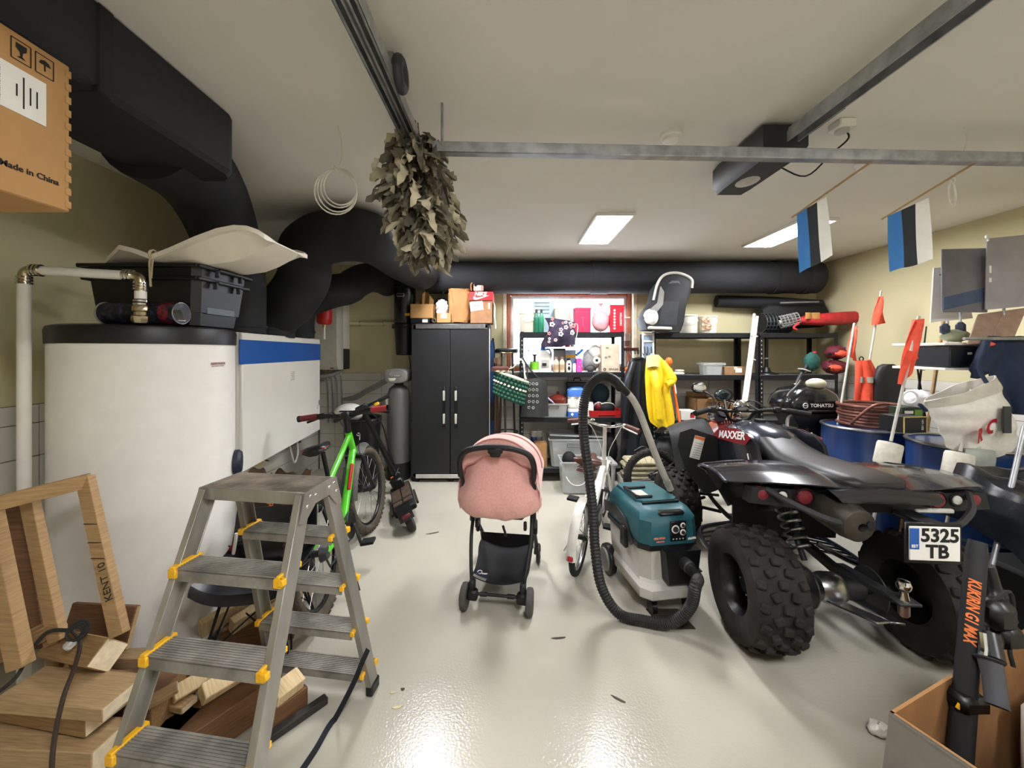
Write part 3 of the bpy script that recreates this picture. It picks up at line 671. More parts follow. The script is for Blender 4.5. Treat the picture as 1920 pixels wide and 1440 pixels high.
# ================================================================ step ladder
t = T('step_ladder', 'double sided aluminium step ladder with yellow step ends', 'ladder', (-.885, 1.42, 0), radians(-8))
HP = 1.02
def leg_at(side, s, z):                     # side -1 front / 1 rear, s -1 left / 1 right
    k = (HP - z); y = (-.06 - .36 * k) if side < 0 else (.07 + .25 * k)
    return V(s * (.185 + (.045 if side < 0 else .055) * k), y, z)
for side in (-1, 1):
    for s in (-1, 1):
        p0, p1 = leg_at(side, s, 0.03), leg_at(side, s, HP - .015)
        d = (p1 - p0).normalized(); ou = V(s, 0, 0)
        b = MB().beam(p0, p1, .022, .055, .002, up=(0, 1, 0)) if False else MB()
        b.beam(p0 + ou * .0, p1, .008, .058, .001, up=(1, 0, 0)) if False else None
        # U profile stile
        z_ = d; x_ = V(1, 0, 0); y_ = z_.cross(x_).normalized(); x_ = y_.cross(z_)
        R = Matrix((x_, y_, z_)).transposed(); c = (p0 + p1) / 2; Ln = (p1 - p0).length
        b = MB().box(c + x_ * s * .010, (.005, .058, Ln), .001, R).box(c + y_ * .027, (.024, .005, Ln), .001, R).box(c - y_ * .027, (.024, .005, Ln), .001, R)
        lg = P('leg', b, M_alu, t)
        P('foot_cap', MB().box(leg_at(side, s, .025), (.034, .07, .05), .006), M_black, lg)
steps = (.79, .565, .345, .125)
for side in (-1, 1):
    for z in steps:
        a, c = leg_at(side, -1, z), leg_at(side, 1, z); w = c.x - a.x - .018; yc = a.y; dp = .088
        b = MB().box((0, yc, z - .004), (w, dp, .008), .001).box((0, yc + side * (dp / 2 - .003), z - .022), (w, .006, .04), .001).box((0, yc - side * (dp / 2 - .003), z - .018), (w, .006, .032), .001)
        for k in range(9): b.box((0, yc - dp / 2 + .008 + k * .009, z + .0008), (w, .004, .0022))
        st = P('step', b, M_alud, t)
        for s in (-1, 1):
            x = s * (w / 2 + .004)
            yb = MB().box((x, yc + side * .0, z - .001), (.02 if s < 0 else .012, dp + .014, .016), .002).box((x, yc + side * (dp / 2 + .003), z - .016), (.03, .012, .03), .003)
            if s > 0: yb.box((x + .012, yc + side * (dp / 2 + .002), z - .012), (.022, .02, .022), .003)
            yb.box((x, yc - side * (dp / 2 + .004), z - .006), (.018, .01, .018), .002)
            P('step_end_cap', yb, M_yellow, st)
b = MB().box((0, .005, HP - .004), (.40, .165, .008), .001)
for k in range(14): b.box((0, -.070 + k * .0115, HP + .001), (.396, .004, .002))
pl = P('platform', b, mat('worn_platform', '#857b70', .55, .3, var=.3, col2='#a0958a', scale=7), t)
P('platform_edge', MB().box((0, -.079, HP - .022), (.41, .006, .044), .002).box((0, .088, HP - .022), (.41, .006, .044), .002), M_alu, pl)
for s in (-1, 1):
    g = P('gusset_plate', MB().prism([(-.085, 0), (.095, 0), (.13, -.10), (.10, -.11), (.05, -.055), (-.03, -.055), (-.085, -.10), (-.115, -.095)], .004, (s * .204, 0, HP), (0, 1, 0), (0, 0, 1)), M_alu, t)
    b = MB()
    for y, z in ((-.06, -.02), (-.075, -.05), (-.03, -.025), (.05, -.025), (.08, -.02), (.095, -.055)): b.ell((s * .208, y, HP + z), (.004, .006, .006), 8, 6)
    P('rivets', b, M_chrome, g, kind='stuff')
# black strap lying from the ladder over the floor
sp = [W(690, 1217, 1.60), W(677, 1246, 1.57), W(662, 1282, 1.55), FL(628, 1350) + V(0, 0, .006), FL(590, 1410) + V(0, 0, .004), FL(550, 1470) + V(0, 0, .004)]
b = MB(); pts = smooth([Vector(p) for p in sp], 6)
for p in pts: p.z = max(p.z, .005)
sd = V(.8, -.6, 0).normalized() * .013
b.loft([[p + sd, p - sd, p - sd - V(0, 0, .003), p + sd - V(0, 0, .003)] for p in pts])
S('webbing_strap', b, mat('strap_black', '#1f2128', .8), 'black webbing strap trailing from the ladder across the floor', 'strap')
# ================================================================ lumber at bottom left
t = T('wooden_rack', 'wooden frame with brown board panel leaning beside the water tank', 'frame', (-1.62, 1.42, 0))  # a leaning wooden frame with a board panel, not a rack
def plank(p0, p1, w, h, m, up): return MB().beam(p0, p1, w, h, .002, up)
pr0, pr1 = W(225, 1190, 1.36), W(160, 895, 1.47)
P('stile', plank(pr0, pr1, .052, .03, M_pine, (0, 1, 0)), M_pine, t, world=True)
text('KENT 10', .036, M_ink, t, W(207, 1085, 1.385) + V(0, -.018, 0), X=(pr0 - pr1).normalized() * -1, Y=(-1, 0, 0), world=True)
b = MB()
for f in (.3, .42, .52): b.box(pr1.lerp(pr0, f) + V(0, -.017, 0), (.05, .002, .002))
P('pencil_marks', b, M_ink, t, world=True)
P('top_rail', plank(W(-90, 965, 1.30), W(170, 900, 1.47), .03, .05, M_pine, (0, 0, 1)), M_pine, t, world=True)
P('stile', plank(W(110, 1200, 1.38), W(55, 935, 1.45), .05, .03, M_pine, (0, 1, 0)), M_pine, t, world=True)
P('stile', plank(W(40, 1250, 1.30), W(-20, 955, 1.36), .06, .04, M_pine, (0, 1, 0)), M_pine, t, world=True)
b = MB(); q = [W(-120, 1240, 1.36), W(85, 1215, 1.42), W(40, 950, 1.47), W(-120, 960, 1.42)]
b.loft([q, [p + V(0, .012, 0) for p in q]]); P('panel', b, M_pined, t, world=True)
for k, (u0, v0, u1, v1) in enumerate(((215, 1200, 240, 1500), (60, 1235, 75, 1560))):
    pass
P('foot_brace', plank(W(100, 1195, 1.40), V(-1.62, 1.42, 0), .05, .03, M_pine, (0, 1, 0)), M_pine, t, world=True)
def board(lab, p0, p1, w, h, m, up=(0, 0, 1), name='wood_block', ends=True, grp='loose timber offcuts'):
    p0, p1 = Vector(p0), Vector(p1); t = T(name, lab, 'timber', (p0 + p1) / 2 - V(0, 0, h / 2), 0, grp)
    P('timber', MB().beam(p0, p1, w, h, .003, up), m, t, world=True)
    d = (p1 - p0).normalized()
    for e, q in ((p0, -1), (p1, 1)):
        if ends: P('sawn_end', MB().beam(e + d * q * -.001, e + d * q * .0015, w - .006, h - .006, 0, up), M_end, t, world=True)
    return t
board('large pale planed timber slab on the pile at bottom left', V(-1.72, 1.40, .385), V(-1.18, 1.32, .375), .22, .07, M_pine, (0, 0, 1)) if False else None
def slab(lab, c, d, m, R=None, name='wood_block', cat='timber', endm=None):
    c = Vector(c); t = T(name, lab, cat, c - V(0, 0, d[2] / 2), 0, 'loose timber offcuts', rot=R)
    P('timber', MB().box((0, 0, d[2] / 2), d, .003), m, t)
    P('sawn_end', MB().box((d[0] / 2 + .0005, 0, d[2] / 2), (.002, d[1] - .006, d[2] - .006)), endm or M_end, t)
    return t
M_pinel = wood('pine_long_x', '#9b7f5b', '#b1956d', sc=(2, 30, 30))
M_pinel2 = wood('pine_shade_x', '#80613f', '#9a7a51', sc=(2, 30, 30))
slab('wide pale timber slab on top of the pile near the ladder leg', (-1.46, 1.285, .362), (.38, .135, .045), M_pinel, (0, radians(1), radians(-4)))
slab('darker planed timber under the wide pale slab', (-1.52, 1.34, .30), (.36, .17, .07), M_pinel2, (0, 0, radians(-9)))
slab('thick squared timber at the bottom left corner', (-1.54, 1.265, .128), (.50, .12, .255), M_pinel, (0, 0, radians(-3)))
slab('low dark timber block behind the thick squared timber', (-1.50, 1.42, .13), (.46, .17, .26), M_pined, (0, 0, radians(5)), endm=M_pinel2)
slab('square beam with a white sawn end resting on the slab', (-1.53, 1.415, .435), (.28, .085, .085), M_pinel2, (radians(42), radians(-5), radians(-16)))
slab('brown plywood offcut leaning over the beams', (-1.62, 1.50, .42), (.28, .02, .15), M_pined, (radians(-18), 0, radians(-4)), endm=M_pinel)
slab('long pale batten lying behind the square beam', (-1.50, 1.56, .255), (.30, .06, .05), M_pinel, (0, 0, radians(3)))
slab('dark box shaped block under the long pale batten', (-1.50, 1.57, .115), (.34, .12, .23), M_pined, (0, 0, radians(3)), endm=M_pined)
slab('short batten propped under the frame', (-1.72, 1.36, .47), (.22, .05, .05), M_pinel2, (0, radians(-20), radians(30)))
slab('thin offcut leaning beside the pale slab end', (-1.26, 1.36, .27), (.14, .04, .02), M_pinel, (radians(20), radians(-10), radians(40)))
slab('reddish brown plank on the floor behind the ladder', (-1.13, 1.50, .075), (.40, .15, .13), M_pined, (0, 0, radians(57)), endm=M_pined)
slab('pale squared offcut, left of the pair under the ladder step', (-1.225, 1.575, .20), (.26, .055, .055), M_pinex, (radians(45), radians(2), radians(58)))
slab('pale squared offcut, right of the pair under the ladder step', (-1.105, 1.575, .205), (.27, .06, .055), M_pinex, (radians(38), radians(2), radians(58)))
slab('thin pale batten under the squared offcuts', (-1.28, 1.47, .165), (.15, .06, .025), M_pinel, (0, 0, radians(-12)))
slab('square timber block with red painted end', (-1.25, 1.42, .07), (.14, .12, .14), M_pinel2, (0, 0, radians(-8)), endm=M_maroon)
slab('small pale block near the ladder stile', (-.93, 1.60, .11), (.11, .07, .06), M_pinex, (radians(20), 0, radians(60)))
slab('small dark block under the small pale block', (-.93, 1.60, .04), (.14, .09, .08), M_pined, (0, 0, radians(55)), endm=M_pined)
slab('pale batten standing on edge behind the chair legs', (-1.40, 2.00, .19), (.34, .04, .09), M_pinex, (radians(20), radians(-8), radians(55)))
slab('second pale batten leaning behind the chair legs', (-1.30, 2.04, .17), (.32, .045, .08), M_pinex, (radians(25), radians(-6), radians(60)))
slab('third pale batten end beside the chair leg', (-1.20, 2.08, .15), (.28, .05, .08), M_pinex, (radians(15), radians(-10), radians(58)))
slab('flat timber piece under the three pale battens', (-1.31, 2.05, .06), (.32, .22, .11), M_pined, (0, 0, radians(20)), endm=M_pined)
slab('dark strip of timber on the floor along the ladder', (-.93, 1.47, .016), (.46, .035, .03), mat('dark_strip', '#2b2825', .7), (0, 0, radians(50)), endm=MATS['dark_strip'])  # flat dark strip of unclear make, built like the timbers
M_cord = mat('brown_cord', '#33271f', .7)
t = T('power_cable', 'dark power cable with plug draped over the timber pile', 'cable', (-1.55, 1.35, 0))
P('cord', MB().tube([W(95, 1500, 1.10), W(100, 1400, 1.14), W(118, 1310, 1.19), W(140, 1250, 1.27), W(150, 1205, 1.34), W(135, 1182, 1.36)], .006, 8, sub=6), M_cord, t, world=True)
P('cord', MB().tube([W(135, 1182, 1.36), W(90, 1185, 1.36), W(55, 1225, 1.33), W(30, 1270, 1.28), W(-20, 1310, 1.22)], .006, 8, sub=6), M_dusty, t, world=True)
b = MB()
for k in range(4): b.torus(W(140, 1188, 1.345) + V(.004 * k, 0, .004 * k), .020 + .003 * k, .005, (.3, -.8, .5), 16, 6)
P('coiled_cord', b, M_dusty, t, world=True)
P('plug', MB().beam(W(140, 1200, 1.34), W(122, 1218, 1.32), .03, .025, .006), M_lgrey, t, world=True)
# ================================================================ black shell chair with wire legs, charcoal bag, red cloth
cx, cy = -1.21, 1.89
t = T('shell_chair', 'black plastic shell chair with thin wire legs behind the ladder', 'chair', (cx, cy, 0), radians(10))
def shell(a, s):                              # a 0 front..1 top back ; s across
    x = (s - .5) * .42; k = abs(s - .5) * 2
    pr = [(-.20, .385), (-.19, .42), (-.12, .425), (0, .415), (.12, .42), (.18, .47), (.205, .56), (.22, .66)]
    f = a * (len(pr) - 1); i = min(int(f), len(pr) - 2); w = f - i
    y = pr[i][0] * (1 - w) + pr[i + 1][0] * w; z = pr[i][1] * (1 - w) + pr[i + 1][1] * w
    return V(x * (1 - .15 * max(0, a - .6)), y - .04 * k * k * (a > .6), z + .06 * k ** 3 * (1 if a < .7 else .3))
P('seat_shell', MB().sheet(shell, 20, 14, .008), mat('chair_black', '#15161a', .3), t)
b = MB()
for sx in (-1, 1):
    for sy in (-1, 1):
        foot = V(sx * .2, sy * .2, .004); tops = (V(sx * .12, sy * .1, .405), V(sx * .06, sy * .14, .405), V(sx * .14, sy * .02, .405))
        l = MB()
        for tp in tops: l.cyl(tp, foot, .0045, n=6)
        l.cyl(foot.lerp(tops[0], .35), V(-sx * .02, sy * .12, .30), .0035, n=6)
        P('leg', l, M_blackm, t)
P('under_frame', MB().tube([V(-.14, -.14, .405), V(.14, -.14, .405), V(.14, .14, .405), V(-.14, .14, .405)], .006, 6, closed=True), M_blackm, t)
t = T('charcoal_bag', 'dark paper charcoal bag with orange printing behind the ladder', 'bag', (-1.42, 2.36, 0))
bx0, bx1 = -1.60, -1.22
def bagring(z, k, dy, e=4): return [V(-1.41 + x * k, 2.36 + y * dy, z) for x, y in sup(.19, .10, 24, e)]
P('bag_body', MB().loft([bagring(.01, .95, .95), bagring(.12, 1.03, 1.1), bagring(.4, 1.0, 1.05), bagring(.58, .97, .85), bagring(.68, .98, .4), bagring(.74, 1.0, .12)]).jitter(.004), mat('charcoal_paper', '#2b221d', .8, var=.3, scale=10, bump=.4, bscale=18), t, world=True)
text('REAL CHARCOAL', .05, M_orink, t, V(-1.40, 2.252, .42), X=(0, 0, -1), Y=(1, 0, 0), world=True, bold=.0006)
P('flame_print', MB().prism([(-.05, .06), (.05, .07), (.04, .0), (.01, -.05), (-.02, -.09), (-.04, -.02)], .002, (-1.29, 2.253, .61), (1, 0, 0), (0, 0, 1)), mat('flame_print', '#a4482a', .7, col2='#5a2414', var=.3, scale=40), t, world=True)
P('crumpled_top', MB().sheet(lambda a, c: V(-1.60 + .38 * a, 2.36 + .03 * sin(9 * a) * c, .735 + c * (.03 + .02 * sin(14 * a) + .012 * sin(37 * a))), 40, 3, .003), mat('dark_kraft', '#4f3a2a', .85, var=.3), t, world=True)
t = T('red_cloth_bag', 'dark red cloth with white piping hanging behind the ladder', 'cloth', W(430, 1045, 2.02))
def cl(a, c):
    p = W(398 + 46 * a, 1060 - (48 * a ** 1.3) * c, 1.96 + .02 * a); p.y += .015 * sin(6 * a) * c; return p
P('cloth', MB().sheet(cl, 10, 6, .012), mat('dark_red_cloth', '#7e1d2c', .8), t, world=True)
P('piping', MB().tube([W(443, 1000, 1.965), W(441, 1018, 1.965), W(436, 1045, 1.965), W(430, 1075, 1.965), W(428, 1130, 1.97)], .008, 8, sub=4), M_white, t, world=True)
P('black_lining', MB().box(W(452, 1060, 2.02), (.07, .05, .26), .01), M_blackm, t, world=True)
# ================================================================ bicycle parts
def wheel(par, c, R, ax, tw, tyre_m, knob=0, rim_m=M_black, spk=18, name='wheel', hubw=.05):
    """tyre with rim, hub and spokes as sub-parts; ax = axle direction (local)"""
    c = Vector(c); ax = Vector(ax).normalized(); x = V(0, 0, 1); x = (x - ax * x.dot(ax)).normalized(); y = ax.cross(x)
    b = MB().torus(c, R - tw, tw, ax, 48, 12)
    if knob:
        for i in range(knob):
            for j, w in ((-1, .55), (0, 1.0), (1, .55)):
                a = 2 * pi * (i + (.5 if j == 0 else 0)) / knob; d = x * cos(a) + y * sin(a); tg = -x * sin(a) + y * cos(a)
                p = c + d * (R - tw + tw * (1.0 if j == 0 else .72)) + ax * (j * tw * .72)
                nn = d if j == 0 else (d * .7 + ax * j * .7).normalized(); s_ = nn.cross(tg)
                b.box(p, (tw * .42, tw * .5, tw * .35), 0, Matrix((tg, s_, nn)).transposed())
    ty = P('tyre', b, tyre_m, par)
    P('rim', MB().torus(c, R - 2 * tw - .004, .012, ax, 40, 8, 1.0), rim_m, ty)
    P('hub', MB().cyl(c - ax * hubw, c + ax * hubw, .018, n=12).cyl(c - ax * hubw * .6, c - ax * hubw * .5, .03, n=12).cyl(c + ax * hubw * .5, c + ax * hubw * .6, .03, n=12), M_dgrey, ty)
    b = MB()
    for i in range(spk):
        a = 2 * pi * i / spk; d = x * cos(a) + y * sin(a); o = ax * (.5 * hubw * (1 if i % 2 else -1))
        a2 = a + .5 * (1 if i % 4 < 2 else -1); d2 = x * cos(a2) + y * sin(a2)
        b.cyl(c + o + d2 * .028, c + d * (R - 2 * tw - .004), .0016, n=4)
    P('spokes', b, M_steel, ty, kind='stuff')
    return ty
def frame_tilt(base, head_dir, lean):       # local: y forward, x right, leaning to -x by lean radians
    return None
# --- green mountain bike: rear wheel towards camera, leaning left
fw = V(-1.15 + 1.05, 3.22 - 2.20, 0)
t = T('mountain_bike', 'lime green mountain bike with red grips standing beside the ladder', 'bicycle', (-1.05, 2.20, 0), rot=(0, radians(-7.5), atan2(-fw.x, fw.y)))
BK = M_black; Rw = .35; tw = .033; WB = 1.06
M_mtb = mat('mtb_tyre', '#4b4439', .9, var=.3, scale=12)
rw = wheel(t, (0, 0, Rw), Rw, (1, 0, 0), tw, M_mtb, 46)
yaw = radians(-8)
fwh = wheel(t, (.0, WB, Rw), Rw, (cos(yaw), sin(yaw), 0), tw, M_mtb, 46)
BB = V(0, .42, .32); ST = V(0, .30, .66); HT = V(0, .80, .86); HB = V(0, .84, .74)
fr = P('frame', MB().tube([HB, HB.lerp(BB, .5), BB], [.026, .03, .028], 12).tube([HT, ST], .02, 12).tube([BB, ST + V(0, -.01, .04)], .018, 12).tube([HT + V(0, -.008, .025), HB + V(0, .008, -.025)], .026, 14), M_green, t)
for s in (-1, 1):
    P('chain_stay', MB().tube([BB + V(s * .03, 0, 0), V(s * .055, .2, .34), V(s * .06, 0, Rw)], .011, 8, sub=4), M_green, fr)
    P('seat_stay', MB().tube([ST + V(s * .015, 0, -.02), V(s * .05, .15, .52), V(s * .062, 0, Rw)], .009, 8, sub=4), M_green, fr)
P('red_decal', MB().beam(HB.lerp(BB, .25) + V(.018, -.01, .02), HB.lerp(BB, .6) + V(.018, -.01, .02), .02, .035, .006), M_redink, fr)
P('bottle_cage', MB().beam(HB.lerp(BB, .3) + V(-.02, -.03, .03), HB.lerp(BB, .7) + V(-.02, -.03, .03), .012, .03, .004), M_blackm, fr)
fx = V(cos(yaw), sin(yaw), 0)
fk = MB().tube([HT + V(0, -.012, .05), HB + V(0, .012, -.04)], .018, 10).beam(HB + V(0, .02, -.06) - fx * .075, HB + V(0, .02, -.06) + fx * .075, .04, .03, .006)
for s in (-1, 1): fk.tube([HB + V(0, .02, -.06) + fx * s * .065, V(0, .94, .5) + fx * s * .065, V(0, WB, Rw) + fx * s * .06], [.017, .02, .014], 10)
P('fork', fk, BK, t)
P('mudguard', MB().sheet(lambda a, c: V(0, WB, Rw) + fx * ((c - .5) * .095 * (1.25 - .9 * abs(a - .35))) + V(0, -sin(radians(-15 + 100 * a)), cos(radians(-15 + 100 * a))) * (Rw + .035 - .03 * (2 * c - 1) ** 2), 14, 6, .003), mat('mudguard_grey', '#55544f', .5), t)
P('seat_post', MB().cyl(BB.lerp(ST, .9), V(0, .27, .865), .014, n=12), BK, t)
def saddle(par, c, m, L=.26, w=.075, name='saddle'):
    c = Vector(c)
    rings = []
    for y, k, z in ((-.13, .7, .012), (-.11, 1, .02), (-.04, .85, .016), (.03, .42, .008), (.10, .26, .006), (.13, .16, .0)):
        rings.append([c + V(x * k, y * L / .26, z + zz) for x, zz in ((-w, -.012), (-w * .98, .006), (-w * .5, .018), (w * .5, .018), (w * .98, .006), (w, -.012), (w * .4, -.028), (-w * .4, -.028))])
    return P(name, MB().loft(rings), m, par, sharp=60)
sd_ = saddle(t, (0, .25, .895), M_black)
P('saddle_stripe', MB().box((-.055, .16, .916), (.03, .07, .008), .003).box((.055, .16, .916), (.03, .07, .008), .003), M_red, sd_)
hb0 = HT + V(0, -.02, .16)
st = P('handlebar', MB().tube([hb0 - fx * .34 + V(0, -.03, .02), hb0 - fx * .2 + V(0, -.01, .02), hb0 - fx * .06, hb0 + fx * .06, hb0 + fx * .2 + V(0, -.01, .02), hb0 + fx * .34 + V(0, -.03, .02)], .017, 10), BK, t)
P('stem', MB().beam(HT + V(0, -.015, .08), hb0 + V(0, .01, 0), .04, .045, .01).cyl(HT + V(0, -.012, .03), HT + V(0, -.018, .14), .027).box(hb0, (.07, .06, .05), .012), BK, t)
for s in (-1, 1):
    e = hb0 + fx * s * .34 + V(0, -.03, .02); i_ = hb0 + fx * s * .215 + V(0, -.012, .02)
    g = P('grip', MB().cyl(i_, e, .023, n=14), M_maroon if s < 0 else mat('grip_red', '#a8333a', .6), st)
    P('grip_end', MB().cyl(e, e + fx * s * .018, .025, n=14), BK, g)
    P('brake_lever', MB().tube([i_ - fx * s * .02 + V(0, .03, -.01), i_ + fx * s * .05 + V(0, .07, -.03), e - fx * s * .01 + V(0, .08, -.045)], .010, 6, sub=3).box(i_ - fx * s * .03 + V(0, .02, -.005), (.07, .05, .045), .012), BK, st)
    P('brake_cable', MB().tube([i_ - fx * s * .04 + V(0, .04, 0), i_ - fx * s * .1 + V(0, .12, -.02), HB + V(s * .03, .06, .02), HB + V(s * .05, .05, -.1)], .003, 5, sub=5), M_blackm, st)
ck = P('crank', MB().lathe([(.09, -.004), (.095, 0), (.09, .004)], BB + V(.06, 0, 0), (1, 0, 0), 28).cyl(BB - V(.075, 0, 0), BB + V(.075, 0, 0), .02), BK, t)
for s in (-1, 1):
    P('crank_arm', MB().beam(BB + V(s * .08, 0, 0), BB + V(s * .085, s * .06, -s * .16), .014, .026, .004), M_dgrey, ck)
    P('pedal', MB().box(BB + V(s * .135, s * .06, -s * .16), (.09, .08, .022), .004), M_blackm, ck)
P('chain', MB().tube([BB + V(.055, 0, .085), V(.05, 0, Rw + .03), V(.05, -.03, Rw), V(.05, 0, Rw - .045), V(.05, .03, Rw - .1), BB + V(.055, 0, -.085)], .006, 6, closed=True), M_dgrey, t)
P('cassette', MB().lathe([(.02, -.02), (.05, -.018), (.035, .018), (.02, .02)], (.045, 0, Rw), (1, 0, 0), 20), M_dgrey, t)
P('rear_reflector', MB().ell((0, -Rw + .07, .14), (.02, .01, .012)), M_redink, t)
P('kickstand', MB().cyl(BB + V(.06, -.15, -.02), V(.16, .12, .03), .008, n=8), BK, t)
# --- electric scooter leaning behind the bike
t = T('electric_scooter', 'dark dusty electric scooter leaning left behind the mountain bike', 'scooter', (-.80, 3.24, 0), rot=(0, radians(-24), radians(20)))
deck = P('deck', MB().box((0, .42, .14), (.20, .62, .06), .012), M_blackm, t)
M_deck = mat('deck_brown', '#4b3a2c', .85, var=.25, scale=12)
for x in (-.048, .048): P('deck_pad', MB().box((x, .45, .172), (.085, .46, .008), .003), M_deck, deck)
P('deck_strap', MB().box((0, .30, .174), (.205, .02, .012), .003), M_blackm, deck)
P('rear_fender', MB().sheet(lambda a, c: V((c - .5) * .12, .02 - .135 * sin(radians(-40 + 110 * a)), .1 + .135 * cos(radians(-40 + 110 * a))), 10, 4, .006), M_black, t)
def fat(par, c, R, w, m, ax=(1, 0, 0), nm='tyre'):
    c = Vector(c); ty = P(nm, MB().lathe([(R * .55, -w * .8), (R * .8, -w), (R * .96, -w * .75), (R, 0), (R * .96, w * .75), (R * .8, w), (R * .55, w * .8)], c, ax, 32), m, par)
    P('rim', MB().lathe([(.02, -w * .85), (R * .56, -w * .82), (R * .56, w * .82), (.02, w * .85)], c, ax, 20), M_dgrey, ty); return ty
fat(t, (0, .0, .105), .105, .03, M_dusty); fat(t, (0, .98, .105), .105, .03, M_dusty)
P('stem', MB().tube([V(0, .90, .14), V(0, .86, .5), V(0, .78, 1.02)], [.035, .028, .024], 12), BK, t)
P('fork', MB().beam((-.045, .9, .22), (-.045, .98, .105), .012, .03, .003).beam((.045, .9, .22), (.045, .98, .105), .012, .03, .003).box((0, .9, .22), (.1, .06, .06), .01), BK, t)
hb = P('handlebar', MB().cyl((-.27, .77, 1.03), (.27, .77, 1.03), .014, n=10).box((0, .75, 1.04), (.12, .05, .05), .01), BK, t)
for s in (-1, 1): P('grip', MB().cyl((s * .17, .77, 1.03), (s * .28, .77, 1.03), .018), M_rubber, hb)
P('throttle', MB().box((.14, .75, 1.01), (.05, .04, .03), .008), M_yellow, hb)
P('cable_bundle', MB().tube([V(.03, .76, 1.0), V(.10, .8, .8), V(.05, .9, .5), V(.03, .9, .25)], .007, 6, sub=5), M_blackm, t)
P('rear_light', MB().box((0, .02 - .12, .18), (.07, .02, .03), .005), M_maroon, t)
P('side_bracket', MB().box((.115, .3, .14), (.02, .3, .03), .005).box((-.115, .3, .14), (.02, .3, .03), .005), M_dusty, t)
P('orange_reflector', MB().box((-.03, .72, .26), (.03, .01, .04), .003), M_orange, t)
P('charger_block', MB().box((0, .66, .22), (.12, .14, .1), .015).tube([V(-.06, .6, .27), V(.02, .55, .33), V(.07, .62, .36)], .008, 6), M_black, t)
# --- black bin behind the bike with white hook
t = T('waste_bin', 'black plastic bin with a white mark between bike and softener', 'bin', (-1.66, 4.35, 0))
cx, cy = -1.62, 4.25
P('bin_body', MB().lathe([(.15, .0), (.155, .02), (.2, .76), (.19, .76), (.145, .02)], (cx, cy, 0), n=28, cap=True), M_black, t, world=True)
P('rim', MB().torus((cx, cy, .765), .2, .012, n=28, k=8), M_black, t, world=True)
P('liner', MB().lathe([(.19, .77), (.205, .785), (.2, .72)], (cx, cy, 0), n=28, cap=False), M_blackm, t, world=True)
P('white_mark', MB().torus((cx + .03, cy - .186, .63), .014, .006, (0, 1, 0), 14, 6).box((cx + .043, cy - .186, .60), (.01, .006, .06), .003), M_white, t, world=True)
t = T('white_helmet', 'white bicycle helmet on top of the black bin', 'helmet', (-1.68, 4.2, .78))
P('shell', MB().sheet(lambda a, c: V(-1.72 + .15 * cos(a * pi) * sin(.15 + c * 1.35), 4.18 + .11 * sin(a * 2 * pi) * sin(.15 + c * 1.35), .80 + .13 * cos(.15 + c * 1.35)), 20, 8, .006) if False else MB().ell((-1.74, 4.2, .84), (.16, .12, .10), 18, 10), M_white, t, world=True)
P('vent', MB().box((-1.72, 4.10, .87), (.16, .06, .012), .004).box((-1.72, 4.09, .83), (.18, .06, .01), .004), M_blackm, t, world=True)
P('chin_strap', MB().tube([V(-1.86, 4.14, .84), V(-1.80, 4.08, .79), V(-1.68, 4.07, .80), V(-1.60, 4.14, .84)], .006, 6, sub=4), M_blackm, t, world=True)
# ================================================================ stroller (seen from behind)
t = T('stroller', 'pink baby stroller with black frame seen from behind', 'stroller', (-.035, 2.46, 0), radians(-8))
BKs = mat('stroller_black', '#19191b', .5, var=.1)
# local: x right, y away from camera
for s in (-1, 1):
    w = fat(t, (s * .19, -.245, .075), .075, .02, mat('wheel_grey', '#4a4744', .8, var=.15, scale=20))
    P('wheel_hub', MB().lathe([(.002, 0), (.03, .004), (.035, .022)], (s * .212, -.245, .075), (-s, 0, 0), 16), BKs, w)
    P('axle_block', MB().box((s * .145, -.235, .085), (.06, .05, .06), .01).box((s * .15, -.225, .13), (.035, .05, .07), .008), BKs, t)
    fwl = P('front_wheel', MB().torus((s * .205, .30, .07), .055, .014, (1, .0, 0), 24, 8), BKs, t)
    P('wheel_disc', MB().torus((s * .205, .30, .07), .038, .005, (1, 0, 0), 20, 6).cyl((s * .19, .3, .07), (s * .22, .3, .07), .014), M_lgrey, fwl)
    P('front_fork', MB().tube([V(s * .185, .30, .07), V(s * .19, .28, .15), V(s * .185, .22, .24)], .014, 8, sub=3), BKs, t)
    P('rear_leg', MB().tube([V(s * .15, -.225, .12), V(s * .165, -.19, .22), V(s * .185, -.10, .36), V(s * .185, -.02, .50)], .011, 10, sub=4), BKs, t)
    P('front_leg', MB().tube([V(s * .185, .22, .24), V(s * .195, .06, .40), V(s * .20, -.04, .50), V(s * .21, -.16, .66), V(s * .212, -.25, .80)], .013, 10, sub=4), BKs, t)
    P('side_joint', MB().box((s * .195, -.02, .47), (.03, .06, .10), .01), BKs, t)
    P('side_joint', MB().box((s * .195, .14, .33), (.028, .05, .10), .01), BKs, t)
    P('recline_clip', MB().box((s * .15, -.10, .44), (.02, .03, .05), .005), BKs, t)
P('rear_axle', MB().cyl((-.14, -.235, .09), (.14, -.235, .09), .009, n=12).cyl((-.10, -.235, .09), (-.06, -.235, .09), .013).cyl((.06, -.235, .09), (.10, -.235, .09), .013), BKs, t)
hb_ = P('push_handle', MB().tube([V(-.212, -.25, .78), V(-.215, -.27, .86), V(-.185, -.285, .925), (V(-.10, -.29, .955)), V(0, -.292, .962), V(.10, -.29, .955), V(.185, -.285, .925), V(.215, -.27, .86), V(.212, -.25, .78)], .017, 12, sub=6), BKs, t)
P('fold_button', MB().box((0, -.298, .945), (.085, .034, .04), .01).box((0, -.296, .922), (.06, .03, .03), .008), BKs, hb_)
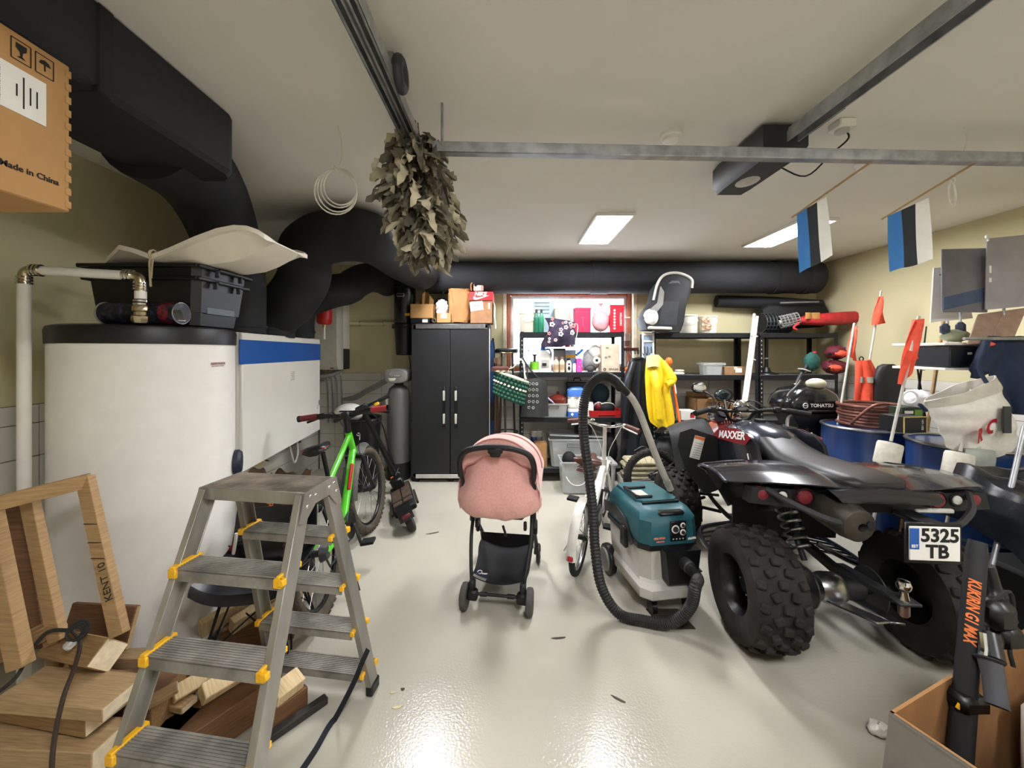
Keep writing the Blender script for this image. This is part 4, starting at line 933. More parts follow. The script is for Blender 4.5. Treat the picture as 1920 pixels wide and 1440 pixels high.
# canopy: arched pink hood, several panels
def hood(a, c):                                # a across 0..1 (left to right), c 0 rear rim .. 1 front
    th = pi * a; R = .232
    y = -.20 + .52 * c; zc = .76 - .10 * max(0, c - .55); rr = R * (1 + .05 * sin(pi * c))
    return V(-cos(th) * rr, y, zc + sin(th) * (.225 - .05 * c * c) + .012 * sin(3 * pi * c) * sin(th))
P('canopy', MB().sheet(hood, 24, 14, .004), M_pink, t)
b = MB()
for c in (0.0, .42, 1.0): b.tube([hood(i / 24, c) + V(0, 0, .003) for i in range(25)], .007, 6)
P('canopy_seam', b, M_pinkd, t)
def valance(a, c):
    th = pi * a; p = hood(a, 0); q = V(p.x * .97, p.y - .02 - .01 * sin(7 * th), p.z - .075 * (.25 + sin(th)) - .01 * sin(9 * th)); return p.lerp(q, c)
P('canopy_valance', MB().sheet(valance, 24, 4, .004), M_pink, t)
P('valance_piping', MB().tube([valance(i / 24, 1) for i in range(25)], .006, 6), M_pinkd, t)
def side(s):
    return lambda a, c: V(s * (.232 + .012 * sin(pi * c)), -.20 + .46 * a, .765 - .20 * c * (1 - .55 * a) + .02 * sin(3 * a))
for s in (-1, 1): P('canopy_side', MB().sheet(side(s), 10, 6, .004), M_pink, t)
def back(a, c):                                # puffed rear fabric of the seat, rolling under at the bottom
    x = (a - .5) * 2; ax_ = abs(x)
    w = .195 + .055 * min(1, c / .62) ** 1.4 if c < .78 else .25 - .075 * ((c - .78) / .22) ** 2
    ztop = .905 - .10 * ax_ ** 2.2; z = ztop * (1 - min(1, c / .93)) + (.535 + .03 * ax_ ** 3) * min(1, c / .93) + (.02 * (c - .93) / .07 if c > .93 else 0)
    z -= .012 * sin(7 * x + 1) * max(0, c - .6)
    bul = .035 + .13 * sin(pi * min(1, (c * .98) ** 1.25)) ** .8 * (c ** .5)
    fold = .016 * sin(8 * x + 6 * c) * max(0, c - .45) + .014 * sin(15 * x - 9 * c) * max(0, c - .55)
    return V(x * w, -.165 - (bul + fold) * (1 - ax_ ** 5) + (.05 * (c - .9) / .1 if c > .9 else 0), z)
P('seat_back', MB().sheet(back, 26, 24, .004), M_pink, t)
P('seat_pad', MB().box((0, .0, .535), (.33, .36, .05), .02), BKs, t)
P('seat_under_panel', MB().box((0, -.13, .515), (.30, .06, .04), .015), BKs, t)
P('crotch_strap', MB().tube([V(.02, -.14, .45), V(.03, -.10, .38), V(.01, .0, .33)], .008, 6, sub=4), BKs, t)
# basket
def bask(a, c):
    x = (a - .5) * .36; y = -.20 + .38 * c; return V(x * (1 - .1 * (1 - c)), y, .135 + .04 * (2 * a - 1) ** 2 + .07 * max(0, c - .5) - .03 * sin(pi * min(1, c * 1.3)))
bs = P('basket', MB().sheet(bask, 12, 12, .005), mat('basket_mesh', '#0d0d10', .8), t)
P('basket_back', MB().sheet(lambda a, c: V((a - .5) * .36, .18 + .01 * c, .165 + .085 * c), 8, 4, .004), MATS['basket_mesh'], bs)
lb = P('brand_label', MB().sheet(lambda a, c: bask(.05 + .22 * a, .06 + .25 * c) + V(0, 0, .004), 4, 4, .001), mat('label_navy', '#20243e', .6), bs)
P('warning_label', MB().sheet(lambda a, c: bask(.03 + .24 * a, -.02 + .12 * c) + V(0, -.002, .006), 4, 3, .001), mat('label_grey', '#8e8c86', .7), bs)
P('label_ring', MB().torus(bask(.11, .24) + V(0, 0, .01), .014, .002, (0, -.2, 1), 16, 5), M_wink, lb)
P('label_print', MB().box(bask(.2, .25) + V(0, 0, .012), (.035, .005, .001)).box(bask(.2, .22) + V(0, 0, .012), (.03, .004, .001)), M_wink, lb, kind='stuff')
# ================================================================ wet and dry vacuum cleaner
VX, VY = .90, 2.44
t = T('vacuum_cleaner', 'teal and grey wheeled workshop vacuum cleaner in the middle of the floor', 'vacuum', (VX, VY, 0), radians(9))
M_tank = mat('vac_grey', '#bdbab2', .42, var=.04)
def vr(z, x0, x1, y0, y1, k=.05): return [V(x, y, z) for x, y in ((x0 + k, y0), (x1 - k, y0), (x1, y0 + k), (x1, y1 - k), (x1 - k, y1), (x0 + k, y1), (x0, y1 - k), (x0, y0 + k))]
P('tank', MB().loft([vr(.09, -.15, .15, -.20, .24), vr(.11, -.17, .17, -.24, .27), vr(.17, -.175, .175, -.245, .275), vr(.19, -.165, .165, -.215, .265), vr(.36, -.175, .175, -.225, .275), vr(.37, -.18, .18, -.23, .28)]), M_tank, t)
P('bumper', MB().loft([vr(.10, -.185, .185, -.265, .26), vr(.115, -.195, .195, -.28, .28), vr(.165, -.195, .195, -.28, .28), vr(.178, -.18, .18, -.25, .27)]), M_tank, t)
P('seal_band', MB().loft([vr(.365, -.186, .186, -.236, .286), vr(.395, -.186, .186, -.236, .286)]), M_black, t)
hd = P('motor_head', MB().loft([vr(.39, -.178, .178, -.235, .285), vr(.42, -.182, .182, -.24, .285), vr(.53, -.175, .175, -.235, .28), vr(.575, -.15, .15, -.20, .26), vr(.585, -.13, .13, -.16, .24)]), M_teal, t)
P('top_lid', MB().loft([vr(.58, -.135, .135, -.10, .24, .03), vr(.598, -.13, .13, -.095, .235, .03)]), M_teal, hd)
P('carry_handle', MB().tube([V(-.10, -.05, .605), V(-.125, -.05, .612), V(-.125, .11, .612), V(-.10, .11, .605)], .009, 8).tube([V(-.02, -.05, .606), V(-.125, -.05, .606)], .008, 8).tube([V(.02, .11, .606), V(-.125, .11, .606)], .008, 8), M_black, hd)
P('lid_label', MB().box((-.06, .03, .600), (.07, .09, .002)), M_lgrey, hd)
P('front_grip', MB().box((.01, -.205, .565), (.16, .05, .028), .012), M_black, hd)
P('lid_hinge', MB().box((.0, -.115, .592), (.24, .012, .012), .003), M_black, hd)
P('front_panel', MB().box((.035, -.243, .475), (.10, .012, .115), .005), M_black, hd)
for x, z, r in ((.012, .488, .020), (.058, .508, .012), (.058, .468, .014)):
    k = P('dial', MB().torus((.0 + x, -.251, z), r, .004, (0, 1, 0), 24, 6), M_wink, hd)
    P('knob', MB().lathe([(r * .8, 0), (r * .7, .012), (.002, .013)], (x, -.249, z), (0, -1, 0), 16), M_dgrey, k)
b = MB()
for k in range(4): b.box((.0 + k * .02, -.25, .432), (.008, .004, .008), .002)
P('socket_dots', b, M_lgrey, hd, kind='stuff')
text('Makita', .019, M_wink, hd, (.119, -.2415, .425), X=(1, 0, .1), Y=(0, 0, 1), bold=.0008, shear=.25)
P('model_print', MB().box((-.10, -.2405, .437), (.03, .002, .012)).box((-.063, -.2405, .438), (.035, .002, .011)).box((-.075, -.2405, .418), (.05, .002, .007)), mat('red_cream_print', '#d8907a', .6, col2='#b04030', scale=150), hd, kind='stuff')
text('Makita', .05, M_wink, hd, (-.182, .12, .44), X=(0, -1, 0), Y=(0, 0, 1), bold=.0008, shear=.25)
P('side_grip', MB().prism([(-.28, .40), (-.10, .44), (.02, .40), (.10, .34), (.14, .375), (.04, .47), (-.10, .50), (-.28, .47)], .012, (-.178, 0, 0), (0, -1, 0), (0, 0, 1)), M_black, hd)
P('side_clamp', MB().box((-.19, -.02, .36), (.025, .07, .13), .008), M_black, t)
P('inlet_block', MB().loft([[V(x, y, z) for x, z in ((-.05, .20), (.12, .20), (.145, .38), (-.07, .38))] for y in (-.29, -.20)]), M_black, t)
P('inlet_collar', MB().lathe([(.032, .02), (.036, .0), (.036, -.05), (.03, -.055)], (.04, -.29, .315), (0, 1, 0), 20), M_dgrey, t)
for s in (-1, 1):
    fat(t, (s * .195, .20, .10), .10, .025, M_black, nm='wheel')
    P('wheel_cover', MB().lathe([(.075, 0), (.07, .01), (.002, .012)], (s * .22, .20, .10), (s, 0, 0), 24), M_grey, t)
    P('caster_fork', MB().box((s * .11, -.20, .075), (.05, .08, .05), .01), M_black, t)
    P('caster', MB().cyl((s * .11 - .015, -.215, .035), (s * .11 + .015, -.215, .035), .035, n=20), M_black, t)
# ribbed hose and wand
t2 = T('vacuum_hose', 'black ribbed vacuum hose looping up from the floor with a grey wand', 'hose', (.85, 2.1, 0))
Rz = Matrix.Rotation(radians(9), 4, 'Z'); port = Matrix.Translation(V(VX, VY, 0)) @ Rz @ V(.04, -.345, .315)
hp = [port + V(-.004, .03, 0), port, port + V(.012, -.06, -.02), W(1304, 1098, 1.96), W(1294, 1138, 1.99), W(1258, 1168, 2.05), W(1205, 1175, 2.10), W(1160, 1150, 2.14), W(1128, 1100, 2.17), W(1116, 1030, 2.2), W(1112, 960, 2.22), W(1104, 890, 2.24), W(1095, 820, 2.26), W(1094, 765, 2.28), W(1105, 725, 2.3), W(1128, 706, 2.32), W(1150, 712, 2.34), W(1165, 728, 2.36)]
hp = [Vector(p) for p in hp]
for p in hp: p.z = max(p.z, .034)
sp = smooth(hp, 22); rad = [.030 if i % 2 else .0255 for i in range(len(sp))]
P('ribbed_hose', MB().tube(sp, rad, 14), mat('hose_black', '#232322', .55, var=.15), t2, world=True, sharp=20)
P('hose_cuff', MB().tube([W(1143, 708, 2.335), W(1160, 722, 2.355), W(1176, 738, 2.375)], [.03, .027, .024], 14), M_black, t2, world=True)
P('wand', MB().tube([W(1168, 728, 2.365), W(1186, 748, 2.39), W(1200, 775, 2.41), W(1214, 812, 2.43), W(1232, 860, 2.46), W(1256, 916, 2.50)], .0205, 14, sub=5), mat('wand_grey', '#aaa79c', .45), t2, world=True)
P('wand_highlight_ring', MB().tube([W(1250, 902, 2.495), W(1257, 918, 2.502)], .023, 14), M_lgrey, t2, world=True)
# floor drain / mats under the vacuum
t = T('floor_mat', 'small dark brown rubber mat under the vacuum hose', 'mat', FL(1255, 1165))
m_ = MB(); q = [FL(1215, 1135), FL(1275, 1140), FL(1300, 1178), FL(1235, 1178)]
q = [V(.80, 2.16, 0), V(1.0, 2.16, 0), V(1.0, 2.09, 0), V(.86, 2.085, 0)]
q = [V(.80, 2.24, 0), V(.98, 2.24, 0), V(1.01, 2.08, 0), V(.83, 2.08, 0)]
m_.loft([q, [p + V(0, 0, .006) for p in q]]); P('mat_sheet', m_, M_pined if False else mat('mat_brown', '#3c302a', .9), t, world=True)
b = MB()
for k in range(9): b.box((.91, 2.10 + k * .016, .007), (.16, .004, .003))
P('mat_ribs', b, MATS['mat_brown'], t, world=True, kind='stuff')
t = T('rubber_mat', 'black rubber mat on the floor between vacuum and quad bike', 'mat', (1.22, 2.78, 0))
P('mat_sheet', MB().box((1.19, 2.76, .004), (.26, .28, .008), .003), M_blackm, t, world=True)
b = MB()
for k in range(7): b.box((1.19, 2.66 + k * .032, .009), (.24, .01, .003))
P('mat_ribs', b, M_blackm, t, world=True, kind='stuff')
# ================================================================ white folding bike (rear towards camera)
fw = V(.86 - .47, 3.52 - 2.62, 0); rz = atan2(-fw.x, fw.y)
t = T('folding_bike', 'white folding bicycle with brown saddle behind the vacuum hose', 'bicycle', (.47, 2.62, 0), rot=(0, radians(4), rz))
M_wf = mat('bike_white', '#dcd9cf', .3, var=.05, coat=.3)
R2 = .245; WB = .98
wheel(t, (0, 0, R2), R2, (1, 0, 0), .021, M_rubber, rim_m=M_steel, spk=20)
wheel(t, (0, WB, R2), R2, (1, 0, 0), .021, M_rubber, rim_m=M_steel, spk=20)
fn_ = P('rear_fender', MB().sheet(lambda a, c: V((c - .5) * .06, 0, R2) + V(0, -sin(radians(-60 + 160 * a)), cos(radians(-60 + 160 * a))) * (R2 + .02 - .012 * (2 * c - 1) ** 2), 20, 4, .003), mat('fender_white', '#e2e0d8', .25), t)
P('rear_reflector', MB().box((0, -R2 - .025, R2 - .02), (.035, .015, .03), .005), M_redink, fn_)
P('fender_stay', MB().cyl((-.03, -.18, .38), (-.05, 0, R2), .003, n=6).cyl((.03, -.18, .38), (.05, 0, R2), .003, n=6), M_steel, fn_)
P('front_fender', MB().sheet(lambda a, c: V((c - .5) * .055, WB, R2) + V(0, sin(radians(-70 + 110 * a)), cos(radians(-70 + 110 * a))) * (R2 + .02 - .012 * (2 * c - 1) ** 2), 14, 4, .003), MATS['fender_white'], t)
BB2 = V(0, .36, .27); HT2 = V(0, .82, .56)
P('main_tube', MB().tube([V(0, .80, .50), V(0, .62, .42), V(0, .46, .33), BB2], [.028, .034, .034, .03], 12, sub=4), M_wf, t)
P('head_tube', MB().cyl((0, .80, .58), (0, .84, .44), .028, n=14), M_wf, t)
P('seat_tube', MB().cyl(BB2, (0, .26, .56), .022, n=12), M_wf, t)
for s in (-1, 1):
    P('chain_stay', MB().tube([BB2 + V(s * .03, 0, 0), V(s * .055, 0, R2)], .009, 8), M_wf, t); P('seat_stay', MB().tube([V(s * .02, .29, .47), V(s * .055, 0, R2)], .008, 8), M_wf, t)
    P('fork_leg', MB().tube([V(s * .02, .84, .46), V(s * .045, .87, .40), V(s * .05, WB, R2)], .012, 8, sub=3), M_wf, t)
P('seat_post', MB().cyl((0, .27, .50), (0, .22, .70), .014, n=12), M_chrome, t)
sd2 = saddle(t, (0, .17, .73), mat('saddle_brown', '#4a2a20', .35, var=.1), .26, .10)
P('saddle_spring', MB().torus((.05, .09, .69), .018, .004, n=14, k=5).torus((-.05, .09, .69), .018, .004, n=14, k=5).torus((.05, .09, .68), .018, .004, n=14, k=5), M_chrome, sd2)
P('stem_post', MB().tube([V(0, .80, .58), V(0, .78, .72), V(0, .73, .86)], [.02, .016, .016], 10), M_wf, t)
hbr = P('handlebar', MB().tube([V(-.27, .60, .90), V(-.17, .66, .92), V(-.06, .72, .88), V(.06, .72, .88), V(.17, .66, .92), V(.27, .60, .90)], .012, 10, sub=4), M_chrome, t)
for s in (-1, 1):
    P('grip', MB().cyl((s * .18, .655, .915), (s * .29, .59, .90), .018, n=12), mat('grip_brown', '#5a3327', .6), hbr)
    P('brake_lever', MB().tube([V(s * .15, .70, .89), V(s * .2, .71, .87), V(s * .27, .66, .86)], .007, 6, sub=3), M_white, hbr)
    P('brake_cable', MB().tube([V(s * .14, .70, .89), V(s * .10, .80, .80), V(s * .03, .86, .62), V(s * .04, .90, .45)], .003, 5, sub=5), M_white, hbr)
P('bell', MB().lathe([(.02, 0), (.022, .008), (.014, .018), (.002, .02)], (-.10, .70, .91), n=14), M_chrome, hbr)
ck = P('crank', MB().lathe([(.075, -.004), (.078, 0), (.075, .004)], BB2 + V(.06, 0, 0), (1, 0, 0), 24).cyl(BB2 - V(.07, 0, 0), BB2 + V(.07, 0, 0), .018), M_dgrey, t)
for s in (-1, 1):
    P('crank_arm', MB().beam(BB2 + V(s * .075, 0, 0), BB2 + V(s * .08, s * .1, -s * .12), .012, .022, .004), M_steel, ck); P('pedal', MB().box(BB2 + V(s * .125, s * .1, -s * .12), (.08, .08, .02), .005), M_blackm, ck)
P('chain_guard', MB().prism([(0, .03), (.36, .09), (.44, .02), (.38, -.05), (0, -.03)], .004, (.07, 0, R2), (0, 1, 0), (0, 0, 1)), M_black, t)
P('kickstand', MB().cyl(BB2 + V(-.04, -.08, 0), V(-.15, .2, .01), .007, n=8), M_chrome, t)
# ================================================================ black bmx bike side-on behind
t = T('kids_bike', 'black bicycle standing side on behind the teal vacuum', 'bicycle', (1.40, 3.76, 0), radians(-88))
R3 = .28; WB = .92
wheel(t, (0, 0, R3), R3, (1, 0, 0), .030, M_dusty, 36); wheel(t, (0, WB, R3), R3, (1, 0, 0), .030, M_dusty, 36)
P('frame', MB().tube([V(0, .36, .27), V(0, .70, .58)], .019, 10).tube([V(0, .70, .60), V(0, .28, .50)], .016, 10).tube([V(0, .36, .27), V(0, .26, .58)], .016, 10).cyl((0, .68, .64), (0, .73, .52), .022).tube([V(.03, .36, .27), V(.05, 0, R3)], .009, 8).tube([V(-.03, .36, .27), V(-.05, 0, R3)], .009, 8).tube([V(.02, .28, .48), V(.05, 0, R3)], .008, 8).tube([V(-.02, .28, .48), V(-.05, 0, R3)], .008, 8), M_black, t)
P('fork', MB().tube([V(0, .73, .52), V(.05, .75, .46), V(.05, WB, R3)], .012, 8).tube([V(0, .73, .52), V(-.05, .75, .46), V(-.05, WB, R3)], .012, 8), M_black, t)
P('seat_post', MB().cyl((0, .26, .55), (0, .24, .67), .013), M_steel, t)
saddle(t, (0, .22, .695), mat('saddle_gloss', '#101011', .2), .25, .07)
hbk = P('handlebar', MB().tube([V(0, .68, .64), V(0, .66, .76)], .014, 8).tube([V(-.28, .62, .80), V(-.12, .66, .78), V(.12, .66, .78), V(.28, .62, .80)], .012, 8, sub=3), M_black, t)
for s in (-1, 1): P('grip', MB().cyl((s * .19, .64, .795), (s * .30, .61, .803), .018, n=10), M_rubber, hbk)
P('chain_guard', MB().prism([(0, .05), (.33, .10), (.44, .02), (.40, -.06), (0, -.03)], .005, (.06, 0, R3), (0, 1, 0), (0, 0, 1)), M_black, t)
ck = P('crank', MB().lathe([(.06, -.004), (.062, .004)], (.07, .36, .27), (1, 0, 0), 20), M_dgrey, t)
for s in (-1, 1): P('pedal', MB().box((s * .13, .36 + s * .1, .27 - s * .1), (.08, .08, .02), .005).beam((s * .08, .36, .27), (s * .085, .36 + s * .1, .27 - s * .1), .012, .02), M_blackm, ck)
t = T('stack_of_cloths', 'folded pale cloths in a tray seen through the black bike wheel', 'cloth', (1.38, 4.08, 0))
for k in range(4): P('folded_cloth', MB().box((1.38 + .01 * (k % 2), 4.08, .20 + k * .05), (.34 - .03 * (k % 2), .26, .045), .018), mat('pale_cloth', '#a89f80', .9, bump=.3, bscale=30), t, world=True)
P('tray', MB().loft(tub(.18, .14, .2, .16, .0, .18)).xf(Matrix.Translation(V(1.38, 4.08, 0))), M_lgrey, t, world=True)
# ================================================================ quad bike
t = T('quad_bike', 'black sport quad bike with licence plate parked with its rear to the camera', 'quad bike', (1.70, 1.98, 0), radians(-4))
ATV = t
M_ab = mat('quad_black_paint', '#1a1b20', .22, var=.08, coat=.4)
M_am = mat('quad_matte', '#191919', .62, var=.2, scale=20)
M_ag = mat('quad_gunmetal', '#343844', .25, .5, var=.1, coat=.4)
M_lug = mat('quad_tyre', '#26221f', .85, var=.35, scale=14)
def atv_wheel(x, y, R, w, nm, steer=0):
    c = V(x, y, R); ax = V(cos(steer), sin(steer), 0); s = 1 if x > 0 else -1
    b = MB().lathe([(R * .50, -w * .42), (R * .62, -w * .48), (R * .80, -w * .52), (R * .92, -w * .47), (R * .955, -w * .3), (R * .965, 0), (R * .955, w * .3), (R * .92, w * .47), (R * .80, w * .52), (R * .62, w * .48), (R * .50, w * .42)], c, ax, 56, cap=False)
    X = V(0, 0, 1); Yv = ax.cross(X)
    N = 18
    for i in range(N):
        for j in range(5):
            o = (-.36, -.17, .0, .17, .36)[j] * w; a = 2 * pi * (i + (0, .5, 0, .5, 0)[j] * 1.0) / N
            d = X * cos(a) + Yv * sin(a); tg = -X * sin(a) + Yv * cos(a)
            rr = R * (.975 if j in (1, 2, 3) else .945); nn = d if j in (1, 2, 3) else (d + ax * (.35 if j == 4 else -.35)).normalized()
            sw = (.2, -.35, .15, .35, -.2)[j]; u = (ax + tg * sw).normalized(); u = (u - nn * u.dot(nn)).normalized(); vv = nn.cross(u)
            b.box(c + d * rr + ax * o, (w * .165, R * .135, R * .11), .006, Matrix((u, vv, nn)).transposed())
    ty = P('tyre', b, M_lug, t, nm)
    P('rim', MB().lathe([(R * .52, -w * .43), (R * .50, -w * .38), (R * .42, -w * .25), (R * .40, 0), (R * .42, w * .25), (R * .50, w * .38), (R * .52, w * .43)], c, ax, 36, cap=False), M_black, ty)
    P('wheel_disc', MB().lathe([(.002, -.01), (R * .2, -.012), (R * .42, .0), (R * .42, .012), (.002, .012)], c + ax * s * w * .08, ax, 30), M_black, ty)
    b = MB()
    for k in range(4): b.ell(c + ax * s * (w * .08 + .016) + (X * cos(k * pi / 2) + Yv * sin(k * pi / 2)) * R * .2, (.008, .008, .008), 8, 6)
    P('wheel_nuts', b, M_chrome, ty, kind='stuff')
    P('hub_cap', MB().lathe([(R * .13, 0), (R * .12, s * .03), (.002, s * .034)], c + ax * s * w * .09, ax, 16), M_black, ty)
atv_wheel(-.42, 0, .285, .255, 'knobbly left rear tyre'); atv_wheel(.42, 0, .285, .255, 'knobbly right rear tyre')
atv_wheel(-.40, 1.17, .27, .18, 'knobbly left front tyre', radians(6)); atv_wheel(.40, 1.19, .27, .18, 'knobbly right front tyre', radians(6))
# axle, swing arm, disc, shock
P('rear_axle', MB().cyl((-.32, 0, .285), (.32, 0, .285), .024, n=14).lathe([(.05, -.05), (.055, 0), (.05, .05)], (0.05, 0, .285), (1, 0, 0), 16), M_am, t)
P('axle_carrier', MB().lathe([(.06, -.06), (.075, -.03), (.075, .03), (.06, .06)], (-.05, 0, .285), (1, 0, 0), 20), M_steel, t)
P('brake_disc', MB().lathe([(.03, -.003), (.10, -.003), (.10, .003), (.03, .003)], (-.16, 0, .285), (1, 0, 0), 32), M_steel, t)
P('chain_sprocket', MB().lathe([(.03, -.003), (.11, -.003), (.11, .003), (.03, .003)], (.15, 0, .285), (1, 0, 0), 24), M_dgrey, t)
for s in (-1, 1): P('swing_arm', MB().beam((s * .10, .02, .285), (s * .09, .55, .34), .04, .06, .01), M_am, t)
def spring(p0, p1, r, turns, wr, m, nm):
    p0, p1 = Vector(p0), Vector(p1); d = (p1 - p0); x = d.normalized().orthogonal(); y = d.normalized().cross(x); n = turns * 12
    sh = P(nm, MB().cyl(p0 - d * .12, p1 + d * .12, r * .38, n=10), M_dgrey, t)
    P('coil_spring', MB().tube([p0 + d * (i / n) + (x * cos(2 * pi * i / 12) + y * sin(2 * pi * i / 12)) * r for i in range(n + 1)], wr, 6), m, sh)
spring((-.13, .08, .42), (-.13, .26, .66), .038, 7, .008, M_steel, 'rear_shock')
spring((-.30, 1.15, .36), (-.20, 1.08, .60), .035, 7, .007, mat('spring_silver', '#b8b8b8', .3, 1), 'front_shock')
spring((.30, 1.15, .36), (.20, 1.08, .60), .035, 7, .007, MATS['spring_silver'], 'front_shock')
for s in (-1, 1):
    P('control_arm', MB().tube([V(s * .12, 1.00, .26), V(s * .33, 1.18, .25), V(s * .12, 1.30, .26)], .013, 8), M_am, t); P('control_arm', MB().tube([V(s * .13, 1.02, .38), V(s * .32, 1.18, .34), V(s * .13, 1.26, .38)], .011, 8), M_am, t)
    P('foot_peg_bar', MB().tube([V(s * .17, .72, .30), V(s * .36, .76, .24), V(s * .42, .62, .22), V(s * .42, .42, .22), V(s * .34, .34, .24), V(s * .17, .40, .32)], .016, 8, sub=4), M_ab, t)
    b = MB()
    for k in range(6): b.tube([V(s * .19, .42 + k * .055, .27), V(s * .41, .42 + k * .055, .225)], .007, 6)
    P('foot_well_net', b, M_ab, t)
    P('frame_rail', MB().tube([V(s * .11, .5, .30), V(s * .12, .9, .27), V(s * .10, 1.35, .34), V(s * .10, 1.40, .60), V(s * .09, 1.0, .72)], .016, 8, sub=4), M_am, t)
    P('sub_frame', MB().tube([V(s * .09, .9, .62), V(s * .12, .3, .70), V(s * .13, -.35, .76)], .015, 8), M_am, t)
P('engine', MB().box((0, .70, .40), (.24, .34, .24), .03).box((0, .74, .58), (.17, .2, .16), .02).cyl((-.14, .66, .38), (.14, .66, .38), .11, n=24), M_dgrey, t)
b = MB()
for k in range(7): b.box((0, .74, .52 + k * .022), (.2, .22, .008), .002)
P('cooling_fins', b, M_dgrey, t)
P('bash_plate', MB().box((0, .75, .245), (.2, .5, .012), .003), M_steel, t)
P('radiator', MB().box((0, 1.33, .55), (.24, .05, .2), .006), M_am, t)
# bodywork: rear fender wings
def fend(s):
    def fn(a, c):                          # a 0 front .. 1 rear ; c 0 inner .. 1 outer edge
        pts = [(.44, .55), (.40, .70), (.32, .82), (.18, .875), (.02, .895), (-.12, .892), (-.25, .875)]
        f = a * (len(pts) - 1); i = min(int(f), len(pts) - 2); w = f - i
        y = pts[i][0] * (1 - w) + pts[i + 1][0] * w; z = pts[i][1] * (1 - w) + pts[i + 1][1] * w
        x = .12 + (.48 - .26 * max(0, 1 - a * 2.2)) * c
        z += .012 * sin(pi * c) - .03 * c * c; y += .17 * c * c * max(0, a - .35) / .65
        return V(s * x, y, z)
    return fn
for s in (-1, 1):
    fd = P('rear_fender', MB().sheet(fend(s), 24, 12, .006 if s < 0 else -.006), M_ab, t)
    P('fender_edge', MB().tube([fend(s)(i / 24, 1) for i in range(7, 25)], .008, 8), M_ag, fd)
    P('mud_flap', MB().sheet(lambda a, c: V(s * (.10 + .21 * a), .43 + .02 * c, .60 - .26 * c), 8, 6, .008), M_am, fd)
    # edge panel with metallic sweep
    P('fender_accent', MB().sheet(lambda a, c: fend(s)(.36 + .20 * a, .56 + .40 * c) + V(0, 0, .007), 8, 6, .004 if s < 0 else -.004), M_ag, fd)
    # tail lamps under the rear edge
    for x, r, m in ((.47, .030, M_maroon), (.385, .024, M_lgrey), (.29, .038, M_maroon)):
        lp = P('tail_lamp', MB().lathe([(r, .04), (r * 1.05, 0), (r * .8, -.012), (.002, -.018)], (s * x, -.215 + .12 * x, .815), (0, 1, 0), 20), m, t)
        P('lamp_bezel', MB().torus((s * x, -.22 + .12 * x, .815), r * 1.08, .006, (0, 1, 0), 20, 6), M_black, lp)
P('tail_panel', MB().loft([[V(x, y, z) for x, z in ((-.62 * k, z1), (-.2, z0), (.2, z0), (.62 * k, z1), (.60 * k, z1 + .07), (-.60 * k, z1 + .07))] for y, k, z0, z1 in ((-.17, .86, .745, .775), (-.10, .86, .735, .77))]), M_am, t)
P('tail_spoiler', MB().loft([[V(x * k, y, z + dz) for x, z in ((-.19, .845), (.19, .845), (.21, .868), (.0, .885), (-.21, .868))] for y, k, dz in ((.12, .9, .01), (-.1, 1, .015), (-.25, 1.1, .005), (-.29, 1.05, -.015))]), M_ab, t)
for s in (-1, 1): P('grab_bar', MB().tube([V(s * .45, -.16, .84), V(s * .37, -.25, .80), V(s * .26, -.31, .76), V(s * .19, -.32, .755)], .014, 8, sub=4), M_dgrey, t)
# seat
sec = []
for y, w, z, h in ((-.24, .10, .905, .02), (-.19, .15, .922, .045), (-.05, .165, .918, .06), (.12, .165, .91, .07), (.28, .155, .905, .08), (.40, .14, .93, .09), (.50, .125, .965, .10), (.56, .11, .985, .10)):
    sec.append([V(x * w, y, z + zz * h) for x, zz in ((-1, -1.0), (-1.02, -.5), (-.9, -.12), (-.55, 0), (0, .04), (.55, 0), (.9, -.12), (1.02, -.5), (1, -1.0))])
st_ = P('seat', MB().loft(sec), mat('seat_vinyl', '#1d1c1b', .45, var=.08, bump=.1, bscale=200), t, sharp=60)
text('KYMCO', .055, M_wink, st_, (-.174, .03, .872), X=(0, -1, .02), Y=(.25, 0, 1), bold=.0012, shear=.2)
# tank and side panels
tk = []
for y, w, z, zb in ((.42, .12, .93, .74), (.52, .16, .99, .70), (.66, .185, 1.015, .66), (.80, .18, 1.005, .66), (.92, .15, .97, .68), (1.02, .11, .92, .70)):
    tk.append([V(x * w, y, zb + (z - zb) * q) for x, q in ((-.8, 0), (-1.0, .35), (-1.02, .65), (-.8, .9), (-.35, 1), (.35, 1), (.8, .9), (1.02, .65), (1.0, .35), (.8, 0))])
tn = P('fuel_tank_cover', MB().loft(tk), M_ag, t, sharp=60)
for s in (-1, 1):
    sp_ = P('side_panel', MB().prism([(.30, .74), (.38, .93), (.46, .975), (.60, .985), (.82, .95), (.96, .85), (.88, .70), (.70, .62), (.42, .62)], .022, (s * .185 - .011 + s * .012, 0, 0), (0, 1, 0), (0, 0, 1)), M_ab, t)
    P('red_flash', MB().prism([(.41, .965), (.60, .985), (.82, .95), (.96, .85), (.72, .875), (.48, .90)], .004, (s * .211 - (.004 if s < 0 else 0), 0, 0), (0, 1, 0), (0, 0, 1)), mat('quad_red', '#7c1a22', .35), sp_)
    text('MAXXER', .072, M_wink, sp_, (s * .217, .66, .926), X=(0, -1 if s < 0 else 1, .17 if s < 0 else -.17), Y=(0, 0, 1), bold=.002, shear=.3, sx=1.25)
    P('white_line', MB().beam((s * .214, .45, .855), (s * .214, .39, .70), .006, .008), M_wink, sp_)
P('tank_cap', MB().lathe([(.035, 0), (.035, .02), (.002, .024)], (0, .70, 1.012), n=18), M_black, tn)
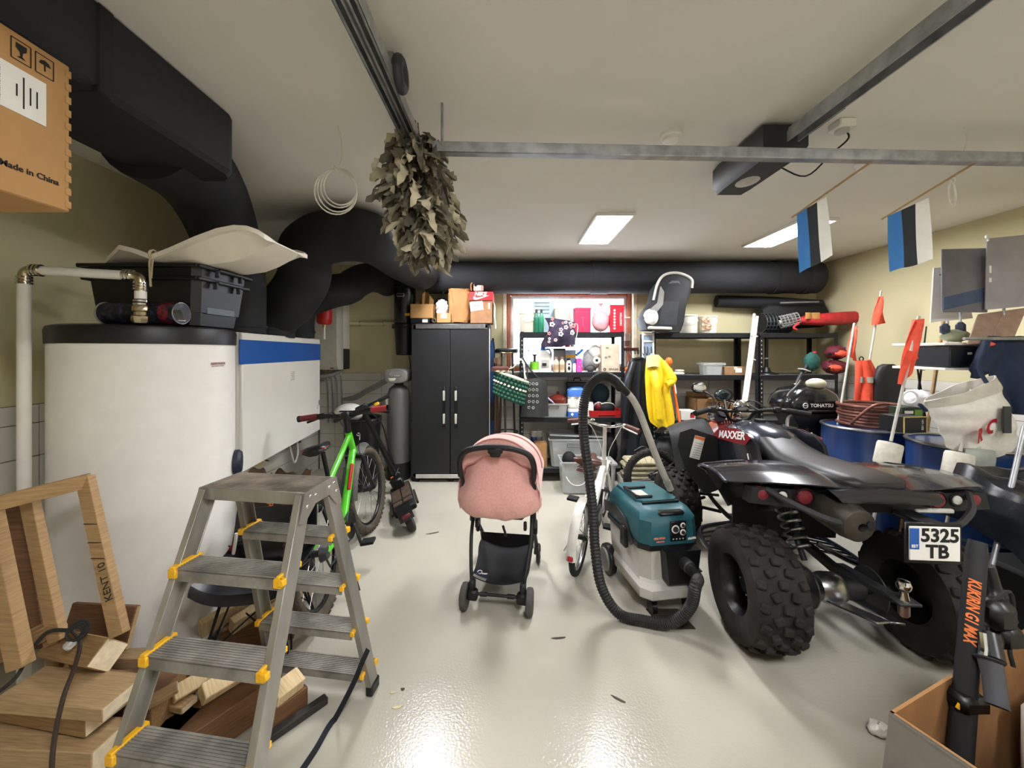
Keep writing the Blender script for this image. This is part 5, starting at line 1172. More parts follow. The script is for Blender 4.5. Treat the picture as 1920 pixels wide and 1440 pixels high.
# front fenders
for s in (-1, 1):
    ff = P('front_fender', MB().sheet(lambda a, c: V(s * (.19 + .30 * c), .90 + .55 * a + .02 * c, .86 + .09 * sin(pi * min(1, a * 1.1)) - .10 * c ** 2 + (.03 if c > .9 else 0) - .20 * max(0, .25 - a) * 4 * (.2 + .8 * c)), 14, 10, .006 if s < 0 else -.006), M_am, t)
    P('fender_skirt', MB().prism([(.15, .50), (.30, .44), (.44, .62), (.50, .80), (.48, .90), (.40, .93), (.18, .86)], .012, (0, .86, 0), (s, 0, 0), (0, 0, 1), N=(0, 1, 0)), M_am, ff)
    if s < 0:
        wl = P('warning_label', MB().box((-.36, .856, .79), (.075, .004, .17), .001, Matrix.Rotation(radians(14), 3, 'Y')), M_paper, ff, 'white and orange warning label')
        P('label_header', MB().box((-.342, .853, .86), (.072, .003, .022), 0, Matrix.Rotation(radians(14), 3, 'Y')), M_orange, wl)
        b = MB()
        for k in range(7): b.box((-.363 - .004 * k + .015, .853, .82 - k * .017), (.055, .002, .003), 0, Matrix.Rotation(radians(14), 3, 'Y'))
        P('label_print', b, M_grey, wl, kind='stuff')
P('nose_cowl', MB().loft([[V(x * w, y, z + zz * h) for x, zz in ((-1, -1), (-1, 0), (-.6, 1), (.6, 1), (1, 0), (1, -1))] for y, w, z, h in ((1.02, .15, .86, .06), (1.2, .17, .87, .06), (1.42, .12, .80, .05), (1.5, .06, .74, .03))]), mat('quad_red2', '#7c2228', .3, coat=.3), t)
P('knee_panel', MB().sheet(lambda a, c: V(.22 + .05 * sin(pi * a), .45 + .34 * a, .80 + .16 * c * (.6 + .4 * sin(pi * a))), 8, 5, .012), M_dgrey, t)
# handlebar
hbq = P('handlebar', MB().tube([V(-.38, .80, 1.055), V(-.26, .88, 1.07), V(-.12, .95, 1.05), V(-.06, .98, .98), V(.06, .98, .98), V(.12, .95, 1.05), V(.26, .88, 1.07), V(.38, .80, 1.055)], .013, 10, sub=4).cyl((-.12, .95, 1.05), (.12, .95, 1.05), .01), M_black, t)
P('steering_stem', MB().tube([V(0, .98, .99), V(0, 1.05, .75)], .02, 10), M_am, t)
for s in (-1, 1):
    P('grip', MB().cyl((s * .28, .868, 1.07), (s * .40, .788, 1.053), .02, n=12), M_rubber, hbq)
    P('brake_lever', MB().tube([V(s * .24, .93, 1.06), V(s * .32, .93, 1.05), V(s * .40, .86, 1.04)], .008, 6, sub=3), M_black, hbq)
    P('switch_block', MB().box((s * .235, .90, 1.068), (.06, .05, .045), .01), M_black, hbq)
P('mirror', MB().ell((-.28, 1.02, 1.22), (.06, .015, .045), 16, 8), M_black, hbq); P('mirror_glass', MB().ell((-.28, 1.003, 1.22), (.05, .004, .037), 16, 6), M_chrome, hbq)
P('mirror_stalk', MB().tube([V(-.22, .92, 1.08), V(-.20, .96, 1.15), V(-.26, 1.02, 1.20)], .006, 6, sub=3), M_black, hbq)
P('instrument', MB().lathe([(.03, .04), (.055, .01), (.058, -.015), (.05, -.02)], (0, .95, 1.085), (0, .5, .85), 20), M_chrome, hbq); P('instrument_face', MB().lathe([(.046, 0), (.002, .002)], (0, .937, 1.063), (0, -.5, -.85), 18), M_white, hbq)
b = MB()
for k in range(6):
    x0 = -.2 + k * .08; b.tube([V(x0, .92, 1.06), V(x0 * .6, 1.05, 1.10 + .02 * (k % 2)), V(x0 * .3, 1.12, .98), V(x0 * .2, 1.08, .85)], .006, 6, sub=5)
P('cable_harness', b, M_black, hbq)
P('head_lamp', MB().lathe([(.05, 0), (.075, .04), (.075, .06), (.002, .075)], (-.10, 1.06, 1.0), (0, 1, .0), 18).lathe([(.05, 0), (.075, .04), (.075, .06), (.002, .075)], (.10, 1.06, 1.0), (0, 1, .0), 18), M_chrome, t)
# exhaust, plate, tow ball
P('exhaust_can', MB().lathe([(.02, -.36), (.05, -.33), (.075, -.28), (.08, -.05), (.07, .0), (.03, .012), (.02, .012), (.018, -.02)], (-.16, -.33, .745), (.10, -1, -.10), 24), mat('exhaust_grey', '#4b463f', .5, .6, var=.25), t)
P('exhaust_pipe', MB().tube([V(-.19, .02, .76), V(-.17, .25, .60), V(-.13, .50, .50)], .022, 10, sub=4), M_dgrey, t)
P('plate_bracket', MB().box((.07, -.395, .715), (.22, .008, .17), .004).box((.07, -.33, .79), (.08, .14, .02), .004), M_black, t)
pt = P('licence_plate', MB().box((.07, -.402, .715), (.195, .006, .14), .004), M_paper, t, 'white licence plate')
P('plate_band', MB().box((-.010, -.4062, .735), (.036, .002, .085)), M_blue, pt)
text('5325', .075, M_ink, pt, (.088, -.4062, .748), X=(1, 0, 0), Y=(0, 0, 1), bold=.0022, sx=.98)
text('TB', .075, M_ink, pt, (.078, -.4062, .682), X=(1, 0, 0), Y=(0, 0, 1), bold=.0022, sx=1.0)
text('EST', .016, M_wink, pt, (-.010, -.4082, .705), X=(1, 0, 0), Y=(0, 0, 1), bold=.0005)
P('tow_bar', MB().beam((0, .0, .40), (.0, -.32, .43), .05, .03, .005).box((0, -.34, .445), (.09, .09, .014), .004), M_dgrey, t)
P('tow_ball', MB().lathe([(.022, 0), (.016, .02), (.014, .035), (.02, .04), (.027, .055), (.027, .065), (.02, .08), (.002, .085)], (0, -.35, .45), n=20), M_chrome, t)
P('tow_coupling', MB().lathe([(.02, 0), (.02, -.05), (.012, -.06)], (0, -.35, .438), n=12), mat('rosy_steel', '#a08478', .35, .8), t)
P('skid_plates', MB().beam((-.07, -.02, .24), (-.02, -.28, .30), .07, .01, .003).beam((.07, -.02, .24), (.04, -.28, .30), .06, .01, .003), M_steel, t)
P('rear_light_bar', MB().box((.22, -.245, .79), (.16, .02, .02), .006), M_lgrey, t)
# ================================================================ black cabinet
x0, x1, yf = -1.124, -.227, 4.43; H = 1.83; xm = (x0 + x1) / 2
t = T('tall_cabinet', 'tall black two door storage cabinet with silver trim', 'cabinet', (xm, 4.66, 0))
M_cab = mat('cabinet_black', '#1d1e20', .5, var=.06, scale=60, bump=.05, bscale=300)
b = MB()
for bx in ((x0 + .01, 4.665, H / 2 + .02, .02, .45, H - .04), (x1 - .01, 4.665, H / 2 + .02, .02, .45, H - .04), (xm, 4.665, H - .01, x1 - x0, .45, .02), (xm, 4.665, .05, x1 - x0, .45, .02), (xm, 4.88, H / 2, x1 - x0, .02, H - .1)): b.box(bx[:3], bx[3:], .002)
P('carcass', b, M_cab, t, world=True)
P('side_edge', MB().box((x1 + .004, yf + .02, H / 2), (.008, .04, H - .12)), M_lgrey, t, world=True)
for s in (-1, 1):
    dx0, dx1 = (x0 + .004, xm - .003) if s < 0 else (xm + .003, x1 - .004)
    dr = P('door', MB().box(((dx0 + dx1) / 2, yf + .008, .93), (dx1 - dx0, .022, 1.665), .004), M_cab, t, world=True)
    hx = xm + s * .068
    for zc, zz in ((1.0, 0), (.735, 0)):
        P('handle', MB().box((hx, yf - .03, zc), (.026, .014, .115), .004), M_lgrey, dr, world=True)
    P('handle_bar', MB().box((hx, yf - .02, .868), (.022, .02, .48), .006).box((hx, yf - .006, 1.09), (.022, .03, .03), .004).box((hx, yf - .006, .645), (.022, .03, .03), .004), M_black, dr, world=True)
P('top_trim', MB().box((xm + .005, yf - .006, 1.795), (.80, .014, .055), .003), M_steel, t, world=True)
P('base_trim', MB().box((xm + .005, yf - .006, .07), (.80, .014, .045), .003), M_lgrey, t, world=True)
for x in (x0 + .05, x1 - .05, xm): P('foot', MB().box((x, 4.5, .02), (.07, .1, .04), .005), M_blackm, t, world=True)
# ---- generic cartons
def carton(lab, u0, u1, v0, v1, Y, dp, m=None, open_=False, label=None, cat='box', name='cardboard_box', rz=0, group=None, tape=True, print_=None):
    m = m or M_card; X0, X1 = wx(u0, Y), wx(u1, Y); Z0, Z1 = wz(v1, Y), wz(v0, Y); w, h = X1 - X0, Z1 - Z0
    t = T(name, lab, cat, ((X0 + X1) / 2, Y + dp / 2, Z0), rz, group)
    if open_:
        b = MB(); th = .005
        for bx in ((0, -dp / 2 + th / 2, h / 2, w, th, h), (0, dp / 2 - th / 2, h / 2, w, th, h), (-w / 2 + th / 2, 0, h / 2, th, dp, h), (w / 2 - th / 2, 0, h / 2, th, dp, h), (0, 0, th / 2, w, dp, th)): b.box(bx[:3], bx[3:])
        P('carton_body', b, m, t)
        P('flap', MB().beam((0, dp / 2, h), (0, dp / 2 + .05, h + .06), w * .96, .005, up=(1, 0, 0)) if False else MB().box((0, dp / 2 + .01, h + .03), (w * .96, .005, .06), 0, Matrix.Rotation(-.3, 3, 'X')), m, t)
    else:
        P('carton_body', MB().box((0, 0, h / 2), (w, dp, h), .003), m, t)
        if tape: P('tape', MB().box((0, 0, h + .0006), (w + .001, min(.04, dp * .3), .001)).box((0, -dp / 2 - .0006, h - .015), (min(.04, w * .3), .001, .03)), M_lgrey, t)
    if label: P('label', MB().box((label[0] * w, -dp / 2 - .001, label[1] * h), (label[2] * w, .002, label[3] * h), 0, Matrix.Rotation(label[4] if len(label) > 4 else 0, 3, 'Y')), M_paper, t)
    return t, w, h, dp
Yc = 4.50
t, w, h, dp = carton('light brown carton holding brown paper on the cabinet', 769, 813, 570, 597, Yc, .24, open_=True)
P('paper_fan', MB().sheet(lambda a, c: V(-.08 + .19 * a, .0 + .03 * sin(14 * a), h * .5 + c * (.10 + .17 * (1 - abs(a - .55) * 1.6))), 22, 6, .003), mat('kraft_striped', '#a8814f', .8, var=.3, scale=30, stretch=(6, 1, .3)), t, 'crumpled kraft paper')
t, w, h, dp = carton('flat black box under the light brown carton', 770, 806, 597, 606, Yc, .22, M_black, tape=False, label=(.25, .5, .28, .7))
P('lid_line', MB().box((0, -dp / 2 - .001, h * .72), (w * .98, .002, .004)), M_dgrey, t)
t, w, h, dp = carton('small carton with a cream label on the cabinet', 819, 845, 587, 605, Yc, .12, label=(0, .68, .45, .42))
b = MB(); cP = W(814, 601, Yc)
t = T('tape_roll', 'brown tape roll between the cartons on the cabinet', 'tape', W(814, 605, Yc))
P('roll', MB().torus(W(814, 601, Yc - .02), .02, .011, (0, 1, 0), 20, 8), mat('tape_brown', '#4a3a30', .5), t, world=True); P('core', MB().torus(W(814, 601, Yc - .02), .012, .003, (0, 1, 0), 16, 6), M_blackm, t, world=True)
t = T('frying_pan', 'black pan with raised handle wrapped in white cloth on the cabinet', 'pan', W(828, 605, Yc + .16))
pc = W(829, 575, Yc + .16)
P('pan_body', MB().lathe([(.002, .03), (.10, .03), (.115, 0), (.11, 0), (.095, .025), (.002, .025)], pc, (.1, 1, .15), 28), M_blackm, t, world=True)
P('pan_handle', MB().tube([W(831, 552, Yc + .12), W(831, 543, Yc + .10), W(833, 533, Yc + .06), W(831, 529, Yc + .04)], .011, 8, sub=3), M_black, t, world=True)
cc = W(829, 578, Yc + .07)
P('white_cloth', MB().ell(cc, (.075, .05, .10), 20, 14).jitter(.012, 4), mat('white_rag', '#dcdad6', .9), t, world=True, sharp=70)
t = T('paper_bag', 'tall crumpled brown paper bag of dark greens on the cabinet', 'bag', W(862, 605, Yc + .12))
bc = W(862, 605, Yc + .12); Zt = wz(541, Yc) - bc.z
rings = []
for f, k, a in ((0, .88, .9), (.06, .94, .96), (.3, .97, 1.0), (.6, 1.0, 1.0), (.85, 1.03, 1.0), (.93, 1.0, .98), (1, 1.06, 1.02)): rings.append([bc + V(x * k, y * a, Zt * f) for x, y in sup(.122, .085, 28, 5)])
P('bag_body', MB().loft(rings, cap=True).jitter(.011, 9), M_brownpaper, t, world=True, sharp=25)
b = MB(); rr = random.Random(2)
for k in range(26): a = rr.uniform(0, 6.3); q = bc + V(rr.uniform(-.12, .12), rr.uniform(-.06, .06), Zt + rr.uniform(-.01, .01)); b.beam(q, q + V(cos(a) * .05, sin(a) * .03, rr.uniform(.02, .05)), .022, .003, up=(0, 1, .3))
P('green_leaves', b, mat('dark_green_leaf', '#27352a', .7, var=.3), t, world=True, kind='stuff')
P('bag_handle', MB().tube([W(884, 545, Yc + .04), W(883, 534, Yc + .02), W(887, 529, Yc + .02), W(889, 534, Yc + .03)], .008, 8, sub=3), M_brownpaper, t, world=True)
t, w, h, dp = carton('brown shoe box with a red printed lid on the cabinet end', 882, 923, 561, 606, Yc - .02, .30, mat('shoe_box_brown', '#9a7150', .8), tape=False, label=(-.22, .72, .6, .38, -.14), name='shoe_box')
b = MB().box((0, -.01, h - .0 + .0), (w + .02, dp + .02, .006)).box((0, -dp / 2 - .008, h - .008 - .0), (w + .02, .004, .10)).box((w / 2 + .009, 0, h - .008), (.004, dp + .02, .10)).box((-w / 2 - .009, 0, h - .008), (.004, dp + .02, .10))
ld = P('lid', MB().box((0, -.005, h + .035), (w + .02, dp + .025, .10), .003), mat('shoe_lid_red', '#d0222c', .5), t, 'red shoe box lid')
text('NIKE', .06, M_wink, ld, (-.01, -dp / 2 - .019, h + .058), bold=.002, shear=.2, sx=1.05)
P('swoosh', MB().prism([(-.085, .012), (-.092, -.012), (-.08, -.028), (-.055, -.03), (.10, .024), (-.045, -.005), (-.065, -.004), (-.075, .008)], .002, (0, -dp / 2 - .0195, h + .02), (1, 0, 0), (0, 0, 1)), M_wink, ld)
P('side_label', MB().box((.35 * w, -dp / 2 - .0015, h * .72), (.022, .002, .07)), M_paper, t)
b = MB()
for k in range(7): b.box((-.22 * w + (-.05 + .016 * k), -dp / 2 - .0028, h * .72), (.005, .001, .03))
P('label_print', b, M_ink, t, kind='stuff')
P('hanging_tissue', MB().sheet(lambda a, c: V(w / 2 + .018 + .012 * c + .004 * sin(9 * c), -dp / 2 + dp * a, h - .03 - (h + .02) * c), 6, 10, .003), M_paper, t)
t = T('pink_cloth', 'crumpled pale pink cloth on top of the red lid', 'cloth', W(897, 546, Yc + .1))
P('cloth', MB().ell(W(897, 541, Yc + .08), (.06, .05, .05), 16, 10).jitter(.01, 3), mat('pale_pink', '#cfb3ad', .9), t, world=True, sharp=70); P('cloth_fold', MB().sheet(lambda a, c: W(888 + 18 * a, 535 + 10 * c, Yc + .03 + .02 * sin(7 * a)), 8, 4, .006), MATS['pale_pink'], t, world=True)
# ================================================================ skis, axe, stools beside the cabinet
def ski(lab, u, v0, Y, m, w=.055, lean=0, grp='skis beside the cabinet'):
    X = wx(u, Y); Zt = wz(v0, Y); t = T('ski', lab, 'ski', (X, Y, 0), 0, grp)
    P('ski_body', MB().sheet(lambda a, c: V(X + lean * c + (a - .5) * w * (1 - .6 * max(0, c - .93) * 14), Y + (.10 * max(0, c - .9) ** 1.5 * 18), .003 + c * Zt), 3, 30, .012), m, t, world=True)
    P('binding', MB().box((X + lean * .5, Y - .02, Zt * .48), (w * .9, .03, .22), .006).box((X + lean * .5, Y - .04, Zt * .52), (w * .8, .03, .06), .008), M_dgrey, t, world=True)
ski('dark blue ski standing against the cabinet side', 922, 638, 4.62, mat('ski_blue', '#22467c', .3))
ski('black ski with pointed tip standing beside the blue ski', 927, 634, 4.66, M_black, .05, -.02)
t = T('felling_axe', 'axe with a wooden handle standing beside the skis', 'axe', (wx(933, 4.6), 4.6, 0))
P('axe_handle', MB().tube([V(wx(936, 4.6), 4.6, .01), V(wx(934, 4.6), 4.6, .5), V(wx(932, 4.6), 4.6, 1.42)], .016, 8, sub=4), M_pined, t, world=True)
P('axe_head', MB().prism([(-.02, -.03), (.03, -.04), (.085, -.07), (.09, .05), (.03, .035), (-.02, .03)], .026, V(wx(929, 4.6), 4.587, 1.40), (1, 0, 0), (0, 0, 1), N=(0, 1, 0)), mat('rusty_steel', '#8a6f5c', .6, .6), t, world=True)
def stool(lab, u, v, Y, r, m, ml, grp='stools by the shelf'):
    X, Z = wx(u, Y), wz(v, Y); t = T('bar_stool', lab, 'stool', (X, Y, 0), 0, grp)
    P('seat', MB().lathe([(r * .6, -.05), (r * .95, -.045), (r, -.02), (r * .97, 0), (r * .8, .012), (.002, .016)], (X, Y, Z), n=28), m, t, world=True)
    P('seat_rim', MB().torus((X, Y, Z - .04), r * .93, .008, n=28, k=6), M_brass, t, world=True)
    for k in range(4):
        a = pi / 4 + k * pi / 2; P('leg', MB().cyl((X + cos(a) * r * .6, Y + sin(a) * r * .6, Z - .05), (X + cos(a) * r * 1.0, Y + sin(a) * r * 1.0, 0), .012, n=10), ml, t, world=True)
    P('foot_ring', MB().torus((X, Y, Z * .35), r * .86, .008, n=28, k=6), ml, t, world=True)
stool('tall stool with a black padded seat behind the green basket', 951, 655, 4.66, .15, M_black, mat('stool_dark', '#2c201a', .5))
stool('lower stool with a round brown wooden seat beside the cabinet', 938, 689, 4.35, .10, wood('stool_brown', '#4a2620', '#643a30'), MATS['stool_dark'])
# ================================================================ steel shelving racks
M_rack = mat('rack_black', '#1b1d20', .45, .3, var=.12, scale=20)
def rack(lab, X0, X1, Y0, Y1, levels, top, holes=True):
    t = T('shelving_rack', lab, 'shelf', ((X0 + X1) / 2, (Y0 + Y1) / 2, 0), 0, 'black steel shelving racks')
    for x in (X0, X1):
        for y in (Y0, Y1):
            sx = 1 if x == X0 else -1; sy = 1 if y == Y0 else -1
            b = MB().box((x, y + sy * .018, top / 2), (.003, .036, top)).box((x + sx * .018, y, top / 2), (.036, .003, top))
            po = P('post', b, M_rack, t, world=True)
            if y == Y0:
                h = MB()
                for k in range(int(top / .05)): h.box((x + sx * .018, y - .002, .03 + k * .05), (.008, .002, .018))
                P('slots', h, M_lgrey if x == X0 else M_dgrey, po, world=True, kind='stuff')
    for z in levels:
        sh = P('shelf_board', MB().box(((X0 + X1) / 2, (Y0 + Y1) / 2, z - .008), (X1 - X0 - .008, Y1 - Y0 - .008, .012), .002), mat('shelf_board', '#4a4a48', .7, var=.1), t, world=True)
        for y in (Y0 - .002, Y1 + .002): P('shelf_beam', MB().box(((X0 + X1) / 2, y, z - .028), (X1 - X0, .012, .055), .003), M_rack, sh, world=True)
        for x in (X0, X1): P('side_beam', MB().box((x, (Y0 + Y1) / 2, z - .028), (.01, Y1 - Y0, .05), .003), M_rack, sh, world=True)
YS = 4.44; YSB = 4.86
rack('black steel shelving rack in front of the window', .135, 1.33, YS, YSB, (1.73, 1.265, .745, .16), 1.735)
rack('black steel shelving rack holding the child car seat', 1.66, 2.88, YS, YSB, (1.72, 1.235, .715, .14), 1.725)
rack('black steel shelving rack in the right corner', 2.90, 3.80, YS, YSB, (1.72, 1.235, .715, .14), 1.725)
# ---------------------------------------------------------------- item makers (pixel span on a given depth, real sizes)
def lathe_item(nm, lab, cat, u, v0, v1, Y, prof, m, capm=None, capfrom=None, grp=None, label=None, n=20):
    """prof: (radius in px, height fraction)"""
    k = Y / F; X, Z0 = wx(u, Y), wz(v1, Y); H = (v1 - v0) * k; rm = max(r for r, f in prof) * k
    t = T(nm, lab, cat, (X, Y + rm, Z0), 0, grp)
    body = [(r * k, f * H) for r, f in prof if capfrom is None or f <= capfrom + 1e-6]
    P('body', MB().lathe(body, n=n), m, t)
    if capfrom is not None:
        cp = [(r * k * 1.02, f * H) for r, f in prof if f >= capfrom - 1e-6]; P('cap', MB().lathe(cp, n=n), capm, t)
    if label:
        f0, f1, ml = label; rr = [r for r, f in prof if f <= f1][-1] * k * 1.015
        P('label', MB().lathe([(rr, f0 * H), (rr, f1 * H)], n=n, cap=False), ml, t)
    return t
def bottle(lab, u, v0, v1, Y, r, m, capm, grp=None, label=None, cat='bottle', neck=.45, nm='bottle'):
    return lathe_item(nm, lab, cat, u, v0, v1, Y, [(r * .92, 0), (r, .03), (r, .62), (r * .85, .72), (r * neck, .82), (r * neck, .86), (r * (neck + .05), .865), (r * (neck + .05), .98), (r * neck * .8, 1)], m, capm, .865, grp, label)
def bucket(lab, u, v0, v1, Y, r, m, grp=None, label=None, nm='bucket'):
    t = lathe_item(nm, lab, 'bucket', u, v0, v1, Y, [(r * .9, 0), (r * .92, .02), (r, .9), (r * 1.04, .91), (r * 1.04, .97), (r * .9, 1), (r * .1, 1)], m, m, .91, grp, label, 28)
    k = Y / F; P('bail_handle', MB().tube([V(-r * k * 1.03, 0, (v1 - v0) * k * .88), V(-r * k * .7, -r * k * .85, (v1 - v0) * k * .62), V(0, -r * k * 1.12, (v1 - v0) * k * .5), V(r * k * .7, -r * k * .85, (v1 - v0) * k * .62), V(r * k * 1.03, 0, (v1 - v0) * k * .88)], .003, 6, sub=4), M_lgrey, t); return t
M_bcream = mat('bucket_cream', '#cdc6b4', .4, var=.03)
# top shelf of the window rack
Yt = 4.50; vb = 624
bucket('cream plastic bucket on the window shelf end', 990, 584, vb, Yt, 16, M_bcream)
for u, l in ((1006, 'dark green bottle next to the cream bucket'), (1015.5, 'brighter green bottle beside the floral fabric')):
    bottle(l, u, 580, vb, Yt, 4.6, mat('bottle_green%d' % u, '#1d6a4e' if u < 1010 else '#2b8a66', .25), M_black, 'green bottles on the window shelf')
t, w, h, dp = carton('pale blue striped box leaning at the window behind the bottles', 999, 1039, 565, vb, 4.68, .06, mat('pale_blue_card', '#a9bcc9', .7), tape=False, name='box_pack')
for k in range(4): P('print_line', MB().box((-.02, -.032, h * (.95 - k * .11)), (w * .7, .002, .012)), M_grey, t)
t, w, h, dp = carton('cream printed box behind the floral fabric', 1041, 1065, 576, vb, 4.56, .12, mat('cream_card', '#c9b8a0', .6), tape=False, label=(0, .5, .6, .5), name='box_pack')
t, w, h, dp = carton('pale glass fronted case beside the magenta box', 1060, 1072, 575, vb, 4.64, .10, M_lgrey, tape=False, name='box_pack'); P('lid', MB().box((0, 0, h + .004), (w + .006, dp + .006, .012), .002), M_white, t)
t, w, h, dp = carton('magenta box with a thin printed line on the window shelf', 1078, 1108, 580, vb - 1, Yt, .14, mat('magenta_card', '#b21f4a', .5), tape=False, name='gift_box')
P('printed_stem', MB().box((0, -dp / 2 - .001, h * .45), (.006, .002, h * .4)).box((0, -dp / 2 - .001, h * .65), (.05, .002, .004)), mat('magenta_light', '#d65a80', .6), t)
P('lid', MB().box((0, 0, h + .006), (w + .006, dp + .006, .03), .002), MATS['magenta_card'], t)
b = MB().ell(W(1126, 602, Yt + .06), (.105, .06, .125), 22, 16).jitter(.006, 5)
t = T('pink_bag', 'crumpled pink plastic bag between the magenta and red boxes', 'bag', W(1126, vb, Yt + .06))
P('bag_body', b, mat('pink_film', '#d5a0a6', .35, var=.12, scale=12, bump=.4, bscale=20), t, world=True, sharp=60)
P('bag_knot', MB().lathe([(.03, 0), (.015, .03), (.03, .055), (.04, .065)], W(1126, 579, Yt + .06), n=12), MATS['pink_film'], t, world=True)
t, w, h, dp = carton('red box with white dots at the end of the window shelf', 1144, 1170, 574, vb - 1, Yt - .01, .14, mat('red_card', '#c0172c', .45), tape=False, name='gift_box')
for k in range(7): P('white_dot', MB().torus((-.03, -dp / 2 - .001, h * (.15 + .115 * k)), .009, .004, (0, 1, 0), 14, 5, .4), M_wink, t)
text('NOSTON', .035, M_wink, t, (.045, -dp / 2 - .001, h * .5), X=(0, 0, 1), Y=(-1, 0, 0), bold=.0006)
P('lid', MB().box((0, 0, h + .006), (w + .006, dp + .006, .02), .002), MATS['red_card'], t)
# floral fabric bundle hanging over the shelf front
t = T('floral_bag', 'dark floral fabric bag hanging over the window shelf front', 'bag', W(1052, 655, 4.36))
def flo(a, c):
    u = 1022 + 55 * a + 8 * sin(5 * c) * (1 - a); v = 596 + 8 * a + (56 - 14 * a) * c
    p = W(u, v, 4.40); p.y -= .05 * sin(pi * a) * sin(pi * c) + .012 * sin(11 * a + 4 * c); return p
M_floral = mat('floral_print', '#231f33', .8, var=.2, col2='#3a2f48', scale=16)
P('bag_body', MB().sheet(flo, 18, 14, .02), M_floral, t, world=True)
rr = random.Random(8)
for k in range(16):
    a, c = rr.random() * .95, rr.random() * .85; q = flo(a, c); rd = rr.uniform(.010, .02)
    b = MB()
    for j in range(5): b.ell(q + V(cos(j * 1.257) * rd, -.03, sin(j * 1.257) * rd), (rd * .62, .004, rd * .62), 8, 4)
    f = P('flower', b, mat('petal_%d' % (k % 3), ('#e0b8b4', '#d9cfc4', '#c98a86')[k % 3], .8), t, world=True)
P('bag_strap', MB().tube([flo(.9, .1), W(1083, 610, 4.42), W(1078, 640, 4.4), flo(.8, .7)], .006, 6, sub=4), M_lgrey, t, world=True)
# shelf 2 items (z 1.265)
Y2 = 4.49; vb = 698
def jug(lab, u, v0, v1, Y, wpx, m, capm, nm='jug', label=None):
    k = Y / F; H = (v1 - v0) * k; w = wpx * k / 2; t = T(nm, lab, 'bottle', (wx(u, Y), Y + .05, wz(v1, Y)))
    P('body', MB().loft([[V(x * q + sh * w, y * q, z * H) for x, y in sup(w, w * .6, 20, 4)] for z, q, sh in ((0, .95, 0), (.03, 1, 0), (.55, 1, 0), (.72, .86, 0), (.84, .5, -.2), (.88, .34, -.25))]), m, t)
    P('cap', MB().lathe([(.34 * w * 1.1, .87 * H), (.36 * w, .9 * H), (.36 * w, 1.0 * H), (.002, 1.01 * H)], (-.25 * w, 0, 0), n=14), capm, t)
    P('grip_handle', MB().tube([V(-.05 * w, 0, .86 * H), V(.6 * w, 0, .9 * H), V(.95 * w, 0, .75 * H), V(.9 * w, 0, .5 * H)], w * .14, 8, sub=4), capm, t)
    if label: P('label', MB().box((0, -w * .61, .33 * H), (w * 1.2, .003, .3 * H)), label, t)
    return t
t = jug('white detergent jug with a blue handle on the second shelf', 1022, 650, vb, Y2, 25, M_white, M_blue, label=M_lgrey)
P('label_print', MB().box((-.01, -.068, .09), (.05, .002, .035)), M_ink, t)
lathe_item('storage_cup', 'bright green and white cup with a black pump', 'cup', 1003, 664, vb, Y2, [(8.5, 0), (9, .55), (9, .57), (6, .6), (2.5, .62), (2.5, .9), (4.5, .92), (4.5, 1)], mat('lime_cup', '#7ccb2f', .4), M_dgrey, .57, label=(0.0, .14, M_white))
for k, u in enumerate((1043.5, 1054.5)): bottle(('cream lotion bottle left of the pair', 'cream lotion bottle right of the pair')[k], u, 669, vb, Y2, 5.0, mat('cream_bottle', '#d8c8b0', .4), mat('cap_rose', '#c98f88', .4), 'cream lotion bottles', label=(.15, .5, mat('lotion_label', '#b09472', .6)))
t = bottle('white bottle with black leaf print on the second shelf', 1067, 672, vb, Y2, 5.6, M_white, M_black, label=None, neck=.55)
P('leaf_print', MB().prism([(0, .0), (.018, .02), (.012, .04), (0, .055), (-.012, .04), (-.018, .02)], .002, (0, -.037, .02), (1, 0, 0), (0, 0, 1)).box((0, -.0375, .095), (.02, .002, .02)), M_ink, t)
bottle('slim white bottle beside the pink one', 1077.5, 678, vb, Y2, 3.2, M_white, M_blue, neck=.7)
t, w, h, dp = carton('bright pink carton among the bottles', 1081, 1091, 672, vb, Y2, .06, mat('hot_pink', '#d94aa8', .4), tape=False, name='box_pack'); P('dots', MB().ell((0, -.031, h * .4), (.008, .003, .008)).ell((.012, -.031, h * .7), (.006, .003, .006)), mat('pale_pink_print', '#f0a8d8', .5), t)
bottle('trigger spray bottle with slanted nozzle at the shelf end', 991, 655, vb, Y2 + .1, 5, M_clear, M_white)
t = T('spray_bottle', 'blue cleaning bottle leaning behind the pink carton', 'bottle', W(1085, vb, Y2 + .1)); P('body', MB().lathe([(.03, 0), (.032, .12), (.012, .17)], W(1086, vb, Y2 + .1), n=14), mat('sky_plastic', '#5d7fae', .4), t, world=True); P('trigger_head', MB().beam(W(1080, 667, Y2 + .08), W(1093, 655, Y2 + .08), .03, .03, .006), M_blue, t, world=True)
t, w, h, dp = carton('grey box with a dark top behind the lotion bottles', 1038, 1060, 655, vb, Y2 + .14, .1, M_grey, tape=False, name='box_pack'); P('lid', MB().box((0, 0, h), (w + .006, dp + .006, .02), .002), M_dgrey, t)
t, w, h, dp = carton('striped yellow and blue packet behind the leaf bottle', 1061, 1080, 656, vb, Y2 + .13, .06, mat('packet_blue', '#9fb0c4', .5), tape=False, name='box_pack'); P('yellow_band', MB().box((0, -dp / 2 - .001, h * .72), (w, .002, h * .12)), M_yellow, t)
b = MB(); t = T('plastic_bag', 'grey and white plastic bag with cable on the second shelf', 'bag', W(1108, vb, Y2 + .12))
P('bag_body', MB().ell(W(1107, 676, Y2 + .16), (.11, .08, .135), 22, 16).jitter(.007, 6), mat('grey_film', '#9b9b9a', .45, bump=.4, bscale=18, var=.15), t, world=True, sharp=60)
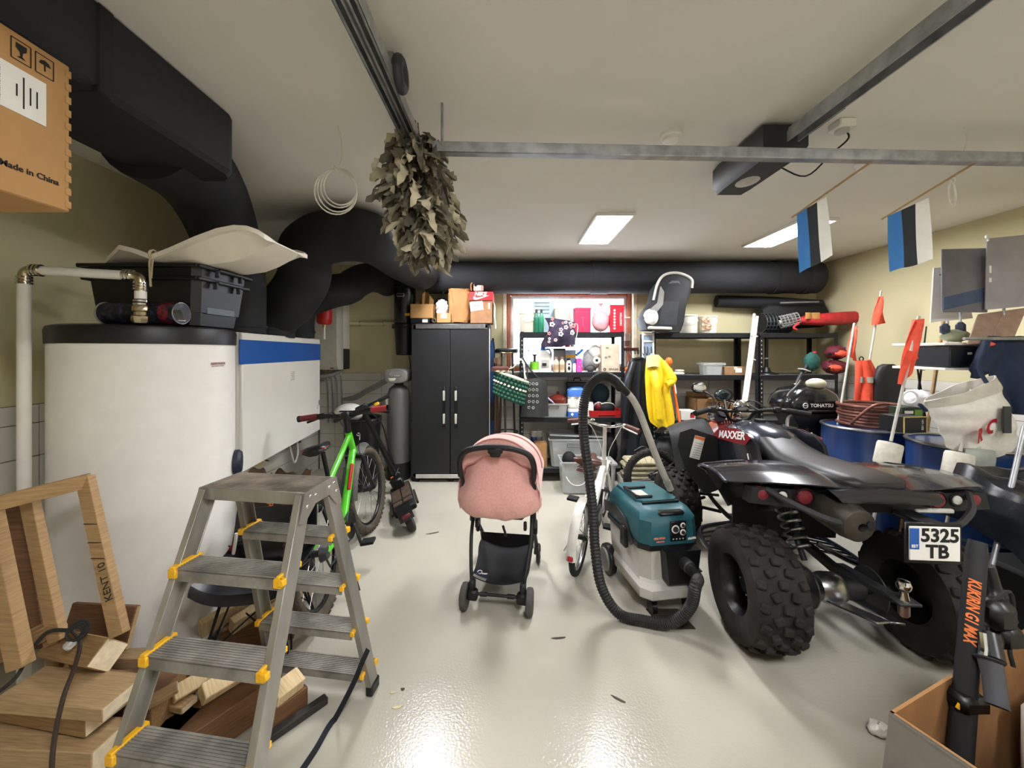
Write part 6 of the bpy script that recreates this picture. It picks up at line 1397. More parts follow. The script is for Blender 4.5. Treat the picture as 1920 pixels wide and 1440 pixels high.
P('white_wrap', MB().ell(W(1115, 660, Y2 + .10), (.07, .05, .08), 18, 12).jitter(.008, 7), M_paper, t, world=True, sharp=60)
P('cable', MB().tube([W(1094, 693, Y2 + .02), W(1100, 687, Y2 + .02), W(1110, 685, Y2 + .02), W(1118, 692, Y2 + .02)], .004, 6, sub=4), M_blackm, t, world=True)
t = T('tape_roll', 'white paper roll with dark core leaning on the shelf', 'roll', W(1119, 684, Y2)); P('roll', MB().torus(W(1119, 676, Y2 - .0), .03, .014, (.3, 1, 0), 24, 10), M_paper, t, world=True); P('core', MB().cyl(W(1119, 676, Y2 + .0), W(1119, 676, Y2 + .03), .018), M_blackm, t, world=True)
t, w, h, dp = carton('cream printed appliance carton on the second shelf', 1128, 1162, 645, vb, Y2 - .02, .28, mat('appliance_card', '#cdb9a2', .7), tape=False, label=None, name='appliance_carton')
text('SINGER', .032, M_ink, t, (.035, -dp / 2 - .001, h * .10), bold=.0006, sx=1.05); P('logo_ring', MB().torus((-.07, -dp / 2 - .001, h * .10), .012, .005, (0, 1, 0), 16, 6, .3), M_ink, t)
P('barcode', MB().box((-.055, -dp / 2 - .001, h * .52), (.03, .002, .025)).box((-.015, -dp / 2 - .001, h * .55), (.03, .002, .02)).box((-.04, -dp / 2 - .001, h * .86), (.035, .002, .02)), M_grey, t)
for u, c1, c2, l, v0, Z in ((1065, '#b0303a', '#d8d0c8', 'small red and white tin on the middle ledge', 635, 0), (1075, '#3f8f78', '#cfd8d4', 'small bottle with teal cap on the middle ledge', 628, 0)):
    lathe_item('small_tin', l, 'tin', u, v0, 651, 4.42, [(4.5, 0), (4.8, .05), (4.8, .6), (4.8, .62), (4, 1)], mat('tin%d' % u, c1 if u == 1065 else c2, .4), mat('tincap%d' % u, c2 if u == 1065 else c1, .4), .62)
t = T('jar_tray', 'clear plastic tray carrying small tins above the bottles', 'tray', W(1055, 653, 4.5)); P('tray', MB().box(W(1057, 652.5, 4.52), (.36, .24, .012), .003), M_clear, t, world=True)
for u in (1032, 1082): P('tray_leg', MB().cyl(W(u, 652, 4.52), V(wx(u, 4.52), 4.52, 1.267), .006, n=8), M_steel, t, world=True)
for k, (u, c) in enumerate(((1035, '#6b6f58'), (1044, '#9c6a5a'), (1052, '#c8c0b4'))): lathe_item('small_jar', ('olive', 'rose', 'pale')[k] + ' small jar on the tray above the bottles', 'jar', u, 641, 651, 4.46, [(3.8, 0), (4, .7), (4, .72), (3.6, 1)], mat('jar%d' % u, c, .4), M_lgrey, .72)
# cup and coffee tin on the wall hook rail
t = T('hook_rail', 'reddish wall hook rail between the racks', 'hook rail', W(1182, 660, 4.93)); P('rail', MB().box(W(1182, 655, 4.925), (.20, .04, .04), .004), wood('rail_red', '#4a2a24', '#663c34'), t, world=True)
for u in (1174, 1182, 1190, 1195): P('hook', MB().tube([W(u, 656, 4.90), W(u, 662, 4.88), W(u + 1, 664, 4.86), W(u + 2, 661, 4.85)], .004, 6, sub=3), M_black, t, world=True)
for k, v in enumerate((649, 637)): lathe_item('storage_tin', ('lower', 'upper')[k] + ' brown and cream tin stacked on the hook rail', 'tin', 1177, v - 12, v, 4.90, [(6, 0), (6.3, .05), (6.3, .85), (6, .86), (6, 1)], mat('tin_brown%d' % k, ('#7a5a52', '#b8a89c')[k], .4), M_lgrey, .86, grp='tins on the hook rail')
# ================================================================ lower shelves of the window rack
def clear_bin(lab, u0, u1, v0, v1, Y, dp, lid=False, m=None, handle=True, grp='clear plastic storage boxes', rz=0):
    m = m or M_clear; k = Y / F; w, h = (u1 - u0) * k / 2, (v1 - v0) * k
    t = T('storage_box', lab, 'storage box', (wx((u0 + u1) / 2, Y), Y + dp / 2, wz(v1, Y)), rz, grp)
    P('box_body', MB().loft(tub(w * .9, dp * .45, w, dp * .5, .001, h, .004)), m, t)
    b = MB()
    for bx in ((0, -dp / 2, 2 * w + .02, .016), (0, dp / 2, 2 * w + .02, .016), (-w, 0, .016, dp), (w, 0, .016, dp)): b.box((bx[0], bx[1], h), (bx[2], bx[3], .014), .003)
    P('rim', b, m, t)
    if lid: P('lid', MB().box((0, 0, h + .014), (2 * w + .02, dp + .02, .016), .005), m, t)
    if handle: P('handle_slot', MB().box((0, -dp / 2 - .004, h * .72), (w * .7, .004, .004)).box((0, -dp / 2 - .004, h * .86), (w * .7, .004, .004)).box((-w * .35, -dp / 2 - .004, h * .79), (.004, .004, h * .15)).box((w * .35, -dp / 2 - .004, h * .79), (.004, .004, h * .15)), M_dgrey, t)
    return t, w, h
Y3 = 4.46; vb = 783
t, w, h = clear_bin('clear plastic box of kitchen things on the third shelf', 1012, 1065, 758, vb, Y3, .30)
t = T('enamel_pot', 'shiny red brown pot with a lid in the clear box', 'pot', W(1046, 762, Y3 + .12))
pc = W(1046, 770, Y3 + .14)
M_pot = mat('pot_red', '#6a2a20', .2, coat=.5)
P('pot_body', MB().lathe([(.07, 0), (.10, .02), (.115, .10), (.118, .14)], pc, n=28), M_pot, t, world=True); P('pot_lid', MB().lathe([(.12, .14), (.11, .165), (.05, .195), (.02, .2)], pc, n=28), M_pot, t, world=True); P('lid_knob', MB().ell(pc + V(0, 0, .215), (.02, .02, .016)), M_pot, t, world=True)
t = T('plastic_tube', 'pale lilac plastic tube sticking out of the clear box', 'tube', W(1028, 750, Y3 + .05)); P('tube', MB().cyl(W(1019, 740, Y3 + .06), W(1040, 757, Y3 + .05), .012), mat('lilac', '#b8b0d0', .4), t, world=True); P('end_cap', MB().cyl(W(1039, 756, Y3 + .05), W(1042, 758, Y3 + .05), .014), M_white, t, world=True)
t = T('dark_jug', 'black jug beside the red pot in the clear box', 'jug', W(1063, 770, Y3 + .08)); P('jug_body', MB().lathe([(.03, 0), (.034, .08), (.026, .17), (.03, .18)], W(1062, 768, Y3 + .1), n=18), M_black, t, world=True); P('jug_handle', MB().torus(W(1057, 752, Y3 + .09), .03, .006, (0, 1, 0), 16, 6), M_steel, t, world=True)
t = T('toilet_paper_pack', 'blue and white toilet paper multipack on the third shelf', 'paper pack', W(1080, vb, Y3))
k = Y3 / F
for r in range(3):
    for c in range(2): P('paper_roll', MB().lathe([(.02, 0), (.055, .002), (.058, .01), (.058, .10), (.055, .108), (.02, .11)], W(1073 + 15.5 * c, vb - 1, Y3 + .08) + V(0, 0, .112 * r), n=20), M_paper, t, world=True)
pk = P('wrapper_top', MB().loft([[W(1080.5, vb, Y3 + .08) + V(x * q, y * q, z) for x, y in sup(.108, .064, 24, 5)] for z, q in ((.26, 1), (.32, .98), (.35, .8), (.365, .45))]), mat('pack_blue', '#3a6fc0', .35), t, world=True)
P('wrapper_band', MB().loft([[W(1080.5, vb, Y3 + .08) + V(x, y, z) for x, y in sup(.108, .064, 24, 5)] for z in (.005, .075)]), MATS['pack_blue'], t, world=True)
for c in range(2):
    for v in (777, 747): P('diamond_print', MB().prism([(0, .022), (.018, 0), (0, -.022), (-.018, 0)], .003, W(1073 + 15 * c, v, Y3 + .014), (1, 0, 0), (0, 0, 1)), M_wink, t, world=True)
t = T('red_crate', 'red plastic crate on the third shelf end', 'crate', W(1133, vb, Y3))
b = MB(); w2 = .20; cr = W(1132, vb + 2, Y3 + .14)
b.loft(tub(.185, .12, .20, .135, .001, .115, .006)).xf(Matrix.Translation(cr)); P('crate_body', b, M_red, t, world=True)
P('crate_handle', MB().box(cr + V(0, -.136, .07), (.20, .012, .008), .002).box(cr + V(0, -.136, .02), (.20, .012, .008), .002).box(cr + V(.10, -.136, .045), (.008, .012, .06), .002).box(cr + V(-.10, -.136, .045), (.008, .012, .06), .002), M_red, t, world=True)
P('crate_recess', MB().box(cr + V(0, -.133, .045), (.19, .006, .045)), mat('dark_red', '#6c1216', .5), t, world=True)
for nm, lab, cat, c, d, m in (('red_mug', 'dark red mug lying in the red crate', 'mug', W(1122, 762, Y3 + .12), (.05, .05, .06), M_maroon), ('bike_helmet', 'black helmet with white stripe in the red crate', 'helmet', W(1137, 764, Y3 + .13), (.10, .10, .075), M_blackm)):
    t = T(nm, lab, cat, c - V(0, 0, d[2]))
    P('shell', MB().ell(c, d, 20, 12), m, t, world=True); P('stripe', MB().tube([c + V(cos(a) * d[0] * 1.0, -sin(a) * d[1] * .55, sin(a) * d[2] * .85) for a in [pi * i / 12 for i in range(13)]], .006, 6), M_white, t, world=True)
t, w, h, dp = carton('small white box in the red crate', 1101, 1113, 757, 781, Y3 + .05, .06, M_paper, tape=False); P('flap', MB().box((0, 0, h + .008), (w * .9, .002, .02), 0, Matrix.Rotation(.4, 3, 'X')), M_paper, t)
t = T('teal_cushion', 'dark teal folded cloth at the back of the third shelf', 'cloth', W(1125, 775, 4.72)); P('cloth', MB().ell(W(1125, 738, 4.72), (.12, .08, .12), 18, 12).jitter(.008, 9), mat('dark_teal_cloth', '#25363f', .9), t, world=True, sharp=60); P('fold', MB().box(W(1125, 768, 4.72), (.24, .14, .10), .03), MATS['dark_teal_cloth'], t, world=True)
t = T('tool_case', 'dark flat tool case behind the toilet paper', 'case', W(1085, 740, 4.74)); P('case_body', MB().box(W(1082, 748, 4.76), (.26, .08, .42), .01), mat('case_slate', '#2c3038', .5), t, world=True); P('case_handle', MB().tube([W(1075, 714, 4.74), W(1077, 709, 4.74), W(1087, 709, 4.74), W(1089, 714, 4.74)], .008, 6), M_black, t, world=True)
# bottom shelf
Yb = 4.44; vb = 876
t, w, h = clear_bin('large clear box of small parts on the bottom shelf', 1030, 1134, 825, vb, Yb, .38)
rr = random.Random(12)
for k in range(16): P('small_part', MB().box((rr.uniform(-.24, .24), rr.uniform(-.13, .1), .03 + rr.random() * .19), (rr.uniform(.03, .09), .05, rr.uniform(.03, .08)), .008, Matrix.Rotation(rr.uniform(-.5, .5), 3, 'Y')), (M_white, M_grey, mat('part_tan', '#a99a86', .6), M_card, M_dgrey)[k % 5], t)
P('loose_lid', MB().box((.02, .02, h + .035), (2 * w + .02, .38, .014), .005, Matrix.Rotation(.04, 3, 'Y')), M_clear, t)
t = T('brown_paper_sack', 'brown paper sack on the bottom shelf beside the stroller', 'bag', W(1012, vb, Yb)); P('sack', MB().loft([[W(1012, vb, Yb + .1) + V(x * q, y * q, z) for x, y in sup(.085, .07, 24, 4)] for z, q in ((.0, .95), (.02, 1), (.15, 1.02), (.27, 1.0), (.30, .85))]).jitter(.006, 2), M_brownpaper, t, world=True, sharp=30); P('folded_top', MB().box(W(1012, 830, Yb + .1) + V(0, 0, .005), (.14, .05, .03), .008), M_brownpaper, t, world=True)
for k, (u, c) in enumerate(((1002, '#2b3f7a'), (1011, '#8a8d90'))): lathe_item('glass_jar', ('blue', 'clear') [k] + ' lidded jar behind the paper sack', 'jar', u, 808, 872, 4.66, [(6, 0), (7, .05), (7, .8), (6.5, .82), (6.8, .83), (6.8, 1)], mat('glassjar%d' % k, c, .2), M_lgrey, .82)
t = T('black_bundle', 'dark folded tarpaulin stored beside the large clear box', 'tarp', W(1152, 876, 4.5)); P('bundle', MB().ell(W(1141, 842, 4.62), (.10, .14, .20), 20, 12).jitter(.01, 5), M_blackm, t, world=True, sharp=60); P('tie', MB().torus(W(1141, 842, 4.62), .102, .008, n=24, k=6), M_dgrey, t, world=True)
t, w, h, dp = carton('black flat box on the third shelf underside near the handlebars', 1083, 1110, 803, 822, 4.55, .22, M_black, tape=False, name='black_case'); P('lid', MB().box((0, 0, h + .005), (w + .008, dp + .008, .014), .003), M_black, t)
# on the floor in front of the rack
t, w, h = clear_bin('clear bucket like bin with wire handle on the floor', 1054, 1110, 868, 926, 4.02, .30, handle=False)
P('wire_handle', MB().tube([V(-w, -.02, h * .9), V(-w * .6, -.17, h * .45), V(0, -.18, h * .3), V(w * .6, -.17, h * .45), V(w, -.02, h * .9)], .004, 6, sub=4), M_white, t); P('blue_patch', MB().box((w * .55, -.12, h * .2), (.10, .02, .10), .01), mat('violet_blue', '#5a58a8', .5), t); P('dark_contents', MB().ell((-.06, .0, h * .95), (.08, .08, .10)), M_blackm, t)
t = T('brown_helmet', 'glossy brown helmet lying in the clear bin', 'helmet', W(1092, 880, 4.05)); P('shell', MB().ell(W(1093, 872, 4.12), (.13, .12, .08), 22, 12), mat('helmet_brown', '#4a221c', .2, coat=.5), t, world=True); P('brim', MB().torus(W(1093, 876, 4.12), .12, .012, n=26, k=8), MATS['helmet_brown'], t, world=True)
t, w, h = clear_bin('clear lidded bin on the floor under the shelving', 1118, 1156, 872, 924, 4.1, .26, lid=True, handle=False)
P('pink_contents', MB().box((0, 0, h * .35), (w * 1.5, .2, h * .6), .02), mat('rosy_fill', '#a88a86', .8), t)
# ================================================================ hanging bags on the rack post
t = T('woven_basket', 'green and white woven basket bag hanging beside the window rack', 'bag', W(955, 752, 4.34))
def wb(a, c):
    th = 2 * pi * a; cx, cz = 957, 722; u = cx + 31 * cos(th) * (1 - .12 * c) + (c - .5) * -6; p = W(u, 0, 4.34); p.z = wz(706 + 44 * c + 11 * cos(th) * 1.0, 4.34) ; p.y = 4.34 + .10 * sin(th) * (1 - .1 * c); return p
M_wg = mat('weave_green', '#2f6b53', .6, var=.2, scale=40); M_ww = mat('weave_white', '#d9d7c8', .6)
P('basket_liner', MB().loft([[wb(i / 32, c) for i in range(32)] for c in (0, .3, .6, .95, 1)]), mat('liner_green', '#173a2e', .8), t, world=True)
for rw_ in range(6):
    b = MB()
    for i in range(26):
        a = (i + .5 * (rw_ % 2)) / 26; p = wb(a, .08 + rw_ * .16); o = V(cos(2 * pi * a), sin(2 * pi * a) * .6, 0).normalized() * .006
        b.ell(p + o, (.016, .008, .013), 6, 4)
    P('weave_row', b, M_ww if rw_ == 2 else M_wg, t, world=True)
P('basket_rim', MB().tube([wb(i / 32, 0) for i in range(32)], .014, 8, closed=True), mat('rim_cream', '#cfcbb4', .6), t, world=True)
P('strap', MB().tube([wb(0, 0), W(985, 705, 4.32), W(978, 675, 4.38), W(960, 690, 4.36), wb(.5, 0)], .006, 6, sub=5), MATS['rim_cream'], t, world=True)
P('strap', MB().tube([wb(.05, 0), W(984, 708, 4.30), W(982, 680, 4.38), W(975, 672, 4.40)], .006, 6, sub=5), M_ww, t, world=True)
t = T('tote_bag', 'dark patterned tote bag hanging from the window rack post', 'bag', W(1003, 782, 4.36))
def tb(a, c): return W(984 + 36 * a + 10 * (a - .5) * c, 712 + 68 * c, 4.37) + V(0, -.05 * sin(pi * a) * (c ** .5) - .008 * sin(9 * a + 3 * c), 0)
P('bag_body', MB().sheet(tb, 14, 14, .05), mat('tote_black', '#262827', .75, var=.2), t, world=True)
rr = random.Random(4)
for k in range(14):
    a, c = .25 + .35 * (k % 3) / 2, .1 + .16 * (k // 3); P('print_motif', MB().torus(tb(a, min(c, .95)) + V(0, -.056, 0), .013, .003, (0, 1, 0), 12, 4), mat('motif_grey', '#a8a8a2', .7), t, world=True)
for s in (0, 1): P('strap', MB().tube([tb(.1 + .7 * s, .02), W(988 + 4 * s, 690, 4.38), W(978, 665, 4.40), W(975, 650, 4.41)], .009, 6, sub=4), MATS['tote_black'], t, world=True)
# ================================================================ hook panel and coats between the racks
t = T('coat_hooks', 'white framed hook panel on the end of the right rack', 'hook panel', W(1215, 690, 4.40))
P('panel', MB().box(W(1215, 652, 4.42), (.12, .015, .34), .004), mat('panel_blue', '#8fa3bd', .5), t, world=True)
b = MB()
for u in (1205.5, 1225): b.box(W(u, 655, 4.41), (.018, .02, .38), .003)
for v in (627, 640): b.box(W(1215, v, 4.41), (.11, .02, .02), .003)
P('frame', b, M_white, t, world=True)
for u in (1208, 1214, 1221): P('hook', MB().tube([W(u, 650, 4.40), W(u, 662, 4.37), W(u - 1, 666, 4.34), W(u - 3, 662, 4.32)], .005, 6, sub=3), M_black, t, world=True)
def coat(nm, lab, outline, Y, m, bulge, folds, extra=()):
    """hanging garment: rows of (v, u_left, u_right)"""
    t = T(nm, lab, 'coat', W((outline[-1][1] + outline[-1][2]) / 2, outline[-1][0], Y))
    n = len(outline)
    def fn(a, c):
        f = c * (n - 1); i = min(int(f), n - 2); w = f - i; r0, r1 = outline[i], outline[i + 1]
        v = r0[0] * (1 - w) + r1[0] * w; l = r0[1] * (1 - w) + r1[1] * w; r = r0[2] * (1 - w) + r1[2] * w
        p = W(l + (r - l) * a, v, Y); p.y -= bulge * sin(pi * a) * (.5 + .5 * c) + .018 * sin(folds * pi * a + 2 * c) * (.3 + c); return p
    P('garment', MB().sheet(fn, 26, 20, .03), m, t, world=True); return t, fn
t, fn = coat('raincoat', 'bright yellow raincoat hanging on the hook panel', [(668, 1216, 1230), (684, 1213, 1246), (705, 1211, 1256), (735, 1212, 1252), (765, 1213, 1258), (788, 1216, 1262), (802, 1232, 1258)], 4.24, M_ycoat, .07, 5)
P('sleeve', MB().tube([fn(.9, .12), W(1258, 705, 4.17), W(1259, 716, 4.15), W(1250, 722, 4.14)], [.045, .05, .042, .035], 12, sub=4), M_ycoat, t, world=True)
P('sleeve', MB().tube([fn(.3, .25), W(1230, 720, 4.13), W(1234, 750, 4.12), W(1237, 785, 4.12)], [.045, .045, .042, .038], 12, sub=4), M_ycoat, t, world=True)
P('hood', MB().sheet(lambda a, c: W(1214 + 20 * a, 668 + 22 * c, 4.2) + V(0, -.05 * sin(pi * a), .02 * sin(pi * a)), 10, 8, .02), mat('coat_lining', '#d8cf9a', .6), t, world=True)
P('zip_flap', MB().tube([fn(.42, .08), fn(.40, .4), fn(.42, .75)], .012, 8, sub=4), mat('olive_zip', '#7d6c1e', .6), t, world=True)
P('inner_lining', MB().tube([fn(.15, .2), fn(.12, .5), fn(.18, .9)], .02, 8, sub=4), MATS['coat_lining'], t, world=True)
P('hang_loop', MB().torus(W(1222, 666, 4.28), .015, .004, (0, 1, 0), 14, 5), M_white, t, world=True)
t, fn = coat('dark_jacket', 'dark navy waterproof jacket hanging left of the raincoat', [(672, 1186, 1208), (690, 1180, 1212), (730, 1172, 1214), (790, 1166, 1216), (845, 1162, 1214), (872, 1164, 1210)], 4.40, mat('navy_gloss', '#15191f', .35, var=.3, bump=.2, bscale=12), .06, 4)
P('sleeve', MB().tube([fn(.1, .1), W(1176, 720, 4.32), W(1172, 770, 4.3), W(1172, 800, 4.3)], [.05, .05, .045, .04], 12, sub=4), MATS['navy_gloss'], t, world=True)
P('collar', MB().torus(W(1197, 675, 4.38), .05, .018, (0, .4, 1), 20, 8), MATS['navy_gloss'], t, world=True)
t = T('rubber_glove', 'orange rubber glove hanging beside the window rack', 'glove', W(1178, 725, 4.36))
P('cuff', MB().lathe([(.022, 0), (.026, .05), (.03, .08)], W(1178, 722, 4.36), (0, 0, 1), 14), M_orange, t, world=True)
P('palm', MB().ell(W(1178, 702, 4.36), (.03, .02, .05), 14, 10), M_orange, t, world=True)
for k in range(4): P('finger', MB().tube([W(1174.5 + 2.6 * k, 698, 4.36), W(1173.5 + 2.6 * k, 692, 4.355), W(1173.5 + 2.4 * k, 688 + abs(k - 1.5), 4.36)], .008, 8, sub=3), M_orange, t, world=True)
P('thumb', MB().tube([W(1181, 708, 4.35), W(1184, 704, 4.34), W(1184.5, 699, 4.34)], .009, 8, sub=3), M_orange, t, world=True)
t = T('paddle', 'orange handled boat paddle standing between raincoat and shelf', 'paddle', V(wx(1285, 4.2), 4.2, 0))
P('shaft', MB().tube([W(1258, 690, 4.32), W(1265, 740, 4.28), W(1274, 790, 4.24), W(1284, 850, 4.2)], .016, 10), M_orange, t, world=True)
P('blade', MB().loft([[W(1284, 850, 4.2).lerp(V(wx(1296, 4.15), 4.15, .02), f) + V(x * k, y * .01, 0) for x, y in sup(.08, 1, 16, 3)] for f, k in ((0, .2), (.3, .9), (.8, 1), (1, .8))]), M_lgrey, t, world=True)
P('t_grip', MB().ell(W(1254, 678, 4.33), (.04, .03, .05), 14, 10), M_orange, t, world=True)
P('white_band', MB().tube([W(1261, 705, 4.31), W(1266, 738, 4.283)], .0175, 10), M_white, t, world=True)
# ================================================================ right racks
Y4 = 4.50
t = T('car_seat', 'black and grey child car seat standing on the right rack', 'car seat', W(1243, 626, 4.55))
Mc = Matrix.Translation(W(1240, 624, 4.40)) @ Matrix.Rotation(radians(2), 4, 'Y')
def cs(y0, k, pts): return [Mc @ V(x * k, y0, z * k) for x, z in pts]
out = [(-.22, .02), (-.26, .16), (-.22, .26), (-.15, .35), (-.11, .54), (-.03, .64), (.12, .66), (.26, .60), (.27, .48), (.22, .32), (.20, .12), (.17, .02)]
P('shell', MB().loft([cs(-.16, .82, out), cs(-.13, .97, out), cs(.0, 1, out), cs(.14, .92, out)]), mat('seat_shell_black', '#101215', .7), t, world=True)
P('rim_trim', MB().tube([Mc @ V(x, -.13, z) for x, z in ((-.15, .35), (-.11, .54), (-.03, .64), (.12, .66), (.26, .60), (.27, .50))], .016, 8, sub=5), M_lgrey, t, world=True)
P('grey_side', MB().prism([(-.20, .24), (-.12, .32), (-.09, .50), (-.05, .44), (-.06, .30), (-.12, .22)], .02, Mc @ V(0, -.17, 0), Mc.to_3x3() @ V(1, 0, 0), Mc.to_3x3() @ V(0, 0, 1), N=(0, 1, 0)), M_grey, t, world=True)
P('white_wing', MB().ell(Mc @ V(-.17, -.12, .16), (.08, .08, .10), 18, 12), M_white, t, world=True)
P('base_skirt', MB().box(Mc @ V(-.08, -.15, .04), (.26, .06, .035), .01, Mc.to_3x3()), M_lgrey, t, world=True)
P('back_window', MB().prism([(-.02, .40), (0, .54), (.04, .57), (.11, .57), (.14, .52), (.13, .40)], .01, Mc @ V(0, -.148, 0), Mc.to_3x3() @ V(1, 0, 0), Mc.to_3x3() @ V(0, 0, 1), N=(0, -1, 0)), mat('window_grey', '#4b5057', .6), t, world=True)
P('back_panel', MB().prism([(-.09, .08), (-.07, .34), (.12, .34), (.10, .08)], .014, Mc @ V(0, -.148, 0), Mc.to_3x3() @ V(1, 0, 0), Mc.to_3x3() @ V(0, 0, 1), N=(0, -1, 0)), mat('seat_panel', '#26292e', .55), t, world=True)
P('foot_bar', MB().box(Mc @ V(.0, -.12, .005), (.28, .10, .02), .006, Mc.to_3x3()), M_black, t, world=True)
bucket('plain white plastic bucket on the right rack', 1298, 589, 625, Y4, 17, mat('bucket_white', '#ddd8c8', .4), 'white buckets on the right rack')
t = bucket('white plastic bucket with a brown printed label', 1335, 591, 625, Y4, 17, MATS['bucket_white'], 'white buckets on the right rack')
lb = P('label', MB().lathe([(17.3 * Y4 / F, .06), (17.3 * Y4 / F, .19)], n=28, cap=False) if False else MB().box((-.055, -.094, .12), (.10, .008, .16), .002, Matrix.Rotation(.55, 3, 'Z').inverted()), mat('brown_label', '#8a5a42', .6, col2='#d8c8a8', scale=30), t)
# white pipes tied together leaning on the racks
t = T('plastic_pipes', 'bundle of white plastic pipes tied together leaning on the rack', 'pipes', V(wx(1382, 4.2), 4.2, 0))
for k in range(4):
    o = V(.022 * (k % 2) - .01, .02 * (k // 2), .03 * (k % 3)); P('pipe', MB().tube([W(1418, 598, 4.36) + o, W(1408, 680, 4.32) + o, W(1396, 770, 4.28) + o, V(wx(1366, 4.2), 4.2, .01 + .0 * k) + V(o.x, o.y, 0)], .014, 10), M_white, t, world=True)
for u, v in ((1414, 630), (1410, 674)): P('tie', MB().torus(W(u, v, 4.34), .032, .007, (.25, 0, 1), 18, 6), M_white, t, world=True)
# mesh crate and wire cage, red bag, black bags
t = T('mesh_crate', 'dark mesh crate lying on the right rack', 'crate', W(1465, 625, 4.52))
cb = W(1463, 624, 4.56)
b = MB()
for k in range(9): b.torus(cb + V(-.16 + .04 * k, .1, .125), .115, .007, (1, 0, 0), 24, 5)
for k in range(16): a = 2 * pi * k / 16; b.cyl(cb + V(-.17, .1 + cos(a) * .115, .125 + sin(a) * .115), cb + V(.17, .1 + cos(a) * .115, .125 + sin(a) * .115), .006, n=5)
P('mesh', b, M_dgrey, t, world=True); P('lining', MB().cyl(cb + V(-.165, .1, .125), cb + V(.165, .1, .125), .105, n=24), M_blackm, t, world=True)
t = T('mesh_cage', 'light grey open mesh cage lying in front of the dark crate', 'cage', W(1480, 625, 4.46))
cb = W(1478, 601, 4.46); ax = V(.9, -.35, .22).normalized(); xx = ax.orthogonal().normalized(); yy = ax.cross(xx); b = MB()
for k in range(6): b.torus(cb + ax * (-.08 + .035 * k), .07, .005, ax, 22, 5)
P('ring', b, M_grey, t, world=True, kind='stuff'); b = MB()
for k in range(14): a = 2 * pi * k / 14; d = xx * cos(a) + yy * sin(a); b.cyl(cb + ax * -.085 + d * .07, cb + ax * .1 + d * .07, .005, n=5)
P('bar', b, M_grey, t, world=True, kind='stuff'); P('end_hub', MB().lathe([(.03, 0), (.025, .02), (.002, .02)], cb - ax * .07, -ax, 14), M_lgrey, t, world=True)
t = T('red_bag', 'red nylon bag lying on the right rack beside the mesh cage', 'bag', W(1555, 618, 4.40))
P('bag_body', MB().loft([[W(1497 + 108 * f, 601 - 6 * f, 4.44) + V(0, y * d, z * h) for y, z in sup(.1, .075, 18, 3)] for f, d, h in ((0, .4, .35), (.12, .8, .7), (.4, 1, .9), (.75, 1, 1), (1, .9, .9))]).jitter(.005, 2), mat('red_nylon', '#b52a2c', .5, var=.2, bump=.3, bscale=15), t, world=True, sharp=50)
P('tan_panel', MB().sheet(lambda a, c: W(1510 + 26 * a, 586 + 12 * c, 4.36) + V(0, -.01 * sin(9 * a), 0), 6, 4, .006), mat('tan_canvas', '#a8783e', .7), t, world=True)
P('drawstring', MB().tube([W(1497, 606, 4.38), W(1488, 614, 4.38), W(1494, 618, 4.37)], .012, 8, sub=3), MATS['red_nylon'], t, world=True)
t = T('duffel_bag', 'black duffel bag behind the mesh crate at the corner', 'bag', W(1500, 620, 4.66))
P('bag_body', MB().loft([[W(1425 + 122 * f, 592, 4.74) + V(0, y * k, z * k) for y, z in sup(.12, .16, 20, 3)] for f, k in ((0, .5), (.08, .9), (.5, 1), (.92, .9), (1, .5))]), M_blackm, t, world=True)
P('shine_strap', MB().tube([W(1463, 568, 4.60), W(1495, 567, 4.58), W(1535, 566, 4.6)], .010, 6, sub=3), M_grey, t, world=True)
# second and third shelf of the right racks
vb = 704
t, w, h = clear_bin('small clear food box on the middle right shelf', 1320, 1359, 684, vb, 4.48, .16, lid=True, handle=False); P('contents', MB().box((-.04, 0, h * .4), (.1, .1, h * .7), .01).box((.06, 0, h * .35), (.07, .1, h * .6), .01), M_dgrey, t)
t, w, h, dp = carton('low brown carton with white label on the middle right shelf', 1359, 1399, 688, vb, 4.48, .18, mat('card_mid', '#8a6a48', .8), label=(.15, .6, .3, .5))
t = T('folded_cloth', 'folded white cloth on the middle right shelf', 'cloth', W(1272, vb, 4.48)); P('fold', MB().box(W(1272, 700, 4.54), (.10, .12, .03), .012), M_paper, t, world=True); P('fold', MB().box(W(1274, 695, 4.54), (.08, .10, .025), .010), mat('cloth_cream', '#cbbfa8', .9), t, world=True)
t = T('lamp_stand', 'dark metal stand with round foot on the middle right shelf', 'stand', W(1437, 706, 4.6))
P('foot', MB().lathe([(.13, 0), (.12, .02), (.05, .04), (.03, .09)], W(1437, 703, 4.62), n=24), M_black, t, world=True); P('stem', MB().cyl(W(1437, 690, 4.62), W(1437, 632, 4.62), .02), M_black, t, world=True); P('collar', MB().ell(W(1437, 672, 4.62), (.026, .026, .014)), M_grey, t, world=True)
vb = 788
t, w, h, dp = carton('open brown carton with raised flaps on the lower right shelf', 1306, 1348, 748, vb, 4.46, .26, M_cardd, open_=True)
P('flap', MB().box((w * .22, -dp / 2 - .03, h - .01), (w * .62, .005, .09), 0, Matrix.Rotation(.9, 3, 'X')), M_card, t)
t, w, h, dp = carton('wide brown carton next to the open carton', 1349, 1388, 754, vb, 4.45, .26, mat('card_warm', '#a4784c', .8), label=None); P('hand_hole', MB().box((.03, -dp / 2 - .001, h * .5), (.07, .002, .03)), M_blackm, t)
t, w, h, dp = carton('small white box with red square on the lower right shelf', 1277, 1304, 770, vb, 4.45, .14, M_paper, tape=False); P('red_square', MB().box((w * .28, -dp / 2 - .001, h * .45), (w * .3, .002, h * .4)), M_redink, t)
